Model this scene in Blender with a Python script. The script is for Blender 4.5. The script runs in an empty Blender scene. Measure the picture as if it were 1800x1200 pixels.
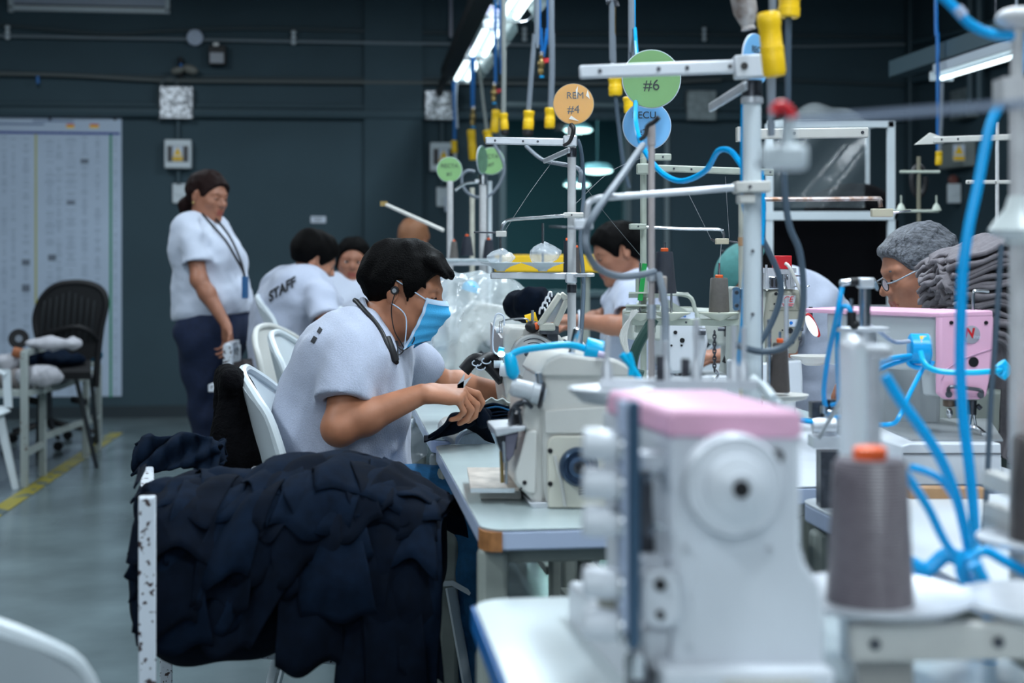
import bpy, math, random
import numpy as np
from mathutils import Vector, Matrix, Euler
SC = bpy.context.scene
COL = SC.collection
PI = math.pi
PHI = math.radians(7.2)             # the rows of tables and the room stand turned by this much
FWD = Vector((-math.sin(PHI), math.cos(PHI), 0)); RGT = Vector((math.cos(PHI), math.sin(PHI), 0))
CAMZ = 1.2; FPX = 2500.0; HOR = 460.0

# ------------------------------------------------------------------ camera, world, lights, exposure
cam_d = bpy.data.cameras.new('camera'); cam = bpy.data.objects.new('camera', cam_d); COL.objects.link(cam)
cam.location = (0, 0, CAMZ); cam.rotation_euler = (PI/2, 0, 0)
cam_d.sensor_width = 36; cam_d.lens = 50; cam_d.shift_y = -(600-HOR)/1800.0
cam_d.clip_start = 0.05; cam_d.clip_end = 100
cam_d.dof.use_dof = True; cam_d.dof.focus_distance = 3.55; cam_d.dof.aperture_fstop = 2.9
SC.camera = cam
w = bpy.data.worlds.new('world'); SC.world = w; w.use_nodes = True
w.node_tree.nodes['Background'].inputs[0].default_value = (0.55, 0.75, 1.0, 1)
w.node_tree.nodes['Background'].inputs[1].default_value = 0.06
SC.view_settings.view_transform = 'Standard'; SC.view_settings.look = 'None'
SC.view_settings.exposure = 0.36; SC.view_settings.gamma = 1; SC.view_settings.use_curve_mapping = False

def area(name, loc, sx, sy, power, rot=(0, 0, 0), col=(0.80, 0.92, 1.0)):
    l = bpy.data.lights.new(name, 'AREA'); l.shape = 'RECTANGLE'; l.size = sx; l.size_y = sy; l.energy = power; l.color = col
    o = bpy.data.objects.new(name, l); COL.objects.link(o); o.location = loc; o.rotation_euler = rot; return o
LAMP_ROWS = []   # (point on row, along FWD)
def rowpt(off, d, z):                # point at depth d on a row whose offset to the right of the camera is off
    return Vector((off*math.cos(PHI), off*math.sin(PHI), 0)) + FWD*d + Vector((0, 0, z))
for off, ds, pw in ((1.05, (1.2, 3.4, 5.6, 8.2), 50), (-1.9, (0.2, 2.8, 5.6, 8.6), 34), (3.6, (1.0, 4.0, 7.0), 28)):
    for d in ds:
        area('tube_light', rowpt(off, d, 3.3), 0.25, 1.3, pw, (0, 0, PHI))
area('rear_fill_light', (-0.4, -2.2, 2.6), 3.0, 1.4, 42, (math.radians(62), 0, 0))  # unseen fill light added behind the camera, no window built there

def P(px, py, d):
    return Vector(((px-900.0)/FPX*d, d, CAMZ-(py-HOR)/FPX*d))
def WP(px, py, off=0.0):             # point on the back wall, off metres in front of it
    u = (px-900.0)/FPX; d = (11.333-off/math.cos(PHI))/(1-math.tan(PHI)*u); return P(px, py, d)
def RP(px, py, off=0.0):             # point on the right wall
    u = (px-900.0)/FPX; d = (4.723-off/math.cos(PHI))/(u+math.tan(PHI)); return P(px, py, d)

# ------------------------------------------------------------------ materials
MATS = {}
def mat(name, col, rough=0.5, metal=0.0, noise=0.0, nscale=20, bump=0.0, bscale=200, emit=0, trans=0, alpha=1, col2=None, spec=0.5, ior=1.45, sheen=0, wave=None, vor=None, st=None):
    if name in MATS: return MATS[name]
    m = bpy.data.materials.new(name); MATS[name] = m; m.use_nodes = True
    nt = m.node_tree; b = nt.nodes['Principled BSDF']; L = nt.links
    c = tuple(col)+(1,)
    b.inputs['Base Color'].default_value = c; b.inputs['Roughness'].default_value = rough; b.inputs['Metallic'].default_value = metal
    b.inputs['Specular IOR Level'].default_value = spec; b.inputs['IOR'].default_value = ior
    b.inputs['Transmission Weight'].default_value = trans; b.inputs['Alpha'].default_value = alpha
    b.inputs['Sheen Weight'].default_value = sheen
    if emit: b.inputs['Emission Color'].default_value = c; b.inputs['Emission Strength'].default_value = emit
    tc = nt.nodes.new('ShaderNodeTexCoord')
    if noise or col2:
        n = nt.nodes.new('ShaderNodeTexVoronoi' if vor else 'ShaderNodeTexNoise'); n.inputs['Scale'].default_value = nscale
        if not vor: n.inputs['Detail'].default_value = 4
        if st: mp = nt.nodes.new('ShaderNodeMapping'); mp.inputs['Scale'].default_value = st; L.new(tc.outputs['Object'], mp.inputs['Vector']); L.new(mp.outputs['Vector'], n.inputs['Vector'])
        else: L.new(tc.outputs['Object'], n.inputs['Vector'])
        r = nt.nodes.new('ShaderNodeValToRGB'); r.color_ramp.elements[0].position = 0.3; r.color_ramp.elements[1].position = 0.7
        a = tuple(max(0, x*(1-noise)) for x in col)+(1,); d = (tuple(col2)+(1,)) if col2 else tuple(min(1, x*(1+noise)) for x in col)+(1,)
        r.color_ramp.elements[0].color = a; r.color_ramp.elements[1].color = d
        L.new(n.outputs['Color' if vor else 'Fac'], r.inputs['Fac']); L.new(r.outputs['Color'], b.inputs['Base Color'])
    if bump:
        n2 = nt.nodes.new('ShaderNodeTexNoise'); n2.inputs['Scale'].default_value = bscale; n2.inputs['Detail'].default_value = 3
        L.new(tc.outputs['Object'], n2.inputs['Vector'])
        h = n2.outputs['Fac']
        if wave:
            wv = nt.nodes.new('ShaderNodeTexWave'); wv.inputs['Scale'].default_value = wave; wv.bands_direction = 'Z'; L.new(tc.outputs['Object'], wv.inputs['Vector']); h = wv.outputs['Fac']
        bp = nt.nodes.new('ShaderNodeBump'); bp.inputs['Strength'].default_value = bump; bp.inputs['Distance'].default_value = 0.004
        L.new(h, bp.inputs['Height']); L.new(bp.outputs['Normal'], b.inputs['Normal'])
    return m
def chipped(name, base, under, thr=0.62, scale=60, rough=0.45):
    if name in MATS: return MATS[name]
    m = mat(name, base, rough); nt = m.node_tree; L = nt.links; b = nt.nodes['Principled BSDF']
    tc = nt.nodes.new('ShaderNodeTexCoord'); n = nt.nodes.new('ShaderNodeTexNoise'); n.inputs['Scale'].default_value = scale; n.inputs['Detail'].default_value = 5
    L.new(tc.outputs['Object'], n.inputs['Vector']); r = nt.nodes.new('ShaderNodeValToRGB'); r.color_ramp.interpolation = 'CONSTANT'
    r.color_ramp.elements[0].color = tuple(base)+(1,); r.color_ramp.elements[1].position = thr; r.color_ramp.elements[1].color = tuple(under)+(1,)
    L.new(n.outputs['Fac'], r.inputs['Fac']); L.new(r.outputs['Color'], b.inputs['Base Color']); return m

M_skin = mat('skin_tan', (0.40, 0.165, 0.09), 0.5, noise=0.12, nscale=25, bump=0.05, bscale=500)
M_skin2 = mat('skin_brown', (0.33, 0.14, 0.085), 0.5, noise=0.12, nscale=25, bump=0.05, bscale=500)
M_skin3 = mat('skin_light', (0.47, 0.21, 0.13), 0.5, noise=0.10, nscale=25, bump=0.05, bscale=500)
M_lip = mat('lip', (0.30, 0.08, 0.06), 0.45)
M_hair = mat('hair_black', (0.0022, 0.002, 0.0022), 0.6, bump=0.9, bscale=260, spec=.06)
M_hairb = mat('hair_dark_brown', (0.014, 0.006, 0.0055), 0.6, bump=0.7, bscale=260, spec=.12)
M_hairg = mat('hair_grey', (0.035, 0.04, 0.05), 0.5, noise=0.5, nscale=260, col2=(0.17, 0.18, 0.21), st=(.25, 1, .45), bump=0.8, bscale=260, spec=.3)
M_hairt = mat('hair_tan', (0.32, 0.14, 0.07), 0.5, bump=0.5, bscale=300)
M_eye = mat('eye_white', (0.55, 0.55, 0.55), 0.2); M_iris = mat('iris', (0.015, 0.008, 0.006), 0.15)
M_shirt = mat('heather_grey_knit', (0.42, 0.46, 0.58), 0.9, noise=0.10, nscale=350, bump=0.35, bscale=260, sheen=0.2)
M_shirt2 = mat('pale_grey_knit', (0.55, 0.60, 0.72), 0.9, noise=0.06, nscale=300, bump=0.25, bscale=220, sheen=0.2)
M_print = mat('black_print', (0.012, 0.014, 0.02), 0.7)
M_jean = mat('blue_denim', (0.008, 0.085, 0.20), 0.85, noise=0.2, nscale=60, bump=0.3, bscale=500)
M_pant = mat('navy_trousers', (0.006, 0.014, 0.045), 0.85, noise=0.2, nscale=60, bump=0.2, bscale=400)
M_navy = mat('navy_knit', (0.0016, 0.0042, 0.0105), 0.95, noise=0.25, nscale=40, bump=0.25, bscale=450, spec=.12)
M_navy2 = mat('navy_knit_light', (0.0024, 0.0072, 0.018), 0.95, noise=0.25, nscale=40, bump=0.25, bscale=450, spec=.12)
M_fleece = mat('black_fleece', (0.003, 0.003, 0.004), 0.97, bump=1.0, bscale=140, spec=.1)
M_grey = mat('taupe_knit', (0.155, 0.14, 0.155), 0.92, noise=0.15, nscale=60, bump=0.2, bscale=400)
M_white = mat('white_plastic', (0.60, 0.66, 0.70), 0.35, noise=0.03, nscale=8)
M_whitec = mat('cream_plastic', (0.55, 0.56, 0.54), 0.45, noise=0.06, nscale=8)
M_cream = mat('cream_enamel', (0.60, 0.59, 0.56), 0.32, noise=0.06, nscale=12, bump=0.05, bscale=300)
M_machw = mat('white_enamel', (0.66, 0.69, 0.74), 0.3, noise=0.03, nscale=12, bump=0.05, bscale=400)
M_machg = mat('grey_green_enamel', (0.50, 0.53, 0.49), 0.35, noise=0.06, nscale=12)
M_beige = mat('khaki_enamel', (0.33, 0.32, 0.27), 0.4, noise=0.05, nscale=12)
M_pink = mat('pink_enamel', (0.80, 0.44, 0.60), 0.4, noise=0.05, nscale=10)
M_steel = mat('brushed_steel', (0.55, 0.57, 0.60), 0.25, 1.0, noise=0.1, nscale=80)
M_dsteel = mat('dark_steel', (0.09, 0.095, 0.11), 0.35, 0.9, noise=0.3, nscale=60)
M_alu = mat('satin_aluminium', (0.62, 0.64, 0.68), 0.4, 0.6, noise=0.06, nscale=40)
M_pole = mat('painted_pole', (0.52, 0.52, 0.53), 0.38, 0.0, noise=0.10, nscale=30)
M_poleg = mat('sage_painted_steel', (0.42, 0.46, 0.40), 0.4, noise=0.08, nscale=30)
M_black = mat('black_rubber', (0.006, 0.006, 0.008), 0.5)
M_blackm = mat('black_mesh', (0.004, 0.004, 0.006), 0.6)
M_void = mat('dark_interior', (0.002, 0.002, 0.003), 0.9, spec=0.1)
M_blue = mat('sky_blue_plastic', (0.0, 0.36, 0.78), 0.3)
M_cyan = mat('cyan_plastic', (0.0, 0.46, 0.80), 0.3)
M_dblue = mat('blue_hose', (0.0, 0.13, 0.42), 0.35)
M_greyc = mat('grey_cable', (0.17, 0.20, 0.24), 0.45)
M_dgreyc = mat('slate_cable', (0.06, 0.09, 0.125), 0.45)
M_yel = mat('yellow_plastic', (0.90, 0.55, 0.01), 0.4)
M_red = mat('red_plastic', (0.55, 0.012, 0.02), 0.4)
M_orange = mat('orange_plastic', (0.85, 0.13, 0.03), 0.4)
M_brass = mat('brass', (0.35, 0.25, 0.10), 0.35, 0.9)
M_copper = mat('worn_copper_rod', (0.30, 0.16, 0.10), 0.4, 0.7, noise=0.3, nscale=50, col2=(0.45, 0.42, 0.42))
M_wood = mat('bare_wood_edge', (0.36, 0.15, 0.05), 0.6, noise=0.3, nscale=60)
M_lam = mat('pale_laminate', (0.46, 0.54, 0.55), 0.22, noise=0.05, nscale=6)
M_lame = mat('lilac_edge_band', (0.45, 0.53, 0.70), 0.35)
M_leg = mat('khaki_steel_leg', (0.30, 0.33, 0.30), 0.45, noise=0.12, nscale=14)
M_chip = chipped('chipped_white_paint', (0.56, 0.60, 0.66), (0.05, 0.03, 0.03), 0.60, 80)
M_chip2 = chipped('chipped_grey_paint', (0.34, 0.38, 0.37), (0.10, 0.05, 0.03), 0.66, 50)
M_mask = mat('blue_mask_fabric', (0.06, 0.42, 0.78), 0.75, bump=0.2, bscale=300); M_maskw = mat('white_mask_edge', (0.55, 0.70, 0.88), 0.8)
def film(name, tint=(0.75, 0.82, 0.85), alpha=0.35, bump=0.9, bscale=28):
    m = mat(name, tint, 0.12, bump=bump, bscale=bscale, alpha=alpha, spec=1.0); return m
M_film = film('clear_polythene'); M_film2 = film('thin_clear_polythene', alpha=0.22, bscale=18)
M_paper = mat('white_paper', (0.60, 0.66, 0.76), 0.7)

# ------------------------------------------------------------------ object helpers
def thing(name, label, cat, loc=(0, 0, 0), rotz=0, group=None):
    o = bpy.data.objects.new(name, None); COL.objects.link(o); o.location = loc; o.rotation_euler = (0, 0, rotz); o.empty_display_size = 0.05
    o['label'] = label; o['category'] = cat
    if group: o['group'] = group
    return o
def tag(o, label, cat, group=None):
    o['label'] = label; o['category'] = cat
    if group: o['group'] = group
    return o
def root_of(o):
    while o.parent: o = o.parent
    return o
def rmat(o):
    r = root_of(o); return Matrix.Translation(r.location) @ r.rotation_euler.to_matrix().to_4x4()
def link_mesh(name, V, F, mats, parent=None, FM=None, sharp=38, world=True, bevel=0, origin=None):
    me = bpy.data.meshes.new(name)
    V = np.asarray(V, dtype=np.float64).reshape(-1, 3)
    if parent is not None and world:
        m = np.array(rmat(parent).inverted()); V = V @ m[:3, :3].T + m[:3, 3]
    elif parent is None and origin is None and world and len(V):
        origin = ((V[:, 0].min()+V[:, 0].max())/2, (V[:, 1].min()+V[:, 1].max())/2, V[:, 2].min())
    if parent is None and origin is not None: V = V - np.array(origin)
    me.from_pydata(V.tolist(), [], [tuple(int(i) for i in f) for f in F] if not isinstance(F, np.ndarray) else F.tolist())
    for m in (mats if isinstance(mats, (list, tuple)) else [mats]): me.materials.append(m)
    if FM is not None and len(FM): me.polygons.foreach_set('material_index', np.asarray(FM, dtype=np.int32))
    me.polygons.foreach_set('use_smooth', np.ones(len(me.polygons), dtype=bool))
    me.update()
    if sharp: me.set_sharp_from_angle(angle=math.radians(sharp))
    o = bpy.data.objects.new(name, me); COL.objects.link(o)
    if parent is not None: o.parent = parent
    elif origin is not None: o.location = origin
    if bevel:
        b = o.modifiers.new('bevel', 'BEVEL'); b.width = bevel; b.segments = 2; b.limit_method = 'ANGLE'; b.angle_limit = math.radians(40); b.harden_normals = False
    return o

def frame_of(d, up=None):
    d = Vector(d).normalized(); up = Vector(up) if up is not None else Vector((0, 0, 1))
    if abs(d.dot(up.normalized())) > 0.98: up = Vector((1, 0, 0)) if abs(d.x) < 0.9 else Vector((0, 1, 0))
    x = up.cross(d).normalized(); y = d.cross(x).normalized(); return x, y, d
def catmull(pts, k=6):
    pts = [Vector(p) for p in pts]
    if len(pts) < 3 or k <= 1: return pts
    out = []
    for i in range(len(pts)-1):
        p0 = pts[max(i-1, 0)]; p1 = pts[i]; p2 = pts[i+1]; p3 = pts[min(i+2, len(pts)-1)]
        for j in range(k):
            t = j/k; out.append(0.5*((2*p1)+(p2-p0)*t+(2*p0-5*p1+4*p2-p3)*t*t+(3*p1-p0-3*p2+p3)*t*t*t))
    out.append(pts[-1]); return out
class MB:
    def __init__(s, world=True): s.v = []; s.f = []; s.m = []; s.cur = 0; s.M = None; s.world = world
    def add(s, vs, fs):
        o = len(s.v)
        if s.M is not None: vs = [s.M @ Vector(v) for v in vs]
        s.v.extend([tuple(v) for v in vs])
        for f in fs: s.f.append(tuple(i+o for i in f)); s.m.append(s.cur)
        return s
    def box(s, c, size, rz=0, R=None):
        c = Vector(c); h = [x/2 for x in size]; Rm = R if R is not None else Matrix.Rotation(rz, 3, 'Z')
        vs = [c+Rm @ Vector((sx*h[0], sy*h[1], sz*h[2])) for sz in (-1, 1) for sy in (-1, 1) for sx in (-1, 1)]
        return s.add(vs, [(0, 2, 3, 1), (4, 5, 7, 6), (0, 1, 5, 4), (2, 6, 7, 3), (0, 4, 6, 2), (1, 3, 7, 5)])
    def beam(s, p0, p1, w, h, up=None):
        p0, p1 = Vector(p0), Vector(p1); x, y, d = frame_of(p1-p0, up); vs = []
        for p in (p0, p1):
            for a, b in ((-1, -1), (1, -1), (1, 1), (-1, 1)): vs.append(p+x*(a*w/2)+y*(b*h/2))
        return s.add(vs, [(3, 2, 1, 0), (4, 5, 6, 7), (0, 1, 5, 4), (1, 2, 6, 5), (2, 3, 7, 6), (3, 0, 4, 7)])
    def cyl(s, p0, p1, r0, r1=None, n=18):
        r1 = r0 if r1 is None else r1; p0, p1 = Vector(p0), Vector(p1); return s.lathe(p0, p1-p0, [(r0, 0), (r1, (p1-p0).length)], n)
    def lathe(s, o, axis, prof, n=24, cap=True, sx=1, sy=1):
        x, y, d = frame_of(axis); o = Vector(o); vs = []; fs = []
        for r, h in prof:
            for i in range(n):
                a = 2*PI*i/n; vs.append(o+d*h+x*(r*math.cos(a)*sx)+y*(r*math.sin(a)*sy))
        for k in range(len(prof)-1):
            for i in range(n):
                j = (i+1) % n; fs.append((k*n+i, k*n+j, (k+1)*n+j, (k+1)*n+i))
        if cap: fs.append(tuple(range(n))[::-1]); fs.append(tuple((len(prof)-1)*n+i for i in range(n)))
        return s.add(vs, fs)
    def tube(s, pts, r, n=10, k=6, cap=True):
        P_ = catmull(pts, k); vs = []; fs = []; N = len(P_)
        d = (P_[1]-P_[0]).normalized(); x, y, _ = frame_of(d)
        for i, p in enumerate(P_):
            t = (P_[min(i+1, N-1)]-P_[max(i-1, 0)])
            if t.length < 1e-9: t = d
            t = t.normalized(); x = (x-t*x.dot(t)); x = x.normalized() if x.length > 1e-6 else frame_of(t)[0]; y = t.cross(x)
            rr = r(i/(N-1)) if callable(r) else r
            for j in range(n):
                a = 2*PI*j/n; vs.append(p+x*(rr*math.cos(a))+y*(rr*math.sin(a)))
        for i in range(N-1):
            for j in range(n):
                q = (j+1) % n; fs.append((i*n+j, i*n+q, (i+1)*n+q, (i+1)*n+j))
        if cap: fs.append(tuple(range(n))[::-1]); fs.append(tuple((N-1)*n+j for j in range(n)))
        return s.add(vs, fs)
    def sph(s, c, r, n=14, R=None):
        c = Vector(c); r = (r, r, r) if not hasattr(r, '__len__') else r; vs = []; fs = []; m = n//2+1
        for i in range(1, m):
            t = PI*i/m
            for j in range(n):
                a = 2*PI*j/n; q = Vector((r[0]*math.sin(t)*math.cos(a), r[1]*math.sin(t)*math.sin(a), r[2]*math.cos(t))); vs.append(c+(R @ q if R is not None else q))
        tp = Vector((0, 0, r[2])); vs.append(c+(R @ tp if R is not None else tp)); vs.append(c-(R @ tp if R is not None else tp)); a0 = (m-1)*n
        for i in range(m-2):
            for j in range(n): q = (j+1) % n; fs.append((i*n+j, (i+1)*n+j, (i+1)*n+q, i*n+q))
        for j in range(n): q = (j+1) % n; fs.append((a0, j, q)); fs.append((a0+1, (m-2)*n+q, (m-2)*n+j))
        return s.add(vs, fs)
    def prism(s, pts, o, u, v, depth):            # outline pts (a,b) in plane o + a*u + b*v, extruded by depth vector
        o, u, v, dp = Vector(o), Vector(u), Vector(v), Vector(depth); n = len(pts)
        vs = [o+u*a+v*b for a, b in pts]+[o+u*a+v*b+dp for a, b in pts]
        fs = [tuple(range(n))[::-1], tuple(range(n, 2*n))]+[(i, (i+1) % n, n+(i+1) % n, n+i) for i in range(n)]
        return s.add(vs, fs)
    def grid(s, fn, nu, nv, thick=0.0):           # fn(u,v)->Vector ; closed thin shell when thick
        pts = [[Vector(fn(i/(nu-1), j/(nv-1))) for j in range(nv)] for i in range(nu)]
        vs = [p for row in pts for p in row]; fs = [(i*nv+j, (i+1)*nv+j, (i+1)*nv+j+1, i*nv+j+1) for i in range(nu-1) for j in range(nv-1)]
        if not thick: return s.add(vs, fs)
        N = len(vs); nb = []
        for i in range(nu):
            for j in range(nv):
                a = pts[min(i+1, nu-1)][j]-pts[max(i-1, 0)][j]; b = pts[i][min(j+1, nv-1)]-pts[i][max(j-1, 0)]
                c = a.cross(b); c = c.normalized() if c.length > 1e-12 else Vector((0, 0, 1)); nb.append(pts[i][j]-c*thick)
        fs2 = [tuple(N+q for q in f[::-1]) for f in fs]
        rim = [(i, 0) for i in range(nu)]+[(nu-1, j) for j in range(1, nv)]+[(i, nv-1) for i in range(nu-2, -1, -1)]+[(0, j) for j in range(nv-2, 0, -1)]
        ids = [i*nv+j for i, j in rim]; rf = [(ids[(q+1) % len(ids)], ids[q], N+ids[q], N+ids[(q+1) % len(ids)]) for q in range(len(ids))]
        return s.add(vs+nb, fs+fs2+rf)
    def build(s, name, mats, parent=None, bevel=0, sharp=38, **k):
        return link_mesh(name, s.v, s.f, mats, parent, s.m, sharp, s.world, bevel, **k)
def struct(name, mb, m, **k):
    o = mb.build(name, m, **k); o['kind'] = 'structure'; return o
def copy_tree(o, parent=None):
    c = o.copy(); COL.objects.link(c); c.parent = parent
    for ch in list(o.children): copy_tree(ch, c)
    return c
def text_part(name, body, size, o, u, v, m, parent, depth=0.0008, align='CENTER', shear=0, bold=0.0, warp=None):
    cu = bpy.data.curves.new('lettering', 'FONT'); cu.body = body; cu.size = size; cu.align_x = align; cu.align_y = 'CENTER'; cu.extrude = depth; cu.shear = shear; cu.offset = bold
    t = bpy.data.objects.new('tmp', cu); COL.objects.link(t)
    me = bpy.data.meshes.new_from_object(t.evaluated_get(bpy.context.evaluated_depsgraph_get()))
    bpy.data.objects.remove(t)
    V = np.zeros(len(me.vertices)*3); me.vertices.foreach_get('co', V); V = V.reshape(-1, 3)
    F = [tuple(p.vertices) for p in me.polygons]; o, u, v = Vector(o), Vector(u).normalized(), Vector(v).normalized(); nrm = u.cross(v)
    W = [warp(Vector(p)) for p in V] if warp else [o+u*p[0]+v*p[1]+nrm*p[2] for p in V]
    return link_mesh(name, [tuple(q) for q in W], F, m, parent)

# ------------------------------------------------------------------ distance-field modelling (bodies, garments, castings)
class SDF:
    def __init__(s, lo, hi, h):
        s.lo = np.array(lo, float); s.h = h; s.n = np.ceil((np.array(hi)-s.lo)/h).astype(int)+1
        s.f = np.full(tuple(s.n), 1.0, dtype=np.float32)
        s.ax = [s.lo[i]+h*np.arange(s.n[i]) for i in range(3)]
    def win(s, lo, hi):
        a = [max(0, int((lo[i]-s.lo[i])/s.h)) for i in range(3)]; b = [min(int(s.n[i]), int((hi[i]-s.lo[i])/s.h)+2) for i in range(3)]
        if any(b[i] <= a[i] for i in range(3)): return None
        sl = tuple(slice(a[i], b[i]) for i in range(3))
        X, Y, Z = np.meshgrid(*[s.ax[i][sl[i]].astype(np.float32) for i in range(3)], indexing='ij', sparse=True); return sl, X, Y, Z
    def op(s, fn, lo, hi, k=0.01, mode='add'):
        m = k+2.5*s.h; W = s.win([x-m for x in lo], [x+m for x in hi])
        if W is None: return s
        sl, X, Y, Z = W; d = fn(X, Y, Z); f = s.f[sl]
        if mode == 'sub': d = -d; hh = np.maximum(k-np.abs(f-d), 0)/max(k, 1e-6); s.f[sl] = np.maximum(f, d)+hh*hh*k/4
        else: hh = np.maximum(k-np.abs(f-d), 0)/max(k, 1e-6); s.f[sl] = np.minimum(f, d)-hh*hh*k/4
        return s
    def cap(s, a, b, ra, rb=None, k=0.01, mode='add'):
        a, b = Vector(a), Vector(b); rb = ra if rb is None else rb; ba = b-a; L = max(ba.length_squared, 1e-9)
        def fn(X, Y, Z):
            px, py, pz = X-a.x, Y-a.y, Z-a.z; t = np.clip((px*ba.x+py*ba.y+pz*ba.z)/L, 0, 1)
            return np.sqrt((px-t*ba.x)**2+(py-t*ba.y)**2+(pz-t*ba.z)**2)-(ra+(rb-ra)*t)
        r = max(ra, rb); return s.op(fn, [min(a[i], b[i])-r for i in range(3)], [max(a[i], b[i])+r for i in range(3)], k, mode)
    def ell(s, c, r, R=None, k=0.01, mode='add'):
        c = Vector(c); r = (r, r, r) if not hasattr(r, '__len__') else r; Q = R.transposed() if R is not None else None
        def fn(X, Y, Z):
            x, y, z = X-c.x, Y-c.y, Z-c.z
            if Q is not None: x, y, z = Q[0][0]*x+Q[0][1]*y+Q[0][2]*z, Q[1][0]*x+Q[1][1]*y+Q[1][2]*z, Q[2][0]*x+Q[2][1]*y+Q[2][2]*z
            k0 = np.sqrt((x/r[0])**2+(y/r[1])**2+(z/r[2])**2); k1 = np.sqrt((x/r[0]**2)**2+(y/r[1]**2)**2+(z/r[2]**2)**2)
            return k0*(k0-1)/np.maximum(k1, 1e-6)
        m = max(r); return s.op(fn, [c[i]-m for i in range(3)], [c[i]+m for i in range(3)], k, mode)
    def box(s, c, half, rnd=0.005, R=None, k=0.005, mode='add'):
        c = Vector(c); Q = R.transposed() if R is not None else None
        def fn(X, Y, Z):
            x, y, z = X-c.x, Y-c.y, Z-c.z
            if Q is not None: x, y, z = Q[0][0]*x+Q[0][1]*y+Q[0][2]*z, Q[1][0]*x+Q[1][1]*y+Q[1][2]*z, Q[2][0]*x+Q[2][1]*y+Q[2][2]*z
            a, b, d = np.abs(x)-half[0]+rnd, np.abs(y)-half[1]+rnd, np.abs(z)-half[2]+rnd
            return np.sqrt(np.maximum(a, 0)**2+np.maximum(b, 0)**2+np.maximum(d, 0)**2)+np.minimum(np.maximum(a, np.maximum(b, d)), 0)-rnd
        m = Vector(half).length; return s.op(fn, [c[i]-m for i in range(3)], [c[i]+m for i in range(3)], k, mode)
    def disp(s, fn):
        X, Y, Z = np.meshgrid(*[a.astype(np.float32) for a in s.ax], indexing='ij', sparse=True); s.f = (s.f+fn(X, Y, Z)).astype(np.float32); return s
    def mesh(s):
        f = s.f; ins = f < 0
        c = sum(ins[i:f.shape[0]-1+i, j:f.shape[1]-1+j, k:f.shape[2]-1+k].astype(np.int8) for i in (0, 1) for j in (0, 1) for k in (0, 1))
        act = (c > 0) & (c < 8); I = np.argwhere(act); idx = -np.ones(act.shape, dtype=np.int64); idx[tuple(I.T)] = np.arange(len(I))
        cor = [(i, j, k) for i in (0, 1) for j in (0, 1) for k in (0, 1)]; val = {q: f[I[:, 0]+q[0], I[:, 1]+q[1], I[:, 2]+q[2]] for q in cor}
        acc = np.zeros((len(I), 3)); cnt = np.zeros(len(I))
        for q in cor:
            for ax in range(3):
                if q[ax] == 0:
                    q2 = list(q); q2[ax] = 1; q2 = tuple(q2); a, b = val[q], val[q2]; x = (a < 0) != (b < 0)
                    t = np.where(x, a/np.where(a-b == 0, 1, a-b), 0); p = np.array(q, float)[None, :].repeat(len(I), 0); p[:, ax] = t
                    acc[x] += p[x]; cnt[x] += 1
        V = s.lo+s.h*(I+acc/cnt[:, None]); Fq = []
        for ax in range(3):
            sa = [slice(None)]*3; sb = [slice(None)]*3; sa[ax] = slice(0, -1); sb[ax] = slice(1, None)
            A = ins[tuple(sa)]; B = ins[tuple(sb)]; E = np.argwhere(A != B); o1, o2 = [(1, 2), (2, 0), (0, 1)][ax]
            E = E[(E[:, o1] > 0) & (E[:, o2] > 0) & (E[:, o1] < f.shape[o1]-1) & (E[:, o2] < f.shape[o2]-1)]
            fl = A[tuple(E.T)]
            def g(d1, d2):
                e = E.copy(); e[:, o1] -= d1; e[:, o2] -= d2; return idx[tuple(e.T)]
            q = np.stack([g(1, 1), g(0, 1), g(0, 0), g(1, 0)], 1); q[~fl] = q[~fl][:, ::-1]; Fq.append(q)
        return V, np.concatenate(Fq)
    def build(s, name, mats, parent=None, paint=None, sharp=0, **k):
        V, F = s.mesh(); FM = None
        if paint is not None: FM = paint(V[F].mean(axis=1))
        return link_mesh(name, V, F, mats, parent, FM, sharp, **k)
def wob(seed, freq, amp, stretch=(1, 1, 1), n=5):
    r = random.Random(seed); D = [(Vector((r.gauss(0, 1)*stretch[0], r.gauss(0, 1)*stretch[1], r.gauss(0, 1)*stretch[2])).normalized()*freq*(0.6+0.9*r.random()), r.random()*6.28) for _ in range(n)]
    def fn(X, Y, Z):
        t = 0
        for d, p in D: t = t+np.sin(d.x*X+d.y*Y+d.z*Z+p+1.3*np.sin(0.6*(d.y*X+d.z*Y+d.x*Z)))
        return (t*amp/n*1.6).astype(np.float32)
    return fn
# ================================================================== the room
M_wall = mat('slate_wall_paint', (0.040, 0.070, 0.088), 0.75, noise=0.10, nscale=1.3, bump=0.15, bscale=40, spec=0.3)
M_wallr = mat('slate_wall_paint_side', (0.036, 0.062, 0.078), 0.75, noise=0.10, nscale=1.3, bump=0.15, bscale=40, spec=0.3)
M_duct = mat('slate_painted_pipe', (0.045, 0.078, 0.097), 0.5)
M_floor = mat('sealed_concrete', (0.125, 0.165, 0.178), 0.24, noise=0.28, nscale=2.2, bump=0.08, bscale=12)
M_galv = mat('galvanised_foil', (0.22, 0.23, 0.25), 0.35, 0.3, nscale=55, col2=(0.85, 0.87, 0.92), vor=True, bump=0.8, bscale=70)
M_galvd = mat('galvanised_sheet', (0.20, 0.24, 0.25), 0.4, 0.4, nscale=20, noise=0.25)
M_cond = mat('conduit_grey', (0.20, 0.24, 0.27), 0.4)
M_condd = mat('conduit_dark', (0.055, 0.075, 0.085), 0.5)
M_ceil = mat('dark_ceiling', (0.03, 0.045, 0.055), 0.9)
SW = lambda px: WP(px, 460).dot(RGT)
WD = WP(300, 460).dot(FWD)                         # distance of the back wall along FWD
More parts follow.
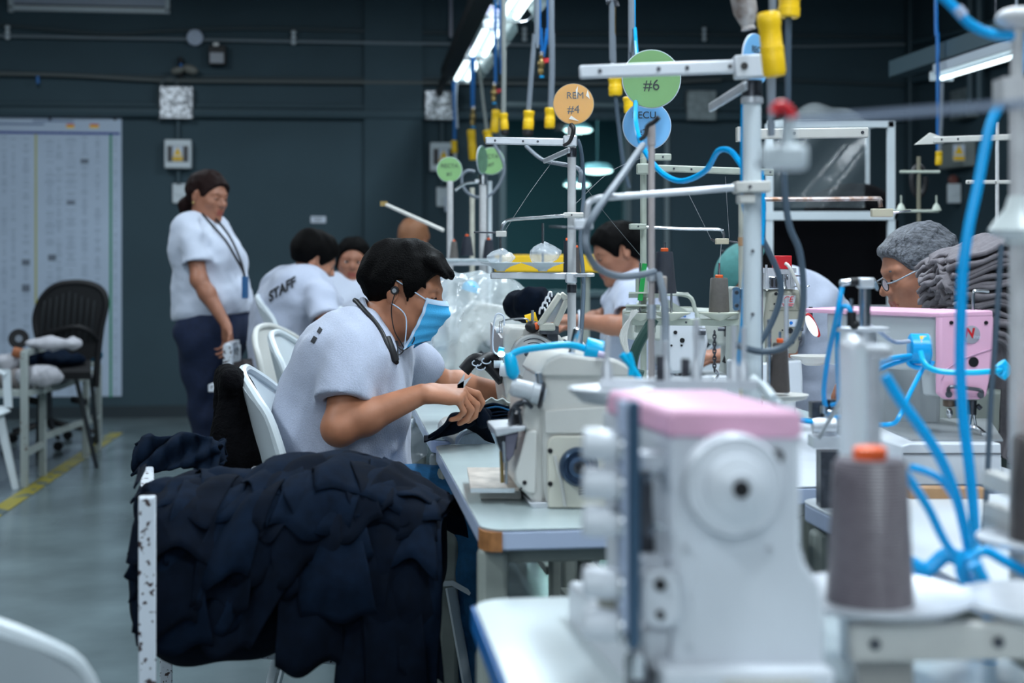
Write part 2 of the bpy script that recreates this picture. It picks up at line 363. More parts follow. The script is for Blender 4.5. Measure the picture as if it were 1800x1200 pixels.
def wbox(mb, s0, s1, z0, z1, t0, t1):              # box in wall coordinates, t metres in front of the wall
    c = RGT*((s0+s1)/2)+FWD*(WD-(t0+t1)/2)+Vector((0, 0, (z0+z1)/2)); mb.box(c, (abs(s1-s0), abs(t1-t0), abs(z1-z0)), PHI)
def wz(px, py): return WP(px, py).z
sL, sR = SW(300)-6.5, RP(1590, 460).dot(RGT)
wx0, wx1, wz0, wz1 = SW(884), SW(1101), 0.95, wz(1000, 188)
b = MB(); wbox(b, sL, wx0, 0, 4.6, -0.15, 0); wbox(b, wx1, sR+0.3, 0, 4.6, -0.15, 0); wbox(b, wx0, wx1, 0, wz0, -0.15, 0); wbox(b, wx0, wx1, wz1, 4.6, -0.15, 0)
struct('wall_back', b, M_wall, sharp=30)
def obox(mb, s0, s1, d0, d1, z0, z1):
    mb.box(RGT*((s0+s1)/2)+FWD*((d0+d1)/2)+Vector((0, 0, (z0+z1)/2)), (s1-s0, d1-d0, z1-z0), PHI)
b = MB(); obox(b, sR, sR+0.15, -4, WD, 0, 4.6); struct('wall_right', b, M_wallr)
b = MB(); obox(b, sL-0.15, sL, -4, WD, 0, 4.6); struct('wall_left', b, M_wall)
b = MB(); obox(b, sL-0.2, sR+0.2, -4.15, WD+0.15, -0.1, 0); struct('floor', b, M_floor)
b = MB(); obox(b, sL-0.2, sR+0.2, -4.15, WD+0.15, 4.6, 4.7); struct('ceiling', b, M_ceil)
b = MB(); wbox(b, sL, sR, 0.0, 0.09, 0, 0.012); struct('baseboard_back', b, mat('dark_skirting', (0.02, 0.032, 0.04), 0.6))
# window with a made-up dim room beyond it to hold stand-in lamp reflections
M_glass = mat('window_glass', (0.55, 0.85, 0.85), 0.03, trans=1.0, ior=1.1, spec=0.6)
M_backdrop = mat('backdrop_paint', (0.05, 0.105, 0.13), 0.8)
b = MB(); b2 = MB()
wbox(b, wx0, wx1, wz0, wz1, -0.09, -0.085)
for (a0, a1, c0, c1) in ((wx0-0.03, wx0+0.02, wz0, wz1), (wx1-0.02, wx1+0.03, wz0, wz1), (wx0, wx1, wz1-0.02, wz1+0.03), (wx0, wx1, wz0-0.03, wz0+0.02)):
    wbox(b2, a0, a1, c0, c1, -0.10, 0.03)
wf = struct('window_1', b2, mat('window_frame_slate', (0.10, 0.16, 0.18), 0.4)); g = b.build('pane', M_glass, wf)
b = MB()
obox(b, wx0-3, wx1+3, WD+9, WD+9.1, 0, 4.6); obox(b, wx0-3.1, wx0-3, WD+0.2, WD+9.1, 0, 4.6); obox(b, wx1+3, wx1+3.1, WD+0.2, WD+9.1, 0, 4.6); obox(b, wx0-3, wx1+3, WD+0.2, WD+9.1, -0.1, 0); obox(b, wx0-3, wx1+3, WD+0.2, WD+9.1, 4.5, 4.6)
o = struct('wall_backdrop', b, M_backdrop)
M_reflglow = mat('lamp_reflection_glow', (0.85, 1.0, 1.0), 0.5, emit=3.5)
def reflected_lamp(px, py, d, wpx, where):  # glowing dome added in place of a lamp reflection on the glass
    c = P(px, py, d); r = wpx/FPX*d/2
    t = thing('lamp_reflection', 'glowing dome standing in for a lamp reflection in the teal window, '+where, 'lamp', c, group='stand-in lamp reflections beyond the window')
    m = MB(False); m.lathe((0, 0, -0.02-r*0.2), (0, 0, 1), [(r*0.3, 0), (r*0.8, r*0.07), (r, r*0.2), (r*0.97, r*0.25)], 28); m.build('glow_dome', M_reflglow, t)
    m = MB(False); m.lathe((0, 0, 0.006), (0, 0, 1), [(r, 0), (r*0.7, r*0.3), (r*0.2, r*0.35)], 20); m.cyl((0, 0, r*0.3), (0, 0, max(0.1, 4.5-c.z)), 0.005, n=6); m.build('housing', M_backdrop, t)
reflected_lamp(1052, 199, 15.5, 44, 'topmost of the four'); reflected_lamp(1016, 226, 17, 50, 'second from the top'); reflected_lamp(1050, 297, 15, 54, 'third from the top and widest'); reflected_lamp(1014, 322, 17.5, 46, 'lowest of the four')
l = area('backdrop_fill_light', rowpt(2, 15, 3.4), 2, 2, 230, (0, 0, 0), (0.85, 1, 1))  # added light that brightens the made-up room behind the glass
# vertical trims right of the window
b = MB()
for px, wd_ in ((1104, 0.03), (1171, 0.035)): wbox(b, SW(px)-wd_/2, SW(px)+wd_/2, 0.8, 2.35, 0, 0.03)
struct('trim_1', b, mat('grey_trim', (0.17, 0.22, 0.24), 0.5))
# column rib behind the chair, faint vertical fold of the wall
b = MB(); wbox(b, SW(640), SW(742), 0, 4.6, 0, 0.05); struct('trim_2', b, M_wall)
b = MB(); wbox(b, SW(790)-0.012, SW(790)+0.012, wz(790, 70), 4.6, 0.12, 0.145); tag(b.build('conduit', mat('pale_drop_pipe', (0.25, 0.26, 0.32), 0.5)), 'pale vertical drop pipe on the back wall above the lamp row', 'pipe')

# yellow floor line
M_ylw = chipped('worn_yellow_line', (0.32, 0.27, 0.03), (0.09, 0.12, 0.12), 0.56, 9, 0.4)
def fl(px, py, z=0.004): d = (CAMZ-z)*FPX/(py-HOR); return P(px, py, d)
b = MB(); A = fl(205, 760); B = fl(-60, 935); n_ = Vector((-(B-A).y, (B-A).x, 0)).normalized()*0.045
b.add([A-n_, A+n_, B+n_, B-n_, A-n_-Vector((0, 0, .003)), A+n_-Vector((0, 0, .003)), B+n_-Vector((0, 0, .003)), B-n_-Vector((0, 0, .003))], [(0, 1, 2, 3), (4, 7, 6, 5), (0, 4, 5, 1), (1, 5, 6, 2), (2, 6, 7, 3), (3, 7, 4, 0)])
A = fl(150, 1300); B = fl(330, 1010); n_ = Vector((-(B-A).y, (B-A).x, 0)).normalized()*0.03
o = struct('floor_line', b, M_ylw)

# pipes and conduits on the back wall
def wpipe(pts, r, m, name, label, cat='pipe', off=0.05):
    b = MB(); b.tube([WP(x, y, off) for x, y in pts], r, 8); o = b.build(name, m); tag(o, label, cat); return o
wpipe([(-120, 61), (0, 63), (150, 66), (330, 69)], 0.011, M_cond, 'conduit', 'thin pale conduit left of the round junction box')
wpipe([(358, 70), (700, 76), (1000, 80), (1380, 82), (1590, 78)], 0.011, M_cond, 'conduit', 'thin pale conduit right of the round junction box')
wpipe([(-120, 38), (0, 44), (90, 52), (200, 60), (300, 54), (460, 50), (800, 58), (1200, 60), (1590, 66)], 0.012, M_condd, 'cable', 'sagging dark cable above the thin conduit', 'cable', 0.03)
wpipe([(-120, 130), (0, 130), (130, 133), (280, 141), (450, 143), (800, 146), (1090, 147), (1250, 141), (1265, 141)], 0.014, M_condd if 0 else mat('conduit_mid', (0.115, 0.13, 0.13), 0.5), 'conduit', 'long grey conduit passing over the foil-faced boxes')
wpipe([(-120, 126), (0, 127), (280, 135), (700, 139), (1200, 137), (1590, 150)], 0.012, M_condd, 'cable', 'dark cable lying along the long grey conduit', 'cable', 0.03)
wpipe([(-120, 182), (400, 186), (900, 190), (1590, 192)], 0.02, M_duct, 'wall_pipe', 'upper of two slate painted pipes across the wall', off=0.02)
wpipe([(-120, 195), (400, 199), (900, 203), (1590, 205)], 0.04, M_duct, 'wall_pipe', 'lower and thicker of two slate painted pipes across the wall', off=0.04)
def coup(px, py, lab):
    b = MB(); 
    for dy in (-9, 0, 9): b.sph(WP(px, py+dy, 0.05), (0.022, 0.02, 0.018), 8)
    b.cyl(WP(px, py-11, 0.05), WP(px, py+11, 0.05), 0.009, n=8); tag(b.build('pipe_clip', M_white), lab, 'clip')
coup(13, 57, 'small white clip on the conduits left of the framed board'); coup(516, 66, 'small white clip on the conduits right of the emergency lamp'); coup(922, 60, 'small white clip on the conduits above the orange disc'); coup(1238, 60, 'small white clip on the conduits right of the green disc')
# right wall beams/pipes
def rpipe(pts, r, m, name, label, cat='pipe', off=0.06):
    b = MB(); b.tube([RP(x, y, off) for x, y in pts], r, 8, k=2); o = b.build(name, m); tag(o, label, cat)
rpipe([(1600, 76), (1700, 52), (1850, 8)], 0.02, M_duct, 'conduit', 'slate pipe rising along the right wall, upper one'); rpipe([(1600, 140), (1700, 122), (1850, 80)], 0.03, M_duct, 'conduit', 'slate pipe rising along the right wall, lower one')
for i, px in enumerate((1600, 1706, 1722)):
    b = MB(); p = RP(px, 10, 0.08); q = Vector((p.x, p.y, 2.35 if i else 1.9)); b.cyl((p.x, p.y, 4.5), q, 0.03 if i else 0.012, n=10)
    tag(b.build('drop_pipe', M_duct), ['thin vertical pipe in the corner of the walls', 'vertical slate drop pipe, left of a close pair', 'vertical slate drop pipe, right of a close pair'][i], 'pipe')

# framed board, poster
def wquad(mb, x0, y0, x1, y1, t0, t1): wbox(mb, SW(x0), SW(x1), wz((x0+x1)/2, y1), wz((x0+x1)/2, y0), t0, t1)
t = thing('framed_board', 'white board in a thin pale frame high on the slate wall', 'board', WP(160, 22, 0.02))
b = MB(); wquad(b, 24, -120, 292, 13, 0, 0.02); b.build('sheet', mat('grey_print', (0.40, 0.46, 0.56), 0.35), t)
b = MB()
for q in ((16, 13, 299, 22), (16, -130, 24, 22), (291, -130, 299, 22)): wquad(b, *q, 0, 0.035)
b.build('frame', mat('pale_frame', (0.55, 0.62, 0.66), 0.4), t)
b = MB(); wquad(b, 26, 10, 290, 13, 0.02, 0.026); b.build('inner_line', M_black, t)
t = thing('wall_chart', 'huge printed planning chart with yellow and green columns behind the black chair', 'chart', WP(60, 700, 0.01))
px0, px1, py0, py1 = -330, 214, 205, 699
b = MB(); wquad(b, px0, py0, px1, py1, 0.002, 0.008); b.build('sheet', mat('chart_paper', (0.44, 0.53, 0.66), 0.6, noise=0.05, nscale=2), t)
b = MB(); wquad(b, px0, 230, px1-3, 234, 0.008, 0.010); b.build('header_line', mat('chart_blue', (0.01, 0.03, 0.25), 0.6), t)
b = MB(); wquad(b, 62, 236, 65, 560, 0.008, 0.010); b.build('yellow_column', mat('chart_yellow', (0.42, 0.40, 0.04), 0.6), t)
b = MB(); wquad(b, 193, 236, 197, 698, 0.008, 0.010); b.build('green_column', mat('chart_green', (0.0, 0.22, 0.09), 0.6), t)
rr = random.Random(4); b = MB(); cols = [(-200, 8), (-150, 20), (-90, 14), (-40, 10), (8, 12), (24, 10), (46, 14), (88, 18), (104, 14), (125, 22), (149, 14), (172, 14), (203, 7)]
for cx, cw in cols:
    y = 240
    while y < 692:
        if rr.random() < 0.62: wq = cw*rr.uniform(0.3, 1.0); wquad(b, cx-wq/2, y, cx+wq/2, y+1.2, 0.008, 0.0088)
        y += 3.4
b.build('print', mat('chart_print', (0.26, 0.32, 0.42), 0.6), t)
b = MB()
for cx in (46, 125, 149, 149, 46, 92, 135):
    y = rr.uniform(250, 660); wquad(b, cx-7, y, cx+7, y+rr.uniform(3, 14), 0.009, 0.0095)
for cx in (130, 160): wquad(b, cx, rr.uniform(270, 400), cx+24, 0, 0.009, 0.0095) if 0 else None
b.build('dense_print', mat('chart_dense', (0.14, 0.17, 0.22), 0.6), t)
b = MB(); wquad(b, 58, 212, 130, 214, .008, .01); wquad(b, px0, 215, 78, 217.5, .008, .01); b.build('title', mat('chart_title', (0.08, 0.12, 0.25), 0.6), t)
for k, (a, c) in enumerate(((117, 131), (158, 174))):
    b = MB(); wquad(b, a, 218, c, 221, .008, .01); b.build('red_logo', M_red, t); b = MB(); wquad(b, a, 221, c, 225, .008, .01); b.build('yellow_logo', M_yel, t)
b = MB()
for cx in (88, 202): b.sph(WP(cx, 209, 0.012), 0.012, 8)
b.build('pin', M_black, t)
# electrical boxes
def foil(px, py, s, lab, m=M_galv, right=False):
    f = RP if right else WP; c = f(px, py, 0.05); b = MB(); d = c.y*s/FPX
    b.box(c, (d, 0.1, d) if not right else (0.1, d*1.25, d), PHI); tag(b.build('junction_box', m, bevel=0.004), lab, 'junction box')
foil(311, 181, 56, 'square foil-faced junction box above the woman'); foil(772, 186, 50, 'square foil-faced junction box under the lamp row'); foil(1231, 186, 52, 'dull square junction box right of the green disc', M_galvd)
def cyln(mb, c, r, t): mb.cyl(c, c-FWD*t, r, n=24)
t = thing('round_junction_box', 'round pale junction box on the thin conduit', 'junction box', WP(344, 68, 0.0)); b = MB(); cyln(b, WP(344, 68, 0), 0.062, 0.07); b.build('lid', mat('pale_lid', (0.40, 0.46, 0.58), 0.4, noise=0.15, nscale=60), t, bevel=0.004)
def breaker(px, py, wd, hh, lab):
    c = WP(px, py, 0); t = thing('breaker_box', lab, 'breaker box', c); u = c.y/FPX
    b = MB(False); b.M = Matrix.Rotation(PHI, 4, 'Z'); b.box((0, -0.05, 0), (wd*u, 0.1, hh*u)); b.build('casing', M_white, t, bevel=0.008)
    b = MB(False); b.M = Matrix.Rotation(PHI, 4, 'Z'); b.box((0.0, -0.102, 0), (wd*u*0.78, 0.006, hh*u*0.55)); b.build('door', mat('smoked_door', (0.03, 0.03, 0.035), 0.3), t)
    b = MB(False); b.M = Matrix.Rotation(PHI, 4, 'Z'); b.box((0.0, -0.107, 0), (wd*u*0.38, 0.004, hh*u*0.52)); st = b.build('sticker', M_paper, t)
    M = Matrix.Translation(c) @ Matrix.Rotation(PHI, 4, 'Z'); o = M @ Vector((0, -0.110, hh*u*0.09)); U = (M.to_3x3() @ Vector((1, 0, 0)))
    b = MB(); s_ = hh*u*0.14; b.prism([(-s_, -s_), (s_, -s_), (0, s_*0.95)], o, U, (0, 0, 1), FWD*0.002); w_ = b.build('warning_triangle', M_yel, st)
    b = MB(); b.prism([(-s_*.2, -s_*.7), (s_*.15, -s_*.1), (-s_*.05, 0), (s_*.1, s_*.5), (-s_*.15, 0.05*s_), (0, -s_*.1)], o-FWD*0.002, U, (0, 0, 1), FWD*0.002); b.build('bolt_symbol', M_print, st)
    b = MB(); b.M = None; b.box(M @ Vector((0, -0.110, -hh*u*0.17)), (wd*u*0.36, 0.003, hh*u*0.15), PHI); b.build('warning_strip', M_yel, st)
    text_part('lettering', 'PELIGRO', hh*u*0.07, M @ Vector((0, -0.1125, -hh*u*0.17)), U, (0, 0, 1), M_print, st, 0.0004)
breaker(315, 272, 46, 50, 'white breaker box with a yellow warning sticker near the woman'); breaker(778, 277, 46, 50, 'white breaker box with a warning sticker partly behind the green disc')
def wswitch(c, u, wd, hh, lab, ang=PHI):
    t = thing('light_switch', lab, 'switch', c); b = MB(False); b.M = Matrix.Rotation(ang, 4, 'Z'); b.box((0, -0.012, 0), (wd*u, 0.024, hh*u)); b.build('plate', M_white, t, bevel=0.004)
    b = MB(False); b.M = Matrix.Rotation(ang, 4, 'Z'); b.box((0, -0.027, 0), (wd*u*.45, 0.01, hh*u*.25)); b.build('rocker', M_white, t, bevel=0.002)
wswitch(WP(316, 340, 0), WP(316, 340).y/FPX, 24, 34, 'white light switch plate just left of the woman'); wswitch(WP(778, 346, 0), WP(778, 346).y/FPX, 22, 34, 'white light switch plate below the breaker box behind the green disc')
b = MB(); wquad(b, 781, 345, 786, 372, 0.045, 0.05); tag(b.build('paper_tag', M_paper), 'narrow white paper tag hanging beside the light switch', 'tag')
for a, c_, lab in (((313, 210), (313, 247), 'short slate conduit between the foil box and breaker box'), ((313, 298), (314, 323), 'short slate conduit between breaker box and switch by the woman'), ((777, 213), (777, 252), 'short slate conduit under the foil box below the lamps'), ((777, 302), (777, 329), 'short slate conduit above the switch with the paper tag')):
    b = MB(); b.cyl(WP(*a, 0.03), WP(*c_, 0.03), 0.016, n=10); tag(b.build('conduit', M_duct), lab, 'pipe')
b = MB(); b.tube([WP(281, 212, .05), WP(280, 160, .05), WP(290, 140, .05), WP(304, 137, .05), WP(313, 150, .05)], 0.016, 8); tag(b.build('cable', M_condd), 'dark cable looping over the foil-faced box above the woman', 'cable')
# emergency lamps
t = thing('emergency_lamp', 'black square emergency floodlight under the conduit', 'lamp', WP(382, 115, 0)); b = MB(); wquad(b, 368, 82, 399, 117, 0.02, 0.1); b.build('housing', M_black, t, bevel=0.006)
b = MB(); wquad(b, 371, 96, 395, 114, 0.1, 0.112); b.build('lens', mat('frosted_lens', (0.32, 0.34, 0.38), 0.4), t); b = MB(); wquad(b, 377, 79, 386, 84, 0.03, 0.11); b.build('led', mat('led_spot', (0.8, 0.8, 0.8), 0.4), t)
t = thing('wing_lamp', 'dusty two-winged lamp fitting above the foil box by the woman', 'lamp', WP(323, 130, 0)); b = MB(); b.sph(WP(312, 124, 0.1), (0.055, 0.04, 0.028), 12, Matrix.Rotation(-0.25, 3, 'Y')); b.sph(WP(334, 122, 0.1), (0.065, 0.04, 0.035), 12, Matrix.Rotation(0.3, 3, 'Y')); b.build('wing', mat('dusty_plastic', (0.19, 0.19, 0.17), 0.6), t)
b = MB(); b.cyl(WP(317, 101, 0.05), WP(318, 135, 0.05), 0.02, n=8); b.build('stem', M_black, t)
b = MB(); wquad(b, 546, 380, 573, 392, 0, 0.008); t = b.build('door_plate', M_paper, bevel=0.02); tag(t, 'small white nameplate on the wall above the bent worker', 'sign')
b = MB(); wquad(b, 551, 383, 567, 385, .008, .009); wquad(b, 553, 387, 565, 388.5, .008, .009); b.build('print', M_greyc, t)
t = MB(); t.tube([WP(535, 407, .04), WP(548, 404, .04), WP(554, 408, .05)], 0.012, 8); t.sph(WP(556, 410, .06), 0.022, 10); tag(t.build('red_hook', M_red), 'small red hook on the wall above the bent worker', 'hook')
for x, y, lab in ((66, 140, 'blue cable tie on the conduit above the wall chart'), (318, 118, 'blue cable tie on the winged lamp')):
    b = MB(); b.cyl(WP(x, y-6, .07), WP(x+1, y+7, .07), 0.012, n=8); tag(b.build('cable_tie', M_dblue), lab, 'tie')

# right wall: switchbox, switch, grey box, small fan of tools
RA = PHI-PI/2
foil(1695, 183, 52, 'plain galvanised box high on the right wall', M_galvd, True)
def rthing(px, py): return RP(px, py, 0)
c = rthing(1693, 273); u = c.y/FPX; t = thing('breaker_box', 'grey-beige breaker box with warning sticker on the right wall', 'breaker box', c)
Mr = Matrix.Rotation(RA, 4, 'Z'); b = MB(False); b.M = Mr; b.box((0, -0.05, 0), (0.42, 0.1, 44*u)); b.build('casing', M_beige if 0 else mat('beige_casing', (0.26, 0.29, 0.28), 0.4), t, bevel=0.006)
# visible sticker faces the camera side of the box
b = MB(False); b.M = Matrix.Rotation(0, 4, 'Z'); b.box((-0.11, -0.25, 0.0), (0.085, 0.004, 0.12)); st = b.build('sticker', M_paper, t)
b = MB(); o_ = c+Vector((-0.11, -0.254, 0.02)); b.prism([(-.035, -.03), (.035, -.03), (0, .035)], o_, (1, 0, 0), (0, 0, 1), (0, .002, 0)); b.build('warning_triangle', M_yel, st); b = MB(); b.box(c+Vector((-0.11, -0.254, -0.04)), (0.08, .003, .03)); b.build('warning_strip', M_yel, st)
wswitch(rthing(1690, 340)+Vector((-0.06, 0, 0)), rthing(1690, 340).y/FPX, 23, 34, 'white double switch plate on the right wall', 0.0)
b = MB(); b.lathe(rthing(1688, 316)+Vector((-0.06, 0, 0)), (0, -1, 0), [(0.035, 0), (0.035, 0.03), (0.02, 0.035)], 20); tag(b.build('bell', mat('rust_brown', (0.16, 0.05, 0.04), 0.5)), 'round brown bell above the double switch', 'bell')
# ================================================================== people
def basis(fwd, up, pos, s=1.0):
    f = Vector(fwd).normalized(); u = Vector(up); u = (u-f*u.dot(f)).normalized(); l = u.cross(f)
    return Matrix(((f.x*s, l.x*s, u.x*s, pos[0]), (f.y*s, l.y*s, u.y*s, pos[1]), (f.z*s, l.z*s, u.z*s, pos[2]), (0, 0, 0, 1)))
def rot3(M): return M.to_3x3().normalized()
def head_sdf(S, M, s=1.0, fem=0.0, nose=1.0, wide=1.0):
    R = rot3(M); p = lambda x, y, z: M @ Vector((x, y*wide, z))
    S.ell(p(-.012, 0, .03), (.094*s, .075*s*wide, .083*s), R, .01)
    S.ell(p(.030, 0, -.02), (.058*s, .062*s*wide, .078*s), R, .03)
    S.ell(p(.045, 0, -.055), (.043*s, .045*s, .055*s), R, .03)
    for q in (-1, 1):
        S.cap(p(-.010, q*.052, -.045), p(.055, q*.020, -.098), .020*s, .016*s, .03)
        S.ell(p(.058, q*.040, -.022), (.022*s, .022*s, .020*s), R, .02)
        S.cap(p(.083, q*.010, .020), p(.070, q*.045, .022), .009*s, .008*s, .015)
    S.ell(p(.070, 0, -.104), (.019*s, .022*s, .015*s), R, .025)
    for q in (-1, 1): S.ell(p(.092, q*.031, .001), (.017*s, .018*s, .012*s), R, .014, 'sub')
    for q in (-1, 1): S.ell(p(.074, q*.031, .000), (.0135*s, .0150*s, .0125*s), R, .004)
    S.cap(p(.083, 0, .006), p(.106*nose, 0, -.026), .0075*s, .0115*s, .012)
    for q in (-1, 1): S.ell(p(.094, q*.012, -.030), (.011*s, .008*s, .008*s), R, .006)
    S.cap(p(.086, -.018, -.0585), p(.086, .018, -.0585), .0085*s, None, .008)
    S.cap(p(.084, -.014, -.0710), p(.084, .014, -.0710), .0090*s, None, .008)
    S.op(lambda X, Y, Z: np.sqrt(((X-p(.098, 0, -.065).x)*R[0][2]+(Y-p(.098, 0, -.065).y)*R[1][2]+(Z-p(.098, 0, -.065).z)*R[2][2])**2)+np.sqrt((X-p(.098, 0, -.065).x)**2+(Y-p(.098, 0, -.065).y)**2+(Z-p(.098, 0, -.065).z)**2)*.12-.0035, [c-.03 for c in p(.098, 0, -.065)], [c+.03 for c in p(.098, 0, -.065)], .002, 'sub')
    for q in (-1, 1):
        ER = R @ Matrix.Rotation(q*.35, 3, 'Z') @ Matrix.Rotation(-.15, 3, 'Y')
        S.ell(p(-.018, q*.079, -.006), (.019*s, .007*s, .032*s), ER, .006); S.ell(p(-.012, q*.088, -.002), (.010*s, .006*s, .018*s), ER, .005, 'sub')
        S.ell(p(-.008, q*.078, -.014), (.006*s, .006*s, .008*s), ER, .003)
def hair_build(name, m, M, s, parent, h, back=-.055, side=0.0, front=.062, vol=.014, seed=1, fringe=0, over=None, extra=None, wide=1.0, lump=.005):
    c = M @ Vector((-.01, 0, .02)); e = .17*s+.06
    S = SDF([c[i]-e for i in range(3)], [c[i]+e for i in range(3)], h); R = rot3(M); p = lambda x, y, z: M @ Vector((x, y*wide, z))
    S.ell(p(-.015, 0, .034), ((.098+vol)*s, (.075*wide+vol)*s, (.084+vol)*s), R, .01)
    S.ell(p(-.045, 0, -.01), ((.058+vol)*s, (.056*wide+vol)*s, (.068+vol)*s), R, .02)
    if extra: extra(S, p, R)
    Mi = np.array(M.inverted()); W = wob(seed, 120, .003*s, n=6); W2 = wob(seed+9, 45, lump*s, n=4); xs = [-.14, -.075, -.045, -.022, -.014, .002, .020, .024, .045, .062, .08, .14]; zs = [back, back, back+.015, -.03, .026, .030, side-.030, side-.028, .012, front-.018, front+.012, front+.02]
    def cut(X, Y, Z):
        x = Mi[0, 0]*X+Mi[0, 1]*Y+Mi[0, 2]*Z+Mi[0, 3]; y = Mi[1, 0]*X+Mi[1, 1]*Y+Mi[1, 2]*Z+Mi[1, 3]; z = Mi[2, 0]*X+Mi[2, 1]*Y+Mi[2, 2]*Z+Mi[2, 3]
        line = np.interp(x, xs, zs).astype(np.float32)
        if fringe: line = line-fringe*np.clip((x-.05)/.03, 0, 1)*(1+.5*np.sin(60*y))
        return ((z-line)*s*.8)
    X, Y, Z = np.meshgrid(*[a.astype(np.float32) for a in S.ax], indexing='ij', sparse=True)
    zz = Mi[2, 0]*X+Mi[2, 1]*Y+Mi[2, 2]*Z+Mi[2, 3]; S.f = (S.f+(vol+.002)*s*np.clip((.012-zz)/.06, 0, 1)).astype(np.float32)
    S.f = np.maximum((S.f+W(X, Y, Z)+W2(X, Y, Z)).astype(np.float32), -cut(X, Y, Z)).astype(np.float32)
    if over: over(S, p, R)
    return S.build(name, m, parent)
def eye_parts(M, s, parent, closed=0.0, brow=M_hair):
    R = rot3(M)
    for q in (-1, 1):
        b = MB(); b.sph(M @ Vector((.0760, q*.031, -.0005)), (.0125*s, .0128*s, (.0075 if closed < .5 else .002)*s), 12, R); e = b.build('eye', M_eye, parent)
        if closed < .5: b = MB(); b.sph(M @ Vector((.0840, q*.0305, -.001)), (.0058*s, .0064*s, .0064*s), 10, R); b.build('iris', M_iris, e)
        b = MB(); b.tube([M @ Vector((.083, q*.013, .0185)), M @ Vector((.083, q*.030, .0235)), M @ Vector((.070, q*.050, .0180))], .0036*s, 6, 4); b.build('eyebrow', brow, parent)
        b = MB(); b.tube([M @ Vector((.0835, q*.018, -.001 if closed > .5 else .003)), M @ Vector((.0885, q*.030, -.001 if closed > .5 else .0065)), M @ Vector((.078, q*.044, -.002))], .0020*s, 5, 4); b.build('eyelash', M_hair, parent)
def hand_sdf(S, wrist, dirv, palmn, thumb_side, curl=(.3, .35, .4, .45), s=1.0, thumb=(.5, .35), spread=.10, tcurl=0.4, sc=1.0):
    # dirv: towards the fingertips; palmn: out of the palm; thumb_side: unit vector towards the thumb
    d = Vector(dirv).normalized(); t = Vector(thumb_side); t = (t-d*t.dot(d)).normalized(); n = t.cross(d); n = n if n.dot(Vector(palmn)) > 0 else -n
    w = Vector(wrist); offs = (.030, .010, -.010, -.028); lens = ((.043, .026, .021), (.047, .030, .022), (.043, .027, .021), (.034, .021, .019)); kn = (.086, .090, .086, .078)
    for i in range(4):
        a = w+t*(offs[i]*.55*s)+d*.012*s; b = w+t*(offs[i]*s)+d*(kn[i]*s); S.cap(a, b, .0155*s, .0125*s, .012*s)
    S.cap(w+t*.012*s+d*.02*s+n*.006*s, w-t*.012*s+d*.06*s+n*.006*s, .016*s, .013*s, .014*s)
    for i in range(4):
        p = w+t*(offs[i]*s)+d*(kn[i]*s); dd = (d+t*(offs[i]/.03*spread)).normalized(); ang = 0; r = (.0098 if i < 3 else .0085)*s
        for j in range(3):
            c_ = curl[i] if not hasattr(curl[i], '__len__') else curl[i][j]
            ang += c_*(1, 1.25, .8)[j] if not hasattr(curl[i], '__len__') else c_
            v = dd*math.cos(ang)+n*math.sin(ang); q = p+v*(lens[i][j]*s); S.cap(p, q, r, r*.88, .0025*s); p = q; r *= .9
    b = w+t*.018*s+d*.018*s; m_ = b+(t*math.sin(thumb[0]*1.4)+d*math.cos(thumb[0]*1.4)+n*thumb[1]).normalized()*.042*s; S.cap(b, m_, .0150*s, .0115*s, .012*s)
    v = (d*(1-.2*tcurl)+t*(.25-tcurl*.5)+n*(thumb[1]+.2*tcurl)).normalized(); q = m_+v*.032*s; S.cap(m_, q, .0112*s, .0098*s, .003*s); v2 = (v-t*tcurl*.5).normalized(); S.cap(q, q+v2*.024*s, .0098*s, .0085*s, .002*s)
def torso_stack(S, levels, side, infl=0.0, k=.05):
    # levels: (centre, half width, radius); side unit vector
    for i in range(len(levels)-1):
        a, b = levels[i], levels[i+1]; n = max(2, int((Vector(a[0])-Vector(b[0])).length/.035))
        for j in range(n+1):
            t = j/n; c = Vector(a[0]).lerp(Vector(b[0]), t); w = a[1]+(b[1]-a[1])*t; r = a[2]+(b[2]-a[2])*t; sd = Vector(side) if len(a) < 4 else Vector(a[3]).lerp(Vector(b[3]), t).normalized()
            S.cap(c-sd*(w-r if w > r else 0), c+sd*(w-r if w > r else 0), r+infl, None, k)
def paint_lips(M, s):
    Mi = np.array(M.inverted())
    def f(C):
        q = C @ Mi[:3, :3].T+Mi[:3, 3]; r = ((q[:, 0] > .080) & (np.abs(q[:, 1]) < .024-.25*np.abs(q[:, 2]+.065)) & (q[:, 2] > -.0775) & (q[:, 2] < -.053)); return r.astype(int)
    return f
def arms_skin(S, sh, el, wr, s=1.0):
    S.cap(sh, el, .047*s, .038*s, .02); S.cap(el, Vector(el).lerp(Vector(wr), .3), .038*s, .041*s, .02); S.cap(Vector(el).lerp(Vector(wr), .3), wr, .041*s, .0245*s, .02); S.ell(el, .038*s, None, .02)
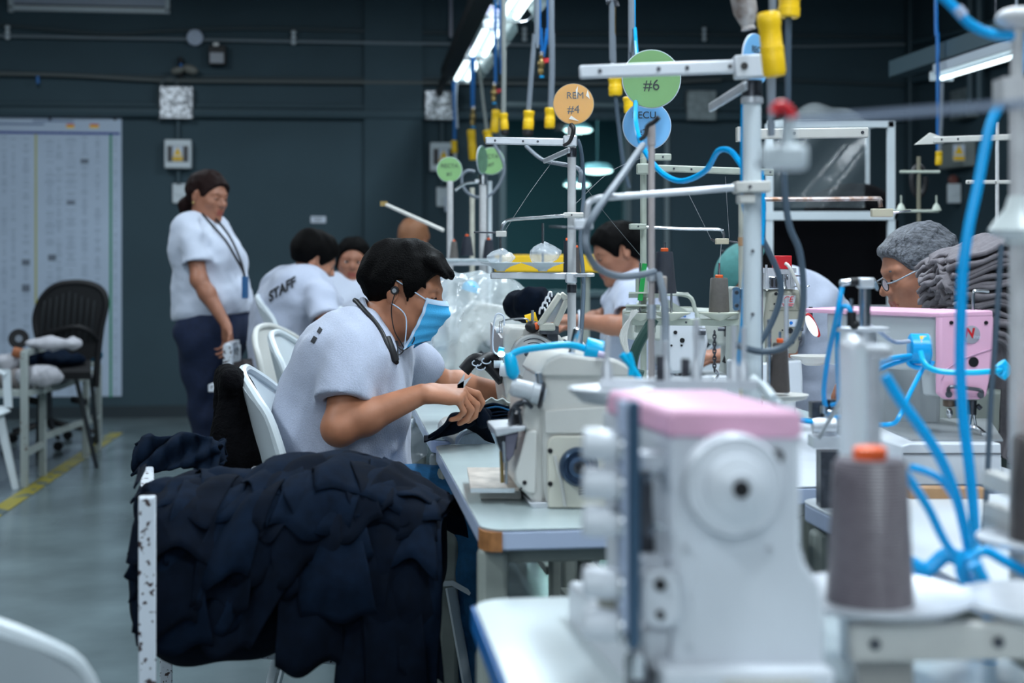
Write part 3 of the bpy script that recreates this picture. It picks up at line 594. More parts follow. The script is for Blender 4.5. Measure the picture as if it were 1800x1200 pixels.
def shirt_build(name, m, parent, levels, side, arms, neck, h, seed=3, infl=.014, fold=.006, sleeve=.62, hem=None, h2=None, extra=None, slr=(.066, .074), lo=None, hi=None):
    pts = [Vector(l[0]) for l in levels]+[Vector(a[0]) for a in arms]+[Vector(a[0]).lerp(Vector(a[1]), sleeve) for a in arms]; m_ = .27
    S = SDF([min(p[i] for p in pts)-m_ for i in range(3)], [max(p[i] for p in pts)+m_ for i in range(3)], h)
    for sh, el in arms:
        sh, el = Vector(sh), Vector(el); e = sh.lerp(el, sleeve); inw = sh+(pts[0]-sh)*.12; S.cap(inw, sh, slr[0]*.9, slr[0], .04); S.cap(sh, e, slr[0], slr[1], .04)
        d = (el-sh).normalized()
        def fn(X, Y, Z, e=e, d=d):
            q = (X-e.x)*d.x+(Y-e.y)*d.y+(Z-e.z)*d.z; return -q
        S.op(fn, [c-.13 for c in (e+d*.09)], [c+.13 for c in (e+d*.09)], .004, 'sub')
        S.cap(e-d*.015, e+d*.1, .048, slr[1]-.010, .006, 'sub')
    torso_stack(S, levels, side, infl)
    if extra: extra(S)
    W = wob(seed, 38, fold, n=6); W2 = wob(seed+1, 90, fold*.35, n=5); S.disp(lambda X, Y, Z: W(X, Y, Z)+W2(X, Y, Z))
    if hem is not None:
        o, nv = Vector(hem[0]), Vector(hem[1]).normalized(); S.op(lambda X, Y, Z: ((X-o.x)*nv.x+(Y-o.y)*nv.y+(Z-o.z)*nv.z), [o[i]-.6 for i in range(3)], [o[i]+.6 for i in range(3)], .006, 'sub')
    na, nb, nr = neck; S.cap(na, nb, nr, nr*1.15, .012, 'sub')
    return S.build(name, m, parent)
def legs_sdf(S, hip, knee, ankle, toe, r=(.085, .062, .045)):
    S.cap(hip, knee, r[0], r[1], .05); S.cap(knee, ankle, r[1], r[2], .04)
def shoes(parent, ankle, toe, m=None):
    m = m or M_black; a, t = Vector(ankle), Vector(toe); S = SDF([min(a[i], t[i])-.12 for i in range(3)], [max(a[i], t[i])+.12 for i in range(3)], .008); a0 = Vector((a.x, a.y, .045)); t0 = Vector((t.x, t.y, .035)); S.cap(a0-(t0-a0)*.2, t0, .042, .034, .03); S.cap(a, a0, .045, .04, .03)
    S.op(lambda X, Y, Z: Z+0*X+0*Y, [a.x-.3, a.y-.3, -.1], [a.x+.3, a.y+.3, 0], .004, 'sub'); return S.build('shoe', m, parent)
def body_obj(name, S, M, s, label, mats=None):
    V, F = S.mesh(); FM = paint_lips(M, s)(V[F].mean(axis=1)); o = link_mesh(name, V, F, mats or [M_skin, M_lip], None, FM, 0, origin=(float(V[:, 0].mean()), float(V[:, 1].mean()), float(V[:, 2].min()))); tag(o, label, 'person'); return o

# ---------------------------------------------------------------- 1. the worker with the blue mask
D0 = 3.6
def worker():
    M = basis((math.cos(.22), -.14, -math.sin(.22)), (.2, .0, 1), P(714, 511, D0), .96); s = .96
    neckb = P(655, 578, D0); sideL = Vector((.10, .99, 0)).normalized()
    lev = [(P(650, 590, D0), .09, .045), (P(634, 612, D0), .180, .070), (P(620, 650, D0), .195, .104), (P(610, 700, D0), .180, .125), (P(603, 770, D0), .178, .130), (P(606, 850, D0), .185, .135), (P(615, 905, D0), .185, .125)]
    shN, elN, wrN = P(620, 625, 3.41), P(597, 752, 3.33), P(742, 692, 3.36)
    shF, elF, wrF = P(690, 612, 3.80), P(765, 672, 3.96), P(905, 694, 4.0)
    S = SDF([-.80, 3.0, -.02], [.16, 4.25, 1.36], .0042)
    head_sdf(S, M, s)
    S.cap(M @ Vector((-.015, 0, -.05)), neckb, .055, .060, .03); S.cap(M @ Vector((.01, 0, -.07)), neckb+Vector((.02, 0, 0)), .046, .055, .03)
    torso_stack(S, lev, sideL, -.012)
    for sh, el, wr in ((shN, elN, wrN), (shF, elF, wrF)): S.cap(lev[1][0], sh, .05, .05, .05); arms_skin(S, sh, el, wr, 1.0)
    # near hand, curled round the snips and the cloth
    hand_sdf(S, wrN+Vector((.006, 0, 0)), (1, .05, -.02), (0, .45, -1), (.15, .9, .35), ((.35, .75, .9), (.75, .95, .7), (.95, 1.0, .6), (1.1, 1.1, .6)), 1.0, (.15, .45), .06, .5)
    hand_sdf(S, wrF, (1, .1, -.45), (0, 0, -1), (.0, -1, .1), (.25, .3, .3, .35), 1.0)
    hipN, hipF = P(618, 880, 3.47), P(618, 880, 3.72); kN, kF = P(838, 872, 3.45), P(838, 868, 3.85); aN, aF = Vector((kN.x+.02, kN.y, .10)), Vector((kF.x+.02, kF.y, .10))
    for h_, k_, a_ in ((hipN, kN, aN), (hipF, kF, aF)): legs_sdf(S, h_, k_, a_, None, (.075, .052, .038))
    o = body_obj('person', S, M, s, 'young worker in heather grey tee and blue face mask trimming navy cloth')
    def over(S, p, R):
        for i in range(9):      # swept fringe
            y = -.062+.0155*i; S.cap(p(.062, y, .088), p(.112-abs(y)*.3, y*1.05, .072-.006*(i % 3)), .018, .007, .012)
        S.cap(p(.03, -.068, .06), p(.062, -.072, .022), .015, .004, .01); S.cap(p(.02, -.078, .03), p(.025, -.078, -.022), .008, .003, .006); S.cap(p(.02, .078, .03), p(.025, .078, -.022), .008, .003, .006)
    hair_build('hair', M_hair, M, s, o, .0038, back=-.075, side=0, front=.058, vol=.022, seed=5, over=over)
    eye_parts(M, s, o, closed=1)
    def ex(S):
        S.cap(P(596, 620, D0), P(568, 720, D0), .075, .09, .08); S.cap(P(568, 730, D0), P(572, 840, D0), .095, .10, .08); S.cap(P(655, 650, 3.45), P(660, 730, 3.5), .045, .07, .06)
        for (x0, y0, x1, y1, d, r) in ((668, 630, 664, 700, 3.40, .014), (685, 650, 660, 780, 3.44, .014), (575, 690, 545, 800, 3.46, .012), (620, 800, 690, 790, 3.46, .012)): S.cap(P(x0, y0, d), P(x1, y1, d), r, r*.6, .03)
    sh = shirt_build('shirt', M_shirt, o, lev, sideL, [(shN, elN), (shF, elF)], (neckb+Vector((-.01, 0, -.015)), M @ Vector((0, 0, -.06)), .063), .0065, 7, infl=.008, fold=.0065, sleeve=.66, extra=ex, slr=(.064, .074), hem=(P(600, 880, D0), (0.05, 0, 1)))
    # collar ribbing
    b = MB(); cp = []
    for i in range(25):
        a = 2*PI*i/24; c = neckb+Vector((.008, 0, .012)); ax = (M @ Vector((0, 0, -.06))-neckb).normalized(); X, Y, _ = frame_of(ax); cp.append(c+X*math.cos(a)*.069+Y*math.sin(a)*.069)
    b.tube(cp, .009, 8, 2, False); b.build('collar', M_shirt, o)
    # letters on the back
    from mathutils.bvhtree import BVHTree
    trees = [BVHTree.FromPolygons([tuple(root_of(q).location+v.co) for v in q.data.vertices], [tuple(p.vertices) for p in q.data.polygons]) for q in (sh, o)]
    def onto(px, py, off=.006):
        d = P(px, py, 1)-Vector((0, 0, CAMZ)); best = None
        for tr in trees:
            h_ = tr.ray_cast(Vector((0, 0, CAMZ)), d.normalized())
            if h_[0] is not None and h_[0].y < 4.0 and (best is None or h_[0].y < best.y): best = h_[0]
        return (best if best is not None else P(px, py, 3.5))-d.normalized()*off
    for q4 in (((546, 600), (552, 590), (558, 594), (552, 604)), ((557, 583), (562, 574), (567, 579), (562, 587))):
        b = MB(); b.grid(lambda u, v: onto(*(q4[0][i]*(1-u)*(1-v)+q4[3][i]*u*(1-v)+q4[1][i]*(1-u)*v+q4[2][i]*u*v for i in (0, 1)), .0025), 5, 5, -.001); b.build('back_print', M_print, sh)
    # jeans
    S = SDF([-.72, 3.2, .02], [.08, 4.1, .75], .009)
    S.cap(P(612, 895, 3.5), P(612, 895, 3.7), .12, .12, .05)
    for h_, k_, a_ in ((hipN, kN, aN), (hipF, kF, aF)): legs_sdf(S, h_, k_, a_, None, (.094, .070, .058))
    W = wob(2, 50, .006); S.disp(W); S.build('jeans', M_jean, o)
    shoes(o, aN, aN+Vector((.16, 0, 0))); shoes(o, aF, aF+Vector((.16, 0, 0)))
    # mask: pleated shell wrapped round the lower face
    R = rot3(M)
    def mk(u, v):
        a = (u-.5)*2*(.86+.24*v); z = -.005-.109*v; bul = math.sin(PI*min(1, max(0, v*1.02)))*.008+.016*math.exp(-((v-.27)/.22)**2)*math.exp(-(a/.6)**2)
        rx = .110+bul-.016*v*v; ry = .079-.012*v; pl = .0016*math.sin(v*26); pinch = abs(a)**3*.010
        z2 = z+(.5-v)*pinch*3.0+(-.012*abs(a)**2); return M @ Vector((.002+(rx+pl)*math.cos(a)-.006, (ry+pl+.005)*math.sin(a), z2))
    b = MB(); b.grid(mk, 34, 26, .0015); mo = b.build('face_mask', M_mask, o, sharp=0); mo['label'] = 'light blue pleated face mask'
    b = MB(); b.grid(lambda u, v: mk(u, v*.10)+(M.to_3x3() @ Vector((.0012, 0, .001))), 34, 4, .002); b.build('mask_edge', M_maskw, mo)
    for u in (.0, .965):
        b = MB(); b.grid(lambda a, v, u=u: mk(u+a*.035, v)+(M.to_3x3() @ Vector((.001, (-.0015 if u < .5 else .0015), 0))), 4, 22, .002); b.build('side_band', M_maskw, mo)
    for q, u in ((-1, 0.01), (1, .99)):
        for v in (.03, .97): b = MB(); b.tube([mk(u, v), M @ Vector((.03, q*.078, (.008 if v < .5 else -.062))), M @ Vector((-.012, q*.088, (.024 if v < .5 else -.036)))], .0016, 6, 6); b.build('ear_loop', M_maskw, mo)
    # neckband earphones
    b = MB(); nb = neckb
    b.tube([onto(695, 636), onto(688, 622), onto(680, 604), onto(670, 582), onto(656, 562), onto(641, 546), P(628, 531, 3.54), P(624, 528, 3.6), P(636, 536, 3.68), P(668, 570, 3.71), P(690, 610, 3.70)], .0062, 10, 6); e = b.build('neckband', M_black, o); e['label'] = 'black neckband of the earphones'
    b = MB(); b.tube([onto(695, 634, .010), onto(687, 612, .010), onto(680, 594, .010)], .0105, 10, 4); b.build('battery_pod', M_black, e); b = MB(); b.tube([onto(696, 602, .012), onto(697, 637, .012)], .006, 8, 1); b.build('remote_pod', M_black, e)
    ear = M @ Vector((-.010, -.092, -.002)); b = MB(); b.cyl(ear, ear+Vector((.0, -.016, 0)), .011, .009, 14); bd = b.build('earbud', M_black, e); b = MB(); b.cyl(ear+Vector((0, -.016, 0)), ear+Vector((0, -.018, 0)), .0055, n=12); b.build('earbud_cap', M_steel, bd)
    b = MB(); e0 = ear+Vector((0, -.012, -.01)); b.tube([e0, P(688, 545, e0.y), P(693, 580, e0.y+.01), onto(705, 602, .02), onto(710, 614, .02), onto(701, 623, .02), onto(690, 612, .012)], .0015, 6, 6); b.build('earbud_wire', M_black, e)
    b = MB(); b.tube([P(728, 588, 3.55), P(727, 600, 3.52), onto(716, 612, .03), onto(706, 615, .025), onto(697, 606, .015)], .0015, 6, 6); b.build('earbud_wire', M_black, e)
    return M
WM = worker()

# generic seated / standing figure used for the five people further back
def figure(label, M, s, lev, side, arms, mats, shirtm, hair, neckb, h, legs=None, jeans=None, hands=None, fem=0, hipc=None, eyes=1, sleeve=.6, hem=None, seed=11, extra=None, lo=None, hi=None, infl=.012, slr=(.062, .070), fold=.007, brow=None):
    pts = [M.translation]+[Vector(l[0]) for l in lev]+[Vector(q) for a in arms for q in a]+([Vector(q) for a in legs for q in a[:3]] if legs else [])
    S = SDF([min(p[i] for p in pts)-.22 for i in range(3)], [max(p[i] for p in pts)+.2 for i in range(3)], h)
    head_sdf(S, M, s); S.cap(M @ Vector((-.015, 0, -.05)), neckb, .050*s, .056*s, .03); torso_stack(S, lev, side, -.012)
    for sh, el, wr in arms: S.cap(lev[1][0], sh, .05, .048, .05); arms_skin(S, sh, el, wr, .95)
    for hd in hands or []: hand_sdf(S, **hd)
    for l in legs or []: legs_sdf(S, l[0], l[1], l[2], None, (.075, .055, .04))
    o = body_obj('person', S, M, s, label, mats)
    if hair: hair_build('hair', parent=o, M=M, s=s, h=max(.005, h*.9), **hair)
    if eyes is not None: eye_parts(M, s, o, eyes, brow or M_hair)
    sh = shirt_build('shirt', shirtm, o, lev, side, [(a[0], a[1]) for a in arms], (neckb+Vector((0, 0, -.01)), M @ Vector((0, 0, -.06)), .058*s), max(.008, h), seed, infl, fold, sleeve, hem, extra=extra, slr=slr)
    if legs:
        S = SDF([min(p[i] for p in pts)-.22 for i in range(3)], [max(p[i] for p in pts)+.2 for i in range(3)], .011)
        if hipc is not None: c, sd_, w_, r_ = hipc; S.cap(Vector(c)-Vector(sd_)*w_, Vector(c)+Vector(sd_)*w_, r_, None, .05)
        for l in legs: legs_sdf(S, l[0], l[1], l[2], None, l[4] if len(l) > 4 else (.095, .07, .06))
        S.disp(wob(seed, 40, .006)); S.build('trousers', jeans, o)
        for l in legs: shoes(o, l[2], l[3])
    return o, sh

# 2. standing woman, D 6.75
def woman():
    D = 6.75; M = basis((.86, -.50, -.16), (.10, 0, 1), P(366, 346, D), .98); s = .98
    sd = Vector((.28, .96, 0)).normalized(); nb = P(352, 388, D)
    lev = [(P(352, 394, D), .09, .040), (P(350, 412, D), .155, .066), (P(360, 440, D), .165, .100), (P(370, 468, D), .165, .118), (P(370, 500, D), .16, .118), (P(372, 530, D), .17, .128), (P(370, 556, D), .175, .132)]
    lev = [l[:3] for l in lev]
    aN = (P(340, 424, 6.58), P(350, 492, 6.52), P(397, 570, 6.48)); aF = (P(385, 412, 6.9), P(400, 470, 7.0), P(415, 520, 6.9))
    hip = P(372, 585, D)
    legs = [(hip-sd*.10, P(365, 720, 6.7), P(372, 855, 6.68), P(392, 870, 6.6), (.125, .085, .07)), (hip+sd*.10, P(372, 720, 6.85), P(380, 850, 6.85), P(400, 862, 6.8), (.125, .085, .07))]
    legs = [(l[0], l[1], Vector((l[2].x, l[2].y, .08)), Vector((l[3].x+.05, l[3].y-.02, .05)), l[4]) for l in legs]
    def ext(S, p, R): S.ell(p(-.085, 0, .02), (.03, .05, .05), R, .03)
    def ovr(S, p, R): S.cap(p(-.09, 0, .0), p(-.135, .0, -.06), .026, .034, .02); S.cap(p(-.135, 0, -.06), p(-.13, 0, -.14), .034, .012, .02)
    hands = [dict(wrist=aN[2], dirv=(.12, 0, -1), palmn=(-1, .3, 0), thumb_side=(.6, -.6, 0), curl=(.4, .45, .5, .55), s=.95, tcurl=.3), dict(wrist=aF[2], dirv=(.3, 0, -1), palmn=(-1, 0, 0), thumb_side=(.3, -.8, 0), s=.9)]
    def ex(S): S.ell(P(396, 455, 6.68), (.085, .10, .09), None, .08); S.ell(P(392, 525, 6.7), (.11, .14, .09), None, .09)
    o, sh = figure('woman standing by the wall in pale grey tee and navy trousers with a lanyard', M, s, lev, sd, [aN, aF], [M_skin2, M_lip], M_shirt2, dict(m=M_hairb, back=-.06, front=.055, side=-.0, vol=.013, seed=3, over=ovr, extra=ext), nb, .0075, legs, M_pant, hands, hipc=(P(384, 572, D), sd, .07, .142), eyes=1, sleeve=.60, hem=(P(374, 556, D), (-.12, 0, 1)), extra=ex, slr=(.058, .072))
    b = MB(); b.tube([P(356, 376, 6.62), P(375, 398, 6.50), P(398, 425, 6.48), P(414, 452, 6.50), P(428, 478, 6.52), P(430, 495, 6.52)], .006, 6, 5); b.tube([P(372, 378, 6.75), P(386, 392, 6.66), P(405, 418, 6.60), P(422, 455, 6.56), P(429, 480, 6.55)], .006, 6, 5); l = b.build('lanyard', M_black, o); b = MB(); b.box(P(431, 505, 6.5), (.02, .06, .10)); b.build('badge', mat('badge_blue', (.02, .10, .25), .4), l)
    b = MB(); b.sph(M @ Vector((-.012, -.084, -.038)), .007, 8); b.build('earring', M_brass, o)
woman()

# 3. man in STAFF tee bent forward, D 6.2
def staff():
    D = 6.2; M = basis((.88, .30, -.45), (.45, 0, 1), P(553, 456, D), .95)
    sd = Vector((-.35, .93, 0)).normalized(); nb = P(540, 490, D)
    lev = [(P(536, 496, D), .10, .045), (P(528, 512, D), .19, .075), (P(520, 530, D), .225, .125), (P(513, 565, D), .20, .14), (P(512, 610, D), .19, .145), (P(515, 660, D), .19, .14)]
    aN = (P(560, 522, 5.98), P(580, 588, 5.85), P(640, 600, 5.95)); aF = (P(548, 505, 6.42), P(600, 560, 6.6), P(650, 590, 6.4))
    hip = P(520, 690, D); legs = [(hip-sd*.1, P(600, 690, 6.0), Vector((-.74, 6.0, .08)), Vector((-.6, 6.0, .05))), (hip+sd*.1, P(605, 690, 6.35), Vector((-.74, 6.35, .08)), Vector((-.6, 6.35, .05)))]
    hands = [dict(wrist=a[2], dirv=(1, .1, -.2), palmn=(0, 0, -1), thumb_side=(0, 1, 0), s=.95) for a in (aN, aF)]
    o, sh = figure('seated man bent forward in grey tee lettered STAFF on its back', M, .95, lev, sd, [aN, aF], [M_skin3, M_lip], M_shirt, dict(m=M_hair, back=-.045, front=.05, vol=.02, seed=8), nb, .009, legs, M_pant, hands, hipc=(hip, sd, .08, .13), sleeve=.62, hem=(P(515, 660, D), (0, 0, 1)))
    # lettering laid on the back
    u = (P(512, 494, 5.95)-P(474, 520, 6.06)).normalized(); nrm = Vector((-.55, -.80, .30)).normalized(); v = nrm.cross(u); c = P(493, 509, 5.94)
    from mathutils.bvhtree import BVHTree
    me = sh.data; bt = BVHTree.FromPolygons([tuple(sh.parent.location+q.co) for q in me.vertices], [tuple(p.vertices) for p in me.polygons])
    def warp(p):
        q = c+u*(p.x)+v*(p.y)
        h_ = bt.ray_cast(q+Vector((0, -.3, 0)), Vector((0, 1, 0)))
        z = h_[0] if h_[0] is not None else q
        return Vector((z.x, z.y-.005-p.z*0-(.002 if p.z > 0 else 0), z.z))
    text_part('lettering', 'STAFF', .068, c, u, v, M_print, sh, warp=warp, bold=.002, depth=.001)
    b = MB(); b.tube([P(594, 548, 5.9), P(599, 541, 5.92), P(603, 546, 5.95)], .008, 8); b.build('bracelet', M_white, o)
staff()

# 4. girl facing us, D 7.0
def girl():
    D = 7.0; M = basis((.10, -1, -.10), (.05, 0, 1), P(620, 458, D), .90)
    sd = Vector((1, .2, 0)).normalized(); nb = P(615, 492, D)
    lev = [(P(614, 502, D), .09, .045), (P(613, 518, D), .17, .070), (P(612, 545, D), .175, .105), (P(610, 590, D), .16, .115), (P(610, 640, D), .16, .12)]
    aN = (P(585, 515, 7.0), P(582, 590, 6.8), P(610, 600, 6.6)); aF = (P(645, 515, 7.05), P(655, 580, 6.9), P(640, 600, 6.7))
    def ovr(S, p, R): S.ell(p(-.10, 0, .02), (.035, .04, .04), R, .02); S.cap(p(.02, .06, .07), p(-.02, .082, -.04), .02, .012, .02); S.cap(p(.02, -.06, .07), p(-.02, -.082, -.04), .02, .012, .02)
    o, sh = figure('young woman in pale tee looking at us from behind the bent man', M, .93, lev, sd, [aN, aF], [M_skin2, M_lip], M_shirt2, dict(m=M_hair, back=-.06, front=.058, vol=.014, seed=4, over=ovr), nb, .0075, None, None, None, eyes=0, sleeve=.55)
girl()
def hidden_head():
    D = 8.0; M = basis((.4, .9, -.2), (0, 0, 1), P(728, 422, D), .95); nb = P(724, 465, D); sd = Vector((.9, -.4, 0)).normalized()
    lev = [(P(724, 468, D), .11, .055), (P(722, 484, D), .19, .09), (P(722, 530, D), .18, .11), (P(722, 600, D), .17, .12)]
    aN = (P(695, 488, 8), P(692, 560, 8), P(700, 590, 8.2)); aF = (P(755, 488, 8), P(757, 560, 8), P(745, 590, 8.2))
    figure('tan-haired worker whose crown shows behind the masked worker', M, .95, lev, sd, [aN, aF], [M_skin3, M_lip], M_shirt2, dict(m=M_hairt, back=-.06, front=.055, vol=.014, seed=6), nb, .011, None, None, None, eyes=None)
hidden_head()

# 6. man facing left beyond the tables, D 5.9
def man_left():
    D = 5.9; M = basis((-.92, -.22, -.34), (-.34, 0, 1), P(1084, 445, D), 1.02)
    sd = Vector((.05, 1, 0)).normalized(); nb = P(1118, 490, D)
    lev = [(P(1122, 500, D), .09, .045), (P(1130, 518, D), .19, .075), (P(1128, 540, D), .20, .115), (P(1128, 590, D), .19, .13), (P(1130, 640, D), .18, .13), (P(1135, 690, D), .18, .13)]
    aN = (P(1114, 528, 5.68), P(1100, 575, 5.6), P(1012, 562, 5.66)); aF = (P(1105, 515, 6.1), P(1060, 560, 6.2), P(1005, 570, 6.1))
    hands = [dict(wrist=aN[2], dirv=(-1, 0, .05), palmn=(0, 0, -1), thumb_side=(0, 1, .3), curl=(.5, .5, .5, .5), s=.95), dict(wrist=aF[2], dirv=(-1, 0, -.1), palmn=(0, 0, -1), thumb_side=(0, -1, 0), curl=(.4, .4, .4, .4), s=.95)]
    o, sh = figure('dark-haired man in grey tee facing left behind the spool stands', M, 1.02, lev, sd, [aN, aF], [M_skin2, M_lip], M_shirt, dict(m=M_hair, back=-.055, front=.055, side=-.0, vol=.014, seed=14), nb, .0065, None, None, hands, eyes=1, sleeve=.62)
    b = MB(); w_ = P(1018, 562, 5.64); b.tube([w_+Vector((0, .03*math.cos(a*.524), .035*math.sin(a*.524))) for a in range(13)], .005, 6, 2); b.build('beaded_bracelet', M_paper, o)
man_left()

# 7. man with the teal cap bent over, D 5.2
def man_cap():
    D = 5.2; M = basis((-.70, -.35, -.75), (-.72, 0, .55), P(1318, 492, D), 1.02)
    sd = Vector((.2, .97, 0)).normalized(); nb = P(1352, 520, D)
    lev = [(P(1362, 520, D), .12, .06), (P(1385, 530, D), .20, .10), (P(1415, 560, D), .21, .13), (P(1430, 600, D), .19, .14), (P(1440, 650, D), .19, .14), (P(1440, 700, D), .19, .14)]
    aN = (P(1385, 545, 4.98), P(1380, 622, 4.9), P(1280, 622, 4.95)); aF = (P(1400, 530, 5.4), P(1330, 620, 5.5), P(1260, 628, 5.4))
    hands = [dict(wrist=aN[2], dirv=(-1, 0, -.05), palmn=(0, 0, -1), thumb_side=(0, 1, .2), curl=(.5, .5, .55, .6), s=.95), dict(wrist=aF[2], dirv=(-1, 0, -.1), palmn=(0, 0, -1), thumb_side=(0, -1, 0), s=.95)]
    o, sh = figure('man in teal cap and grey tee bent low over his machine', M, 1.02, lev, sd, [aN, aF], [M_skin2, M_lip], M_shirt, dict(m=M_hair, back=-.06, front=.05, vol=.008, seed=21), nb, .009, None, None, hands, eyes=None, sleeve=.68)
    S = SDF([M.translation[i]-.25 for i in range(3)], [M.translation[i]+.25 for i in range(3)], .005); R = rot3(M); p = lambda x, y, z: M @ Vector((x, y, z))
    S.ell(p(-.01, 0, .045), (.118, .096, .092), R, .01); Mi = np.array(M.inverted())
    X, Y, Z = np.meshgrid(*[a.astype(np.float32) for a in S.ax], indexing='ij', sparse=True); z = Mi[2, 0]*X+Mi[2, 1]*Y+Mi[2, 2]*Z+Mi[2, 3]; S.f = np.maximum(S.f, .03-z).astype(np.float32)
    S.cap(p(.09, -.03, .045), p(.17, -.02, .03), .012, .006, .01); S.cap(p(.09, .03, .045), p(.17, .02, .03), .012, .006, .01); S.cap(p(.09, 0, .045), p(.18, 0, .032), .012, .006, .02)
    cp = S.build('cap', mat('teal_cap', (.045, .17, .165), .8, noise=.15, nscale=40, bump=.2, bscale=200), o); b = MB(); b.sph(p(-.01, 0, .138), .008, 8); b.build('cap_button', M_print, cp)
man_cap()

# 8. older man with glasses on the right, D 3.9
def man_old():
    D = 3.9; M = basis((-.93, -.12, -.28), (-.28, 0, 1), P(1614, 476, D), 1.06); s = 1.06
    sd = Vector((.05, 1, 0)).normalized(); nb = P(1655, 545, D)
    lev = [(P(1668, 560, D), .09, .045), (P(1680, 590, D), .19, .08), (P(1700, 630, D), .20, .13), (P(1710, 700, D), .19, .14), (P(1715, 800, D), .18, .14), (P(1715, 880, D), .18, .13)]
    aN = (P(1680, 600, 3.72), P(1660, 715, 3.68), P(1560, 700, 3.75)); aF = (P(1670, 590, 4.08), P(1610, 690, 4.15), P(1545, 645, 4.1))
    hands = [dict(wrist=aN[2], dirv=(-1, .2, 0), palmn=(0, 0, -1), thumb_side=(0, 1, .2), curl=(.4, .4, .45, .5)), dict(wrist=aF[2], dirv=(-1, 0, -.3), palmn=(0, 0, -1), thumb_side=(0, -1, 0), curl=(.4, .4, .45, .5))]
    def ovr(S, p, R): S.cap(p(.07, -.02, .075), p(.07, .02, .075), .014, .014, .02)
    o, sh = figure('older grey-haired man with glasses facing left beside the taupe cloth pile', M, s, lev, sd, [aN, aF], [M_skin2, M_lip], M_shirt, dict(m=M_hairg, back=-.07, front=.060, side=-.0, vol=.0075, lump=.0015, seed=31, over=ovr), nb, .0055, None, None, hands, eyes=1, sleeve=.62, brow=M_hairg)
    p = lambda x, y, z: M @ Vector((x, y, z)); R = rot3(M)
    b = MB()
    for q in (-1, 1): b.tube([p(.108, q*.032+.020*math.cos(a*PI/8), -.006+.016*math.sin(a*PI/8)) for a in range(17)], .0016, 6, 1)
    b.tube([p(.108, -.012, -.004), p(.112, 0, 0), p(.108, .012, -.004)], .0016, 6, 3); g = b.build('glasses', M_black, o)
    for q in (-1, 1):
        b = MB(); b.tube([p(.108, q*.052, -.002), p(.09, q*.070, -.001), p(-.01, q*.088, .018), p(-.025, q*.088, .010)], .0020, 6, 3); b.build('temple', mat('grey_frame', (.25, .30, .36), .35), g)
        b = MB(); b.sph(p(.108, q*.032, -.006), (.0012, .019, .015), 14, R); b.build('lens', mat('spectacle_lens', (.35, .55, .75), .05, alpha=.35, spec=1), g)
man_old()
# ================================================================== tables
def RPT(off, d, z): return RGT*off+FWD*d+Vector((0, 0, z))
def table(label, o0, o1, d0, d1, wood=False, legs=True, lower=False, top=M_lam, z=.75, flip=False):
    c = RPT((o0+o1)/2, (d0+d1)/2, 0); t = thing('sewing_table', label, 'table', c, PHI); w_, l_ = o1-o0, d1-d0
    b = MB(False); r = .045; pts = []
    for cx, cy, a0 in ((w_/2-r, l_/2-r, 0), (-w_/2+r, l_/2-r, 90), (-w_/2+r, -l_/2+r, 180), (w_/2-r, -l_/2+r, 270)):
        for k in range(6): a = math.radians(a0+k*18); pts.append((cx+r*math.cos(a), cy+r*math.sin(a)))
    b.prism(pts, (0, 0, z-.004), (1, 0, 0), (0, 1, 0), (0, 0, .004)); b.build('tabletop', top, t, bevel=.0015)
    b = MB(False); b.prism([(x*.999, y*.999) for x, y in pts], (0, 0, z-.038), (1, 0, 0), (0, 1, 0), (0, 0, .034)); b.build('edge_band', M_lame, t, bevel=.004)
    if wood:
        b = MB(False); x0, y0 = -w_/2, -l_/2; b.prism([(x0-.0015, y0+.05), (x0-.0015, y0+.028), (x0+.004, y0+.012), (x0+.016, y0), (x0+.034, y0-.0022), (x0+.034, y0+.01), (x0+.01, y0+.05)], (0, 0, z-.0385), (1, 0, 0), (0, 1, 0), (0, 0, .033)); b.build('bare_corner', M_wood, t)
    b = MB(False); b.box((0, -l_/2+.10, z-.058), (w_-.1, .03, .036)); b.box((0, l_/2-.10, z-.058), (w_-.1, .03, .036)); b.build('rail', M_leg, t, bevel=.003)
    if legs:
        for sx in (-1, 1):
            for sy in (-1, 1):
                x, y = sx*(w_/2-.026), sy*(l_/2-.075); b = MB(False); b.box((x, y, (z-.045)/2), (.052, .05, z-.045)); lg = b.build('leg', M_leg, t, bevel=.012)
                b = MB(False); b.cyl((x, y, 0), (x, y, .012), .035, n=14); b.build('foot', M_black, lg)
            b = MB(False); b.beam((sx*(w_/2-.045), -l_/2+.1, .12), (sx*(w_/2-.045), l_/2-.1, .12), .03, .03); b.build('stretcher', M_leg, t, bevel=.003)
        b = MB(False); b.box((-w_/2+.028, -l_/2+.155, z-.075), (.02, .05, .075)); b.build('bracket', M_whitec, t, bevel=.003)
    return t
T0 = table('nearest white sewing table with a blue edge under the pink-topped machine', .185, .76, .75, 1.89, top=mat('white_laminate', (.50, .56, .58), .2, noise=.03, nscale=5))
b = MB(False); b.M = Matrix.Translation((-.2885, 0, .714)); b.box((0, 0, .016), (.004, 1.1, .030)); o = b.build('blue_strip', M_dblue, T0)
T1 = table('sewing table with a bare wooden corner carrying the side-facing overlock', .25, .80, 2.38, 3.50, wood=True)
table('masked worker\'s sewing table holding his overlock machine', .25, .80, 3.60, 4.70)
table('sewing table under the polythene-covered machine', .25, .80, 4.82, 5.92)
table('far sewing table behind the bagged machine, nearest the window', .2, .80, 6.05, 7.15)
table('farthest sewing table, in front of the young woman', -.1, .65, 7.6, 8.5, top=M_paper)
table('right-hand row table nearest the camera under the blue hoses', .88, 1.50, .6, 2.62, top=mat('white_laminate_b', (.60, .64, .68), .3, noise=.03, nscale=5))
table('right-hand row table under the pink-faced machine', .86, 1.46, 2.76, 3.86, top=M_machw)
table('right-hand row table before the man in the teal cap', .86, 1.42, 3.96, 5.06)
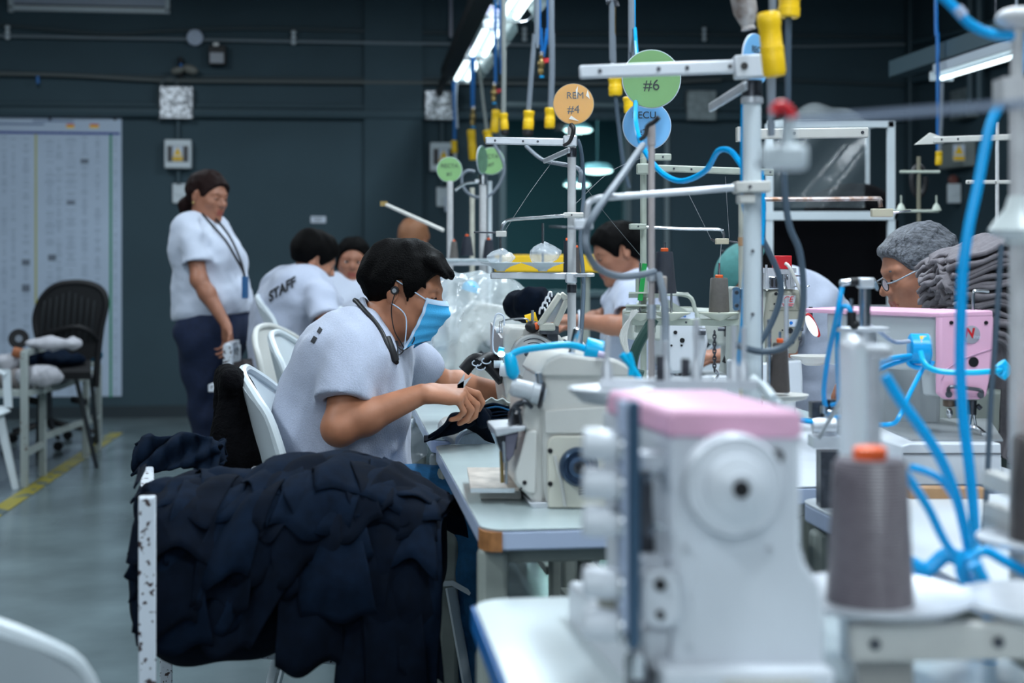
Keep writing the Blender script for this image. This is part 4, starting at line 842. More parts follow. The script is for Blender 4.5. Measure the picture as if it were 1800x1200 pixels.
table('right-hand row table before the dark-haired man facing left', .86, 1.42, 5.2, 6.3)

# ================================================================== chairs
def shell(fn, nu, nv, th, name, m, t): b = MB(False); b.grid(fn, nu, nv, th); return b.build(name, m, t, sharp=50)
def mono_chair(label, loc, rz, m=M_white, arms=True, slots=False, group=None, H=.86, solid=True):
    t = thing('plastic_chair', label, 'chair', loc, rz, group)      # faces +x
    shell(lambda u, v: Vector((.23-.46*u, (v-.5)*(.45-.05*u), .435-.02*math.sin(PI*v)-.015*math.sin(PI*u)-.01*u+(-.03*max(0, (.12-u)/.12)**2))), 12, 12, .012, 'seat', m, t)
    def back(u, v):
        y = (v-.5)*2; wd = .21+.035*math.sin(PI*min(1, u*.9)); zt = H-.03*abs(y)**2.2*3; z = .41+(zt-.41)*u; return Vector((-.21-.12*u**1.2+.085*abs(y)**2.5, y*wd, z))
    shell(back, 18, 20, -.012, 'backrest', m, t)
    b = MB(False); b.tube([back(0, 0), back(.5, 0), back(.93, .0), back(1, .08), back(1, .3), back(1, .5), back(1, .7), back(1, .92), back(.93, 1), back(.5, 1), back(0, 1)], .012, 8, 4); b.build('back_rim', m, t)
    if slots:
        b = MB(False)
        for k in range(6): u_ = .35+.085*k; b.tube([back(u_, .06)+Vector((-.012, 0, 0)), back(u_+.02, .5)+Vector((-.014, 0, 0)), back(u_, .94)+Vector((-.012, 0, 0))], .007, 6, 4)
        b.build('back_slats', m, t)
    for sx, sy in ((1, 1), (1, -1), (-1, 1), (-1, -1)):
        x0 = .20 if sx > 0 else -.20; x1 = .27 if sx > 0 else -.30; b = MB(False)
        def leg(u, v, x0=x0, x1=x1, sx=sx, sy=sy): a = (v-.5)*1.9; r = .055-.015*u; cx = x0+(x1-x0)*u; cy = sy*(.19+.05*u); return Vector((cx+sx*(r*math.cos(a)-r), cy+sy*r*math.sin(a)*sx*sy*1.0, .425-.425*u))
        b.grid(leg, 8, 8, .007); b.build('leg', m, t, sharp=50)
    if arms:
        for sy in (-1, 1):
            b = MB(False); b.grid(lambda u, v, sy=sy: Vector((-.26+.46*u, sy*(.245+.03*math.sin(PI*u))+(v-.5)*.05, .64-.01*u-.03*max(0, u-.85)*6+.006*math.sin(PI*v))), 12, 6, .012); b.grid(lambda u, v, sy=sy: Vector((.19+.03*u+(v-.5)*.045, sy*(.25-.03*u), .63-.2*u)), 6, 4, .01); b.build('armrest', m, t, sharp=50)
    return t
WCH = mono_chair('white plastic chair of the masked worker, black fleece over its back', (P(600, 900, 3.58).x+.085, 3.60, 0), .06, arms=False, H=.93)
mono_chair('white plastic chair standing closest behind the masked worker', (P(645, 600, 5.0).x, 5.0, 0), -.1, H=.95, arms=False)
mono_chair('cream plastic chair just left of the one behind the worker', (P(603, 600, 5.45).x, 5.45, 0), -.3, M_whitec, H=.95, arms=False)
mono_chair('white plastic chair the bent man in the lettered tee sits on', (P(588, 700, 6.2).x, 6.2, 0), .1, H=1.05, arms=False)
mono_chair('slatted white plastic chair cut by the left edge by the black mesh chair', (P(-95, 800, 7.35).x, 7.35, 0), -.2, slots=True, H=.96)
mono_chair('white plastic chair, only its rounded back top in the bottom left corner', (-.715, 1.86, 0), PI/2, H=.835, arms=False)
mono_chair('pale chair under the dark-haired man facing left', (P(1150, 600, 5.9).x, 5.9, 0), PI, H=.9, arms=False)
mono_chair('pale chair under the man in the teal cap', (P(1435, 600, 5.2).x, 5.2, 0), PI, H=.85, arms=False)
mono_chair('pale chair under the older man with glasses', (P(1720, 600, 3.9).x, 3.9, 0), PI, H=.85, arms=False)
mono_chair('pale chair under the young woman in the row', (P(612, 600, 7.0).x, 7.05, 0), -PI/2, H=.85, arms=False)
mono_chair('pale chair under the tan-haired worker', (P(724, 600, 8.0).x, 8.0, 0), PI/2, H=.85, arms=False)

# black mesh chair with a steel sled leg
def mesh_chair():
    D = 8.35; c = P(130, 700, D); c.z = 0; t = thing('mesh_chair', 'black slatted-mesh chair with a slanting steel leg before the wall chart', 'chair', c, 0)
    def q(px, py, dd=0): v = P(px, py, D+dd); return v
    out = [(68, 600), (62, 560), (74, 525), (98, 503), (130, 497), (160, 500), (180, 512), (186, 535), (178, 575), (172, 625), (168, 680)]
    b = MB(); b.tube([q(x, y) for x, y in out], .02, 8, 5); b.tube([q(66, 590), q(140, 575, -.1), q(175, 600)], .015, 8, 5); b.build('back_frame', M_blackm, t)
    b = MB(); pl = [(x, y) for x, y in out[:-1]]+[(140, 640), (95, 640)]; cx = 900
    b.prism([((x-900)/2500*D, -(y-460)/2500*D) for x, y in pl], (0, D-.01, CAMZ), (1, 0, 0), (0, 0, 1), (0, .012, 0)); b.build('mesh_panel', mat('black_mesh_panel', (.006, .007, .009), .6), t)
    for k in range(9): b = MB(); x = 78+k*11; b.tube([q(x, 512+abs(k-4)*4, -.02), q(x-3, 560, -.03), q(x-6, 600, -.02)], .006, 6, 3); b.build('slat', mat('mesh_slat', (.02, .024, .028), .5), t)
    b = MB(); b.grid(lambda u, v: q(60+100*v, 632+22*u-6*math.sin(PI*u), -.55+.55*(1-u)), 8, 8, .04); b.build('seat', M_black, t)
    for x0, y0, x1, y1, d0, d1, m in ((128, 640, 170, 822, -.3, -.05, M_dsteel), (160, 660, 172, 790, .1, .2, M_dsteel), (70, 645, 66, 800, -.1, .3, M_dsteel)):
        p1 = P(x1, y1, D+d1); dd = CAMZ*FPX/(y1-HOR); p1 = P(x1, y1, dd); b = MB(); b.tube([q(x0, y0, d0), p1], .013, 8, 1); b.build('leg', m, t)
    for px in (60, 140): b = MB(); b.cyl(P(px, 700, D), P(px-2, 708, D), .05, n=12); b.build('glide', M_black, t)
mesh_chair()
# five-star swivel base seen under the bench
t = thing('swivel_stool', 'black swivel stool base standing behind the white bench legs', 'stool', Vector((P(85, 760, 9.3).x, 9.3, 0)))
for k in range(5): a = k*1.257+.2; b = MB(False); b.tube([(0, 0, .16), (.30*math.cos(a), .30*math.sin(a), .08)], lambda s_: .022-.008*s_, 8, 1); b.build('base_arm', M_black, t); b = MB(False); b.cyl((.30*math.cos(a), .30*math.sin(a)-.015, .03), (.30*math.cos(a), .30*math.sin(a)+.015, .03), .03, n=12); b.build('caster', M_black, t)
b = MB(False); b.cyl((0, 0, .12), (0, 0, .42), .025, n=12); b.build('column', M_dsteel, t); b = MB(False); b.lathe((0, 0, .42), (0, 0, 1), [(.16, 0), (.19, .02), (.19, .05), (.15, .07)], 24); b.build('seat', M_black, t)

# white bench frame before the chart, with bundles on it
def leg_line(b, px, ytop, ybot, w_=.028):
    D = CAMZ*FPX/(ybot-HOR); p = P(px, ybot, D); p.z = 0; b.box((p.x, p.y, (P(px, ytop, D).z)/2), (w_*1.0, w_, P(px, ytop, D).z)); return p, P(px, ytop, D).z
t = thing('steel_bench', 'worn white tubular bench frame beside the black mesh chair', 'bench', P(60, 850, 7.7)*1.0)
L = []
for px, yt, yb in ((43, 617, 857), (75, 610, 837), (151, 640, 806), (173, 640, 792)):
    b = MB(); L.append(leg_line(b, px, yt, yb, .036)); b.build('leg', M_chip2, t, bevel=.004)
def rail(i, j, z, name='rail'): b = MB(); a, c = L[i][0].copy(), L[j][0].copy(); a.z = c.z = z; b.beam(a, c, .03, .03); b.build(name, M_chip2, t)
for i, j, z in ((0, 1, L[0][1]-.01), (0, 1, .18), (2, 3, .22), (1, 3, .22), (1, 3, .56)): rail(i, j, z)
b = MB(); a, c, e, f = [v[0] for v in L]; b.prism([(a.x-1.0, a.y-.1), (a.x+.02, a.y), (c.x+.1, c.y), (f.x+.02, f.y), (c.x-1.1, f.y)], (0, 0, .485), (1, 0, 0), (0, 1, 0), (0, 0, .03)); b.build('shelf', M_chip2, t)
def bundle(label, c, r, m, seed, cat='cloth bundle', name='cloth_bundle', rot=0, h=.009, fr=45, am=.012, parent=None, flat=True):
    S = SDF([c[i]-max(r)*1.25-.03 for i in range(3)], [c[i]+max(r)*1.25+.03 for i in range(3)], h); S.ell(c, r, Matrix.Rotation(rot, 3, 'Y'), .01); W = wob(seed, fr, am, n=6); W2 = wob(seed+3, fr*2.4, am*.4); S.disp(lambda X, Y, Z: W(X, Y, Z)+W2(X, Y, Z))
    o = S.build(name, m, parent)
    if not parent: tag(o, label, cat)
    return o
M_linen = mat('pale_linen', (.42, .42, .46), .9, noise=.08, nscale=30, bump=.2)
bundle('long white rolled bundle lying on top of the bench by the mesh chair', P(92, 604, 7.75), (.15, .07, .032), M_linen, 3)
bundle('white knotted bundle on the lower shelf of the bench', P(68, 660, 7.7), (.13, .09, .06), M_linen, 5)
bundle('crumpled grey bundle low on the shelf by the chair edge', P(24, 668, 7.75), (.10, .09, .06), mat('grey_linen', (.22, .20, .20), .9), 8)
bundle('white crumpled bundle above the grey one on the shelf', P(24, 638, 7.9), (.10, .09, .06), M_linen, 9)
bundle('navy folded cloth on the bench under the long white roll', P(85, 632, 8.0), (.22, .12, .05), M_navy2, 11)
bundle('teal blue cloth end sticking out behind the mesh chair', P(158, 626, 8.6), (.08, .06, .035), mat('teal_cloth', (.01, .10, .18), .9), 12)
t = thing('tape_reel', 'black tape reel standing on the bench end', 'reel', P(33, 600, 7.9)); b = MB(); b.lathe(P(33, 595, 7.9), (.3, -1, 0), [(.028, 0), (.055, 0), (.055, .03), (.028, .03)], 20); b.build('rim', M_black, t); b = MB(); b.cyl(P(33, 595, 7.9), P(33, 595, 7.87), .02); b.build('hub', M_greyc, t)
b = MB(); b.cyl(P(24, 618, 7.8), P(40, 622, 7.8), .028, n=14); tag(b.build('thread_spool', mat('rust_thread', (.30, .10, .04), .7)), 'rust orange thread spool lying on the bench', 'spool')

# chipped white frame holding the navy heap
def nframe():
    t = thing('cloth_rack', 'chipped white square-tube rack holding the navy cloth heap', 'rack', Vector((-.4, 2.9, 0)))
    pA = P(259, 872, 2.43); pB = P(259, 785, 3.2); pC = P(292, 1130, 3.35); pD = Vector((-.20, 2.74, 0)); pE = Vector((-.27, 3.2, 0))
    for p, z in ((pA, pA.z), (pB, pB.z), (pC, .5), (pD, .45), (pE, .45)): b = MB(); b.box((p.x, p.y, z/2), (.029, .029, z), .25); b.build('post', M_chip, t, bevel=.003)
    def bar(a, c, z): a, c = a.copy(), c.copy(); a.z = c.z = z; b = MB(); b.beam(a, c, .027, .027); b.build('rail', M_chip, t, bevel=.003)
    bar(pA, pB, .74) ; bar(pB, pE, .60); bar(pC, pE, .30); bar(pD, pE, .44)
nframe()
# ================================================================== sewing machines
def pxp(mb, pts, D, depth, dirv=FWD): o = Vector((0, D, CAMZ)); mb.prism([((x-900)/FPX*D, -(y-HOR)/FPX*D) for x, y in pts], o, (1, 0, 0), (0, 0, 1), Vector(dirv)*depth); return mb
def rrect(x0, y0, x1, y1, r, n=4):
    out = []
    for cx, cy, a0 in ((x1-r, y1-r, 0), (x0+r, y1-r, 90), (x0+r, y0+r, 180), (x1-r, y0+r, 270)):
        for k in range(n+1): a = math.radians(a0+90*k/n); out.append((cx+r*math.cos(a), cy+r*math.sin(a)))
    return out
def part(t, name, m, fn, bevel=0, sharp=38): b = MB(); fn(b); return b.build(name, m, t, bevel=bevel, sharp=sharp)
def pcyl(b, x, y, D, r, t, n=24, prof=None, back=FWD): # disc facing the camera side, radius in px, thickness t towards the camera
    c = P(x, y, D); R_ = r/FPX*D
    b.lathe(c, -Vector(back), [(R_*a, t*h) for a, h in (prof or [(1, 0), (1, .8), (.93, 1)])], n)
def rod(b, x0, y0, x1, y1, D, r, D1=None, n=12): b.cyl(P(x0, y0, D), P(x1, y1, D1 or D), r, n=n)

# ---- A. pink-topped machine filling the right foreground, D 1.5
def mach_front():
    D = 1.42; t = thing('sewing_machine', 'white sewing machine with a pink top and big handwheel, largest and nearest', 'sewing machine', Vector((P(1300, 0, D).x, D+.1, .75)), 0)
    d = Vector((-.20, .98, 0)).normalized()
    part(t, 'column', M_machw, lambda b: pxp(b, [(1178, 772), (1192, 758), (1400, 758), (1410, 775), (1410, 960), (1418, 990), (1445, 1030), (1452, 1080), (1452, 1200), (1452, 1262), (1178, 1262), (1186, 1100), (1182, 960), (1178, 900)], D, .26, d), bevel=.008)
    # arm running away from us to the left, under the pink lid
    part(t, 'arm', M_machw, lambda b: pxp(b, [(1185, 756), (1405, 756), (1405, 900), (1185, 900)], D+.20, .03, d), bevel=.01)
    part(t, 'top_cover', M_pink, lambda b: pxp(b, [(1174, 768), (1178, 728), (1186, 722), (1402, 722), (1411, 728), (1413, 762), (1404, 772)], D-.004, .235, d), bevel=.006)
    part(t, 'vent_slot', M_dsteel, lambda b: b.box(P(1262, 700, 1.585)+Vector((0, 0, .0005)), (.055, .014, .004)))
    part(t, 'oil_window', M_red, lambda b: b.box(P(1172, 800, 1.55)+Vector((-.012, 0, .0)), (.010, .03, .028), -.2))
    hw = part(t, 'handwheel', M_machw, lambda b: pcyl(b, 1280, 847, D, 90, .045, 40, [(.86, 0), (1, .15), (1, .5), (.93, .62), (.9, .58), (.62, .66), (.6, .8), (.3, .95), (.28, 1.0)]))
    b = MB(); c = P(1280, 847, D)-FWD*.0455; b.cyl(c, c-FWD*.002, .0085); b.build('axle_hole', M_black, hw)
    part(t, 'cap_hole', M_black, lambda b: pcyl(b, 1364, 802, D-.004, 13, .004, 16))
    for x, y in ((1205, 966), (1352, 966), (1210, 1138)): part(t, 'screw', M_alu, lambda b: pcyl(b, x, y, D, 7, .003, 12))
    part(t, 'base_cover', M_machw, lambda b: (pxp(b, [(1168, 1176), (1470, 1176), (1470, 1275), (1168, 1275)], D-.02, .40, d)), bevel=.006)
    part(t, 'base_slot', M_cream, lambda b: pxp(b, rrect(1270, 1195, 1430, 1230, 8), D-.024, .004))
    # side bracket with two dark screws
    sb = part(t, 'side_bracket', M_machw, lambda b: pxp(b, rrect(1128, 1000, 1200, 1105, 30), D-.01, .03), bevel=.004)
    for x, y, r in ((1160, 1027, 11), (1160, 1080, 8)): b = MB(); pcyl(b, x, y, D-.012, r, .004, 14); b.build('screw', M_black, sb)
    part(t, 'lower_bracket', M_alu, lambda b: pxp(b, rrect(1128, 1105, 1180, 1210, 6), D+.02, .05), bevel=.004)
    # tension rail with knobs pointing left
    r_ = part(t, 'tension_rail', mat('slate_blue_rail', (.045, .095, .16), .35, .3), lambda b: pxp(b, [(1106, 706), (1126, 706), (1126, 1135), (1110, 1148), (1106, 1135)], D-.02, .022), bevel=.002)
    part(t, 'rail_edge', mat('bright_rail_edge', (.50, .58, .75), .3, .2), lambda b: pxp(b, [(1094, 706), (1105, 706), (1105, 1120), (1094, 1100)], D-.015, .03), bevel=.002)
    for y, x0 in ((784, 1036), (852, 1030), (918, 1024), (1026, 1022), (1100, 1042)):
        kn = part(t, 'tension_knob', M_machw, lambda b: b.lathe(P(1092, y, D), P(x0, y-4, D)-P(1092, y, D), [(.006, -.01), (.006, .003), (.014, .004), (.0155, .008), (.0165, .026), (.0155, .0375), (.012, .039)], 20))
        b = MB(); b.lathe(P(1092, y, D), (-1, 0, 0), [(.010, -.003), (.017, -.001), (.017, .002), (.010, .004)], 18); b.build('tension_disc', M_steel, kn)
    for y, m in ((800, M_machw), (985, M_machw)): part(t, 'eyelet_block', m, lambda b: pxp(b, rrect(1126, y-4, 1172, y+26, 6), D+.01, .03), bevel=.003)
    for x, y in ((1095, 880), (1078, 906), (1150, 838), (1155, 930)): part(t, 'thread_guide', M_steel, lambda b: b.tube([P(x-14, y+8, D), P(x, y-8, D-.01), P(x+14, y+2, D)], .003, 6, 4))
    part(t, 'dark_gap', M_dsteel, lambda b: pxp(b, [(1128, 830), (1176, 830), (1176, 1010), (1128, 1010)], D+.06, .06))
    part(t, 'guide_plate', M_beige, lambda b: pxp(b, [(1050, 1052), (1086, 1048), (1090, 1080), (1062, 1084)], D+.05, .02), bevel=.003)
    part(t, 'lock_screw', M_steel, lambda b: b.cyl(P(1118, 1148, D-.02), P(1118, 1190, D-.02), .009)); part(t, 'foot_lever', M_dsteel, lambda b: pxp(b, [(1106, 1165), (1130, 1150), (1150, 1185), (1135, 1262), (1110, 1262)], D, .03), bevel=.004)
    part(t, 'arm_shell', mat('lilac_enamel', (.52, .44, .58), .4), lambda b: b.grid(lambda u, v: P(1178-44*u, 728+6*u+(40+30*u)*v, 1.42+.20*u), 6, 6, .01))
mach_front()
# spindle posts behind the pink top
t = thing('spool_stand', 'blurred cluster of spool pins behind the pink-topped machine', 'spool stand', P(1180, 700, 1.95))
part(t, 'crossbar', M_alu, lambda b: b.beam(P(1055, 672, 1.95), P(1330, 676, 1.95), .02, .012)); part(t, 'post', M_pole, lambda b: b.cyl(P(1105, 675, 1.95), Vector((P(1105, 675, 1.95).x, 1.95, .3)), .009))
for x, y0 in ((1067, 592), (1224, 560), (1170, 600), (1290, 572), (1307, 575)): part(t, 'spool_pin', M_alu, lambda b: (rod(b, x, y0, x, 672, 1.95, .0038), b.lathe(P(x, 672, 1.95), (0, 0, 1), [(.009, 0), (.007, .02), (.004, .03), (.0038, .034)], 16)))
part(t, 'spool_disc', M_alu, lambda b: b.lathe(P(1075, 690, 1.9), (0, 0, 1), [(.02, -.016), (.04, -.012), (.058, .004), (.058, .007), (.03, .0)], 28))
part(t, 'blurred_knob', M_dsteel, lambda b: (b.cyl(P(1160, 668, 1.9), P(1160, 625, 1.9), .006), b.cyl(P(1205, 660, 1.9), P(1205, 630, 1.9), .006)))

# ---- B. overlock on the corner table
def mach_b():
    D = 2.60; t = thing('overlock_machine', 'cream overlock machine seen end-on, on the wooden-cornered table', 'sewing machine', Vector((P(1020, 0, D).x, D+.12, .75)))
    d = FWD
    part(t, 'body', M_cream, lambda b: pxp(b, [(962, 893), (955, 850), (952, 725), (944, 700), (955, 655), (972, 640), (990, 634), (1085, 640), (1120, 655), (1128, 700), (1128, 893)], D, .24, d), bevel=.007)
    part(t, 'top_cover', M_cream, lambda b: pxp(b, [(946, 662), (962, 633), (985, 622), (1085, 632), (1118, 650), (1120, 664), (965, 664)], D-.006, .245, d), bevel=.006)
    cv = part(t, 'side_cover', mat('ivory_cover', (.62, .60, .52), .35), lambda b: pxp(b, [(964, 888), (963, 780), (967, 770), (975, 766), (1120, 766), (1120, 893), (964, 893)], D-.010, .012, d), bevel=.003)
    part(t, 'upper_cover', M_cream, lambda b: pxp(b, [(958, 762), (957, 722), (1122, 712), (1122, 762)], D-.006, .008, d), bevel=.002)
    ring = part(t, 'belt_wheel', mat('steel_blue_ring', (.06, .10, .17), .3, .6), lambda b: pcyl(b, 1016, 819, D-.010, 34, .022, 36, [(1, 0), (1, .7), (.86, 1), (.80, .55), (.62, .5), (.56, .9), (.34, .95), (.3, .4), (.1, .4)]))
    b = MB(); pcyl(b, 1016, 819, D-.0155, 26, .003, 30, [(1, 0), (1, .8), (.9, 1)]); b.build('inner_ring', mat('pale_blue_ring', (.30, .40, .55), .35, .4), ring)
    b = MB(); pcyl(b, 1016, 819, D-.024, 16, .006, 24, [(1, 0), (.9, .9), (.3, 1), (.2, .2)]); b.build('hub', M_dsteel, ring)
    for x, y in ((967, 792), (967, 850)): part(t, 'screw', M_black, lambda b: pcyl(b, x, y, D-.010, 4.5, .003, 12))
    for i in range(3): part(t, 'vent_slot', M_void, lambda b: b.tube([P(1017, 858+i*5, D-.0115), P(1030, 856+i*5, D-.0115), P(1043-i*3, 847+i*5, D-.0115)], .0013, 5, 4))
    for i in range(3): part(t, 'vent_slot', M_void, lambda b: b.cyl(P(1052+i*6, 824, D-.0115), P(1052+i*6, 838-i, D-.0115), .0012, n=6))
    part(t, 'casting_rib', M_cream, lambda b: b.tube([P(975, 800, D-.012), P(986, 845, D-.012), P(993, 890, D-.012)], .0035, 6, 4))
    # sewing head towards the left
    part(t, 'head_front', M_cream, lambda b: pxp(b, [(958, 890), (962, 700), (922, 690), (918, 750), (931, 762), (905, 830), (906, 852), (925, 868), (942, 888)], D+.015, .20, d), bevel=.006)
    part(t, 'head_panel', mat('warm_white_panel', (.66, .65, .62), .35), lambda b: pxp(b, [(926, 757), (944, 757), (942, 868), (925, 866), (908, 848), (907, 832)], D+.008, .012, d), bevel=.003)
    for x, y, r in ((922, 848, 4), (916, 858, 2)): part(t, 'screw', M_black, lambda b: pcyl(b, x, y, D+.006, r, .002, 10))
    part(t, 'thread_cover', M_alu, lambda b: pxp(b, [(868, 752), (890, 750), (925, 748), (924, 756), (872, 768)], D+.0, .12, d), bevel=.003)
    part(t, 'needle_clamp', M_dsteel, lambda b: (pxp(b, [(872, 762), (912, 758), (908, 790), (884, 800), (876, 782)], D+.04, .03, d)), bevel=.003)
    part(t, 'clamp_block', mat('mauve_steel', (.20, .19, .25), .4, .5), lambda b: pxp(b, [(888, 764), (912, 760), (903, 800), (894, 812), (888, 800)], D+.02, .02, d), bevel=.002)
    part(t, 'needle_bar', M_brass, lambda b: (rod(b, 881, 792, 883, 848, D+.05, .0035),)); part(t, 'presser_bar', M_steel, lambda b: (rod(b, 890, 800, 890, 850, D+.03, .0032), rod(b, 885, 775, 887, 812, D+.02, .004)))
    part(t, 'cloth_plate', mat('worn_plate', (.44, .38, .33), .4, .2, noise=.25, nscale=40), lambda b: b.prism([(P(816, 852, 2.72).x, 2.90), (P(905, 852, 2.72).x+.03, 2.90), (P(912, 878, 2.6).x, 2.64), (P(826, 878, 2.6).x, 2.64)], (0, 0, .775), (1, 0, 0), (0, 1, 0), (0, 0, .006)))
    part(t, 'cloth_plate_lip', M_white, lambda b: b.beam(Vector((P(826, 878, 2.6).x, 2.64, .776)), Vector((P(905, 878, 2.6).x, 2.64, .776)), .006, .008)); part(t, 'plate_post', M_cream, lambda b: b.box((P(880, 860, 2.75).x, 2.77, .7625), (.08, .16, .024)), bevel=.003)
    part(t, 'base', M_alu, lambda b: pxp(b, [(930, 884), (965, 882), (965, 895), (936, 893)], D+.0, .22, d), bevel=.002)
    k = part(t, 'tension_knob', mat('clear_knob', (.55, .58, .62), .25), lambda b: b.lathe(P(950, 692, D), P(895, 678, D)-P(950, 692, D), [(.010, -.01), (.021, 0), (.021, .015), (.0175, .017), (.017, .050), (.012, .056)], 22)); b = MB(); b.lathe(P(952, 694, D), (-1, 0, .2), [(.022, -.004), (.026, 0), (.022, .004)], 20); b.build('tension_disc', M_dsteel, k)
    part(t, 'thread_lever', M_dsteel, lambda b: b.tube([P(915, 722, D-.005), P(905, 712, D-.01), P(922, 706, D-.01), P(935, 716, D-.005)], .004, 8, 5)); part(t, 'looper_tangle', M_dsteel, lambda b: (b.tube([P(902, 745, D+.03), P(900, 725, D+.02), P(908, 712, D+.02), P(920, 708, D+.02)], .006, 8, 5), b.box(P(906, 740, D+.05), (.02, .03, .03), .3), rod(b, 912, 718, 916, 746, D+.02, .003)))
    part(t, 'chrome_latch', M_steel, lambda b: rod(b, 947, 655, 950, 700, D-.005, .007)); part(t, 'top_screw', M_steel, lambda b: (b.lathe(P(1014, 645, D)+Vector((0, .03, 0)), (0, 0, 1), [(.024, 0), (.02, .004), (.008, .009)], 18)))
    ps = part(t, 'top_button', M_steel, lambda b: (b.cyl(P(1003, 626, D+.08), P(1012, 590, D+.08), .006), b.lathe(P(1010, 604, D+.08), Vector((.22, 0, 1)), [(.008, 0), (.009, .002), (.009, .028), (.006, .03)], 14)))
    part(t, 'button_seat', M_lame, lambda b: b.lathe(P(1000, 634, D+.08), (0, 0, 1), [(.022, 0), (.018, .012), (.010, .016)], 18))
mach_b()
# blue hose with weights laid over the machine
t = thing('air_hose', 'cyan hose with a hanging weight arched over the cream overlock machine', 'hose', P(960, 610, 2.62))
part(t, 'hose', M_cyan, lambda b: b.tube([P(901, 645, 2.60), P(897, 628, 2.60), P(915, 616, 2.60), P(960, 609, 2.6), P(1000, 606, 2.61), P(1030, 613, 2.62)], .0065, 12, 6))
part(t, 'end_weight', M_cyan, lambda b: b.lathe(P(896, 626, 2.60), P(904, 668, 2.6)-P(896, 626, 2.60), [(.006, -.006), (.011, 0), (.0125, .012), (.0125, .032), (.008, .040), (.002, .044)], 20))
part(t, 'ferrule', M_cyan, lambda b: b.lathe(P(1028, 612, 2.62), (1, 0, -.22), [(.010, 0), (.020, .001), (.021, .003), (.021, .032), (.018, .035)], 26)); part(t, 'ferrule_button', mat('lilac_plastic', (.60, .52, .72), .4), lambda b: b.cyl(P(1052, 622, 2.59), P(1068, 626, 2.585), .006))
b = MB()
for x0, y0, x1, y1 in ((1092, 622, 1124, 668), (1104, 620, 1110, 660)): b.tube([P(x0, y0, 2.4), P((x0+x1)/2+3, (y0+y1)/2, 2.4), P(x1, y1, 2.4)], .006, 8, 3)
tag(b.build('hose_stub', M_cyan), 'pair of short cyan hose ends behind the cream overlock', 'hose')

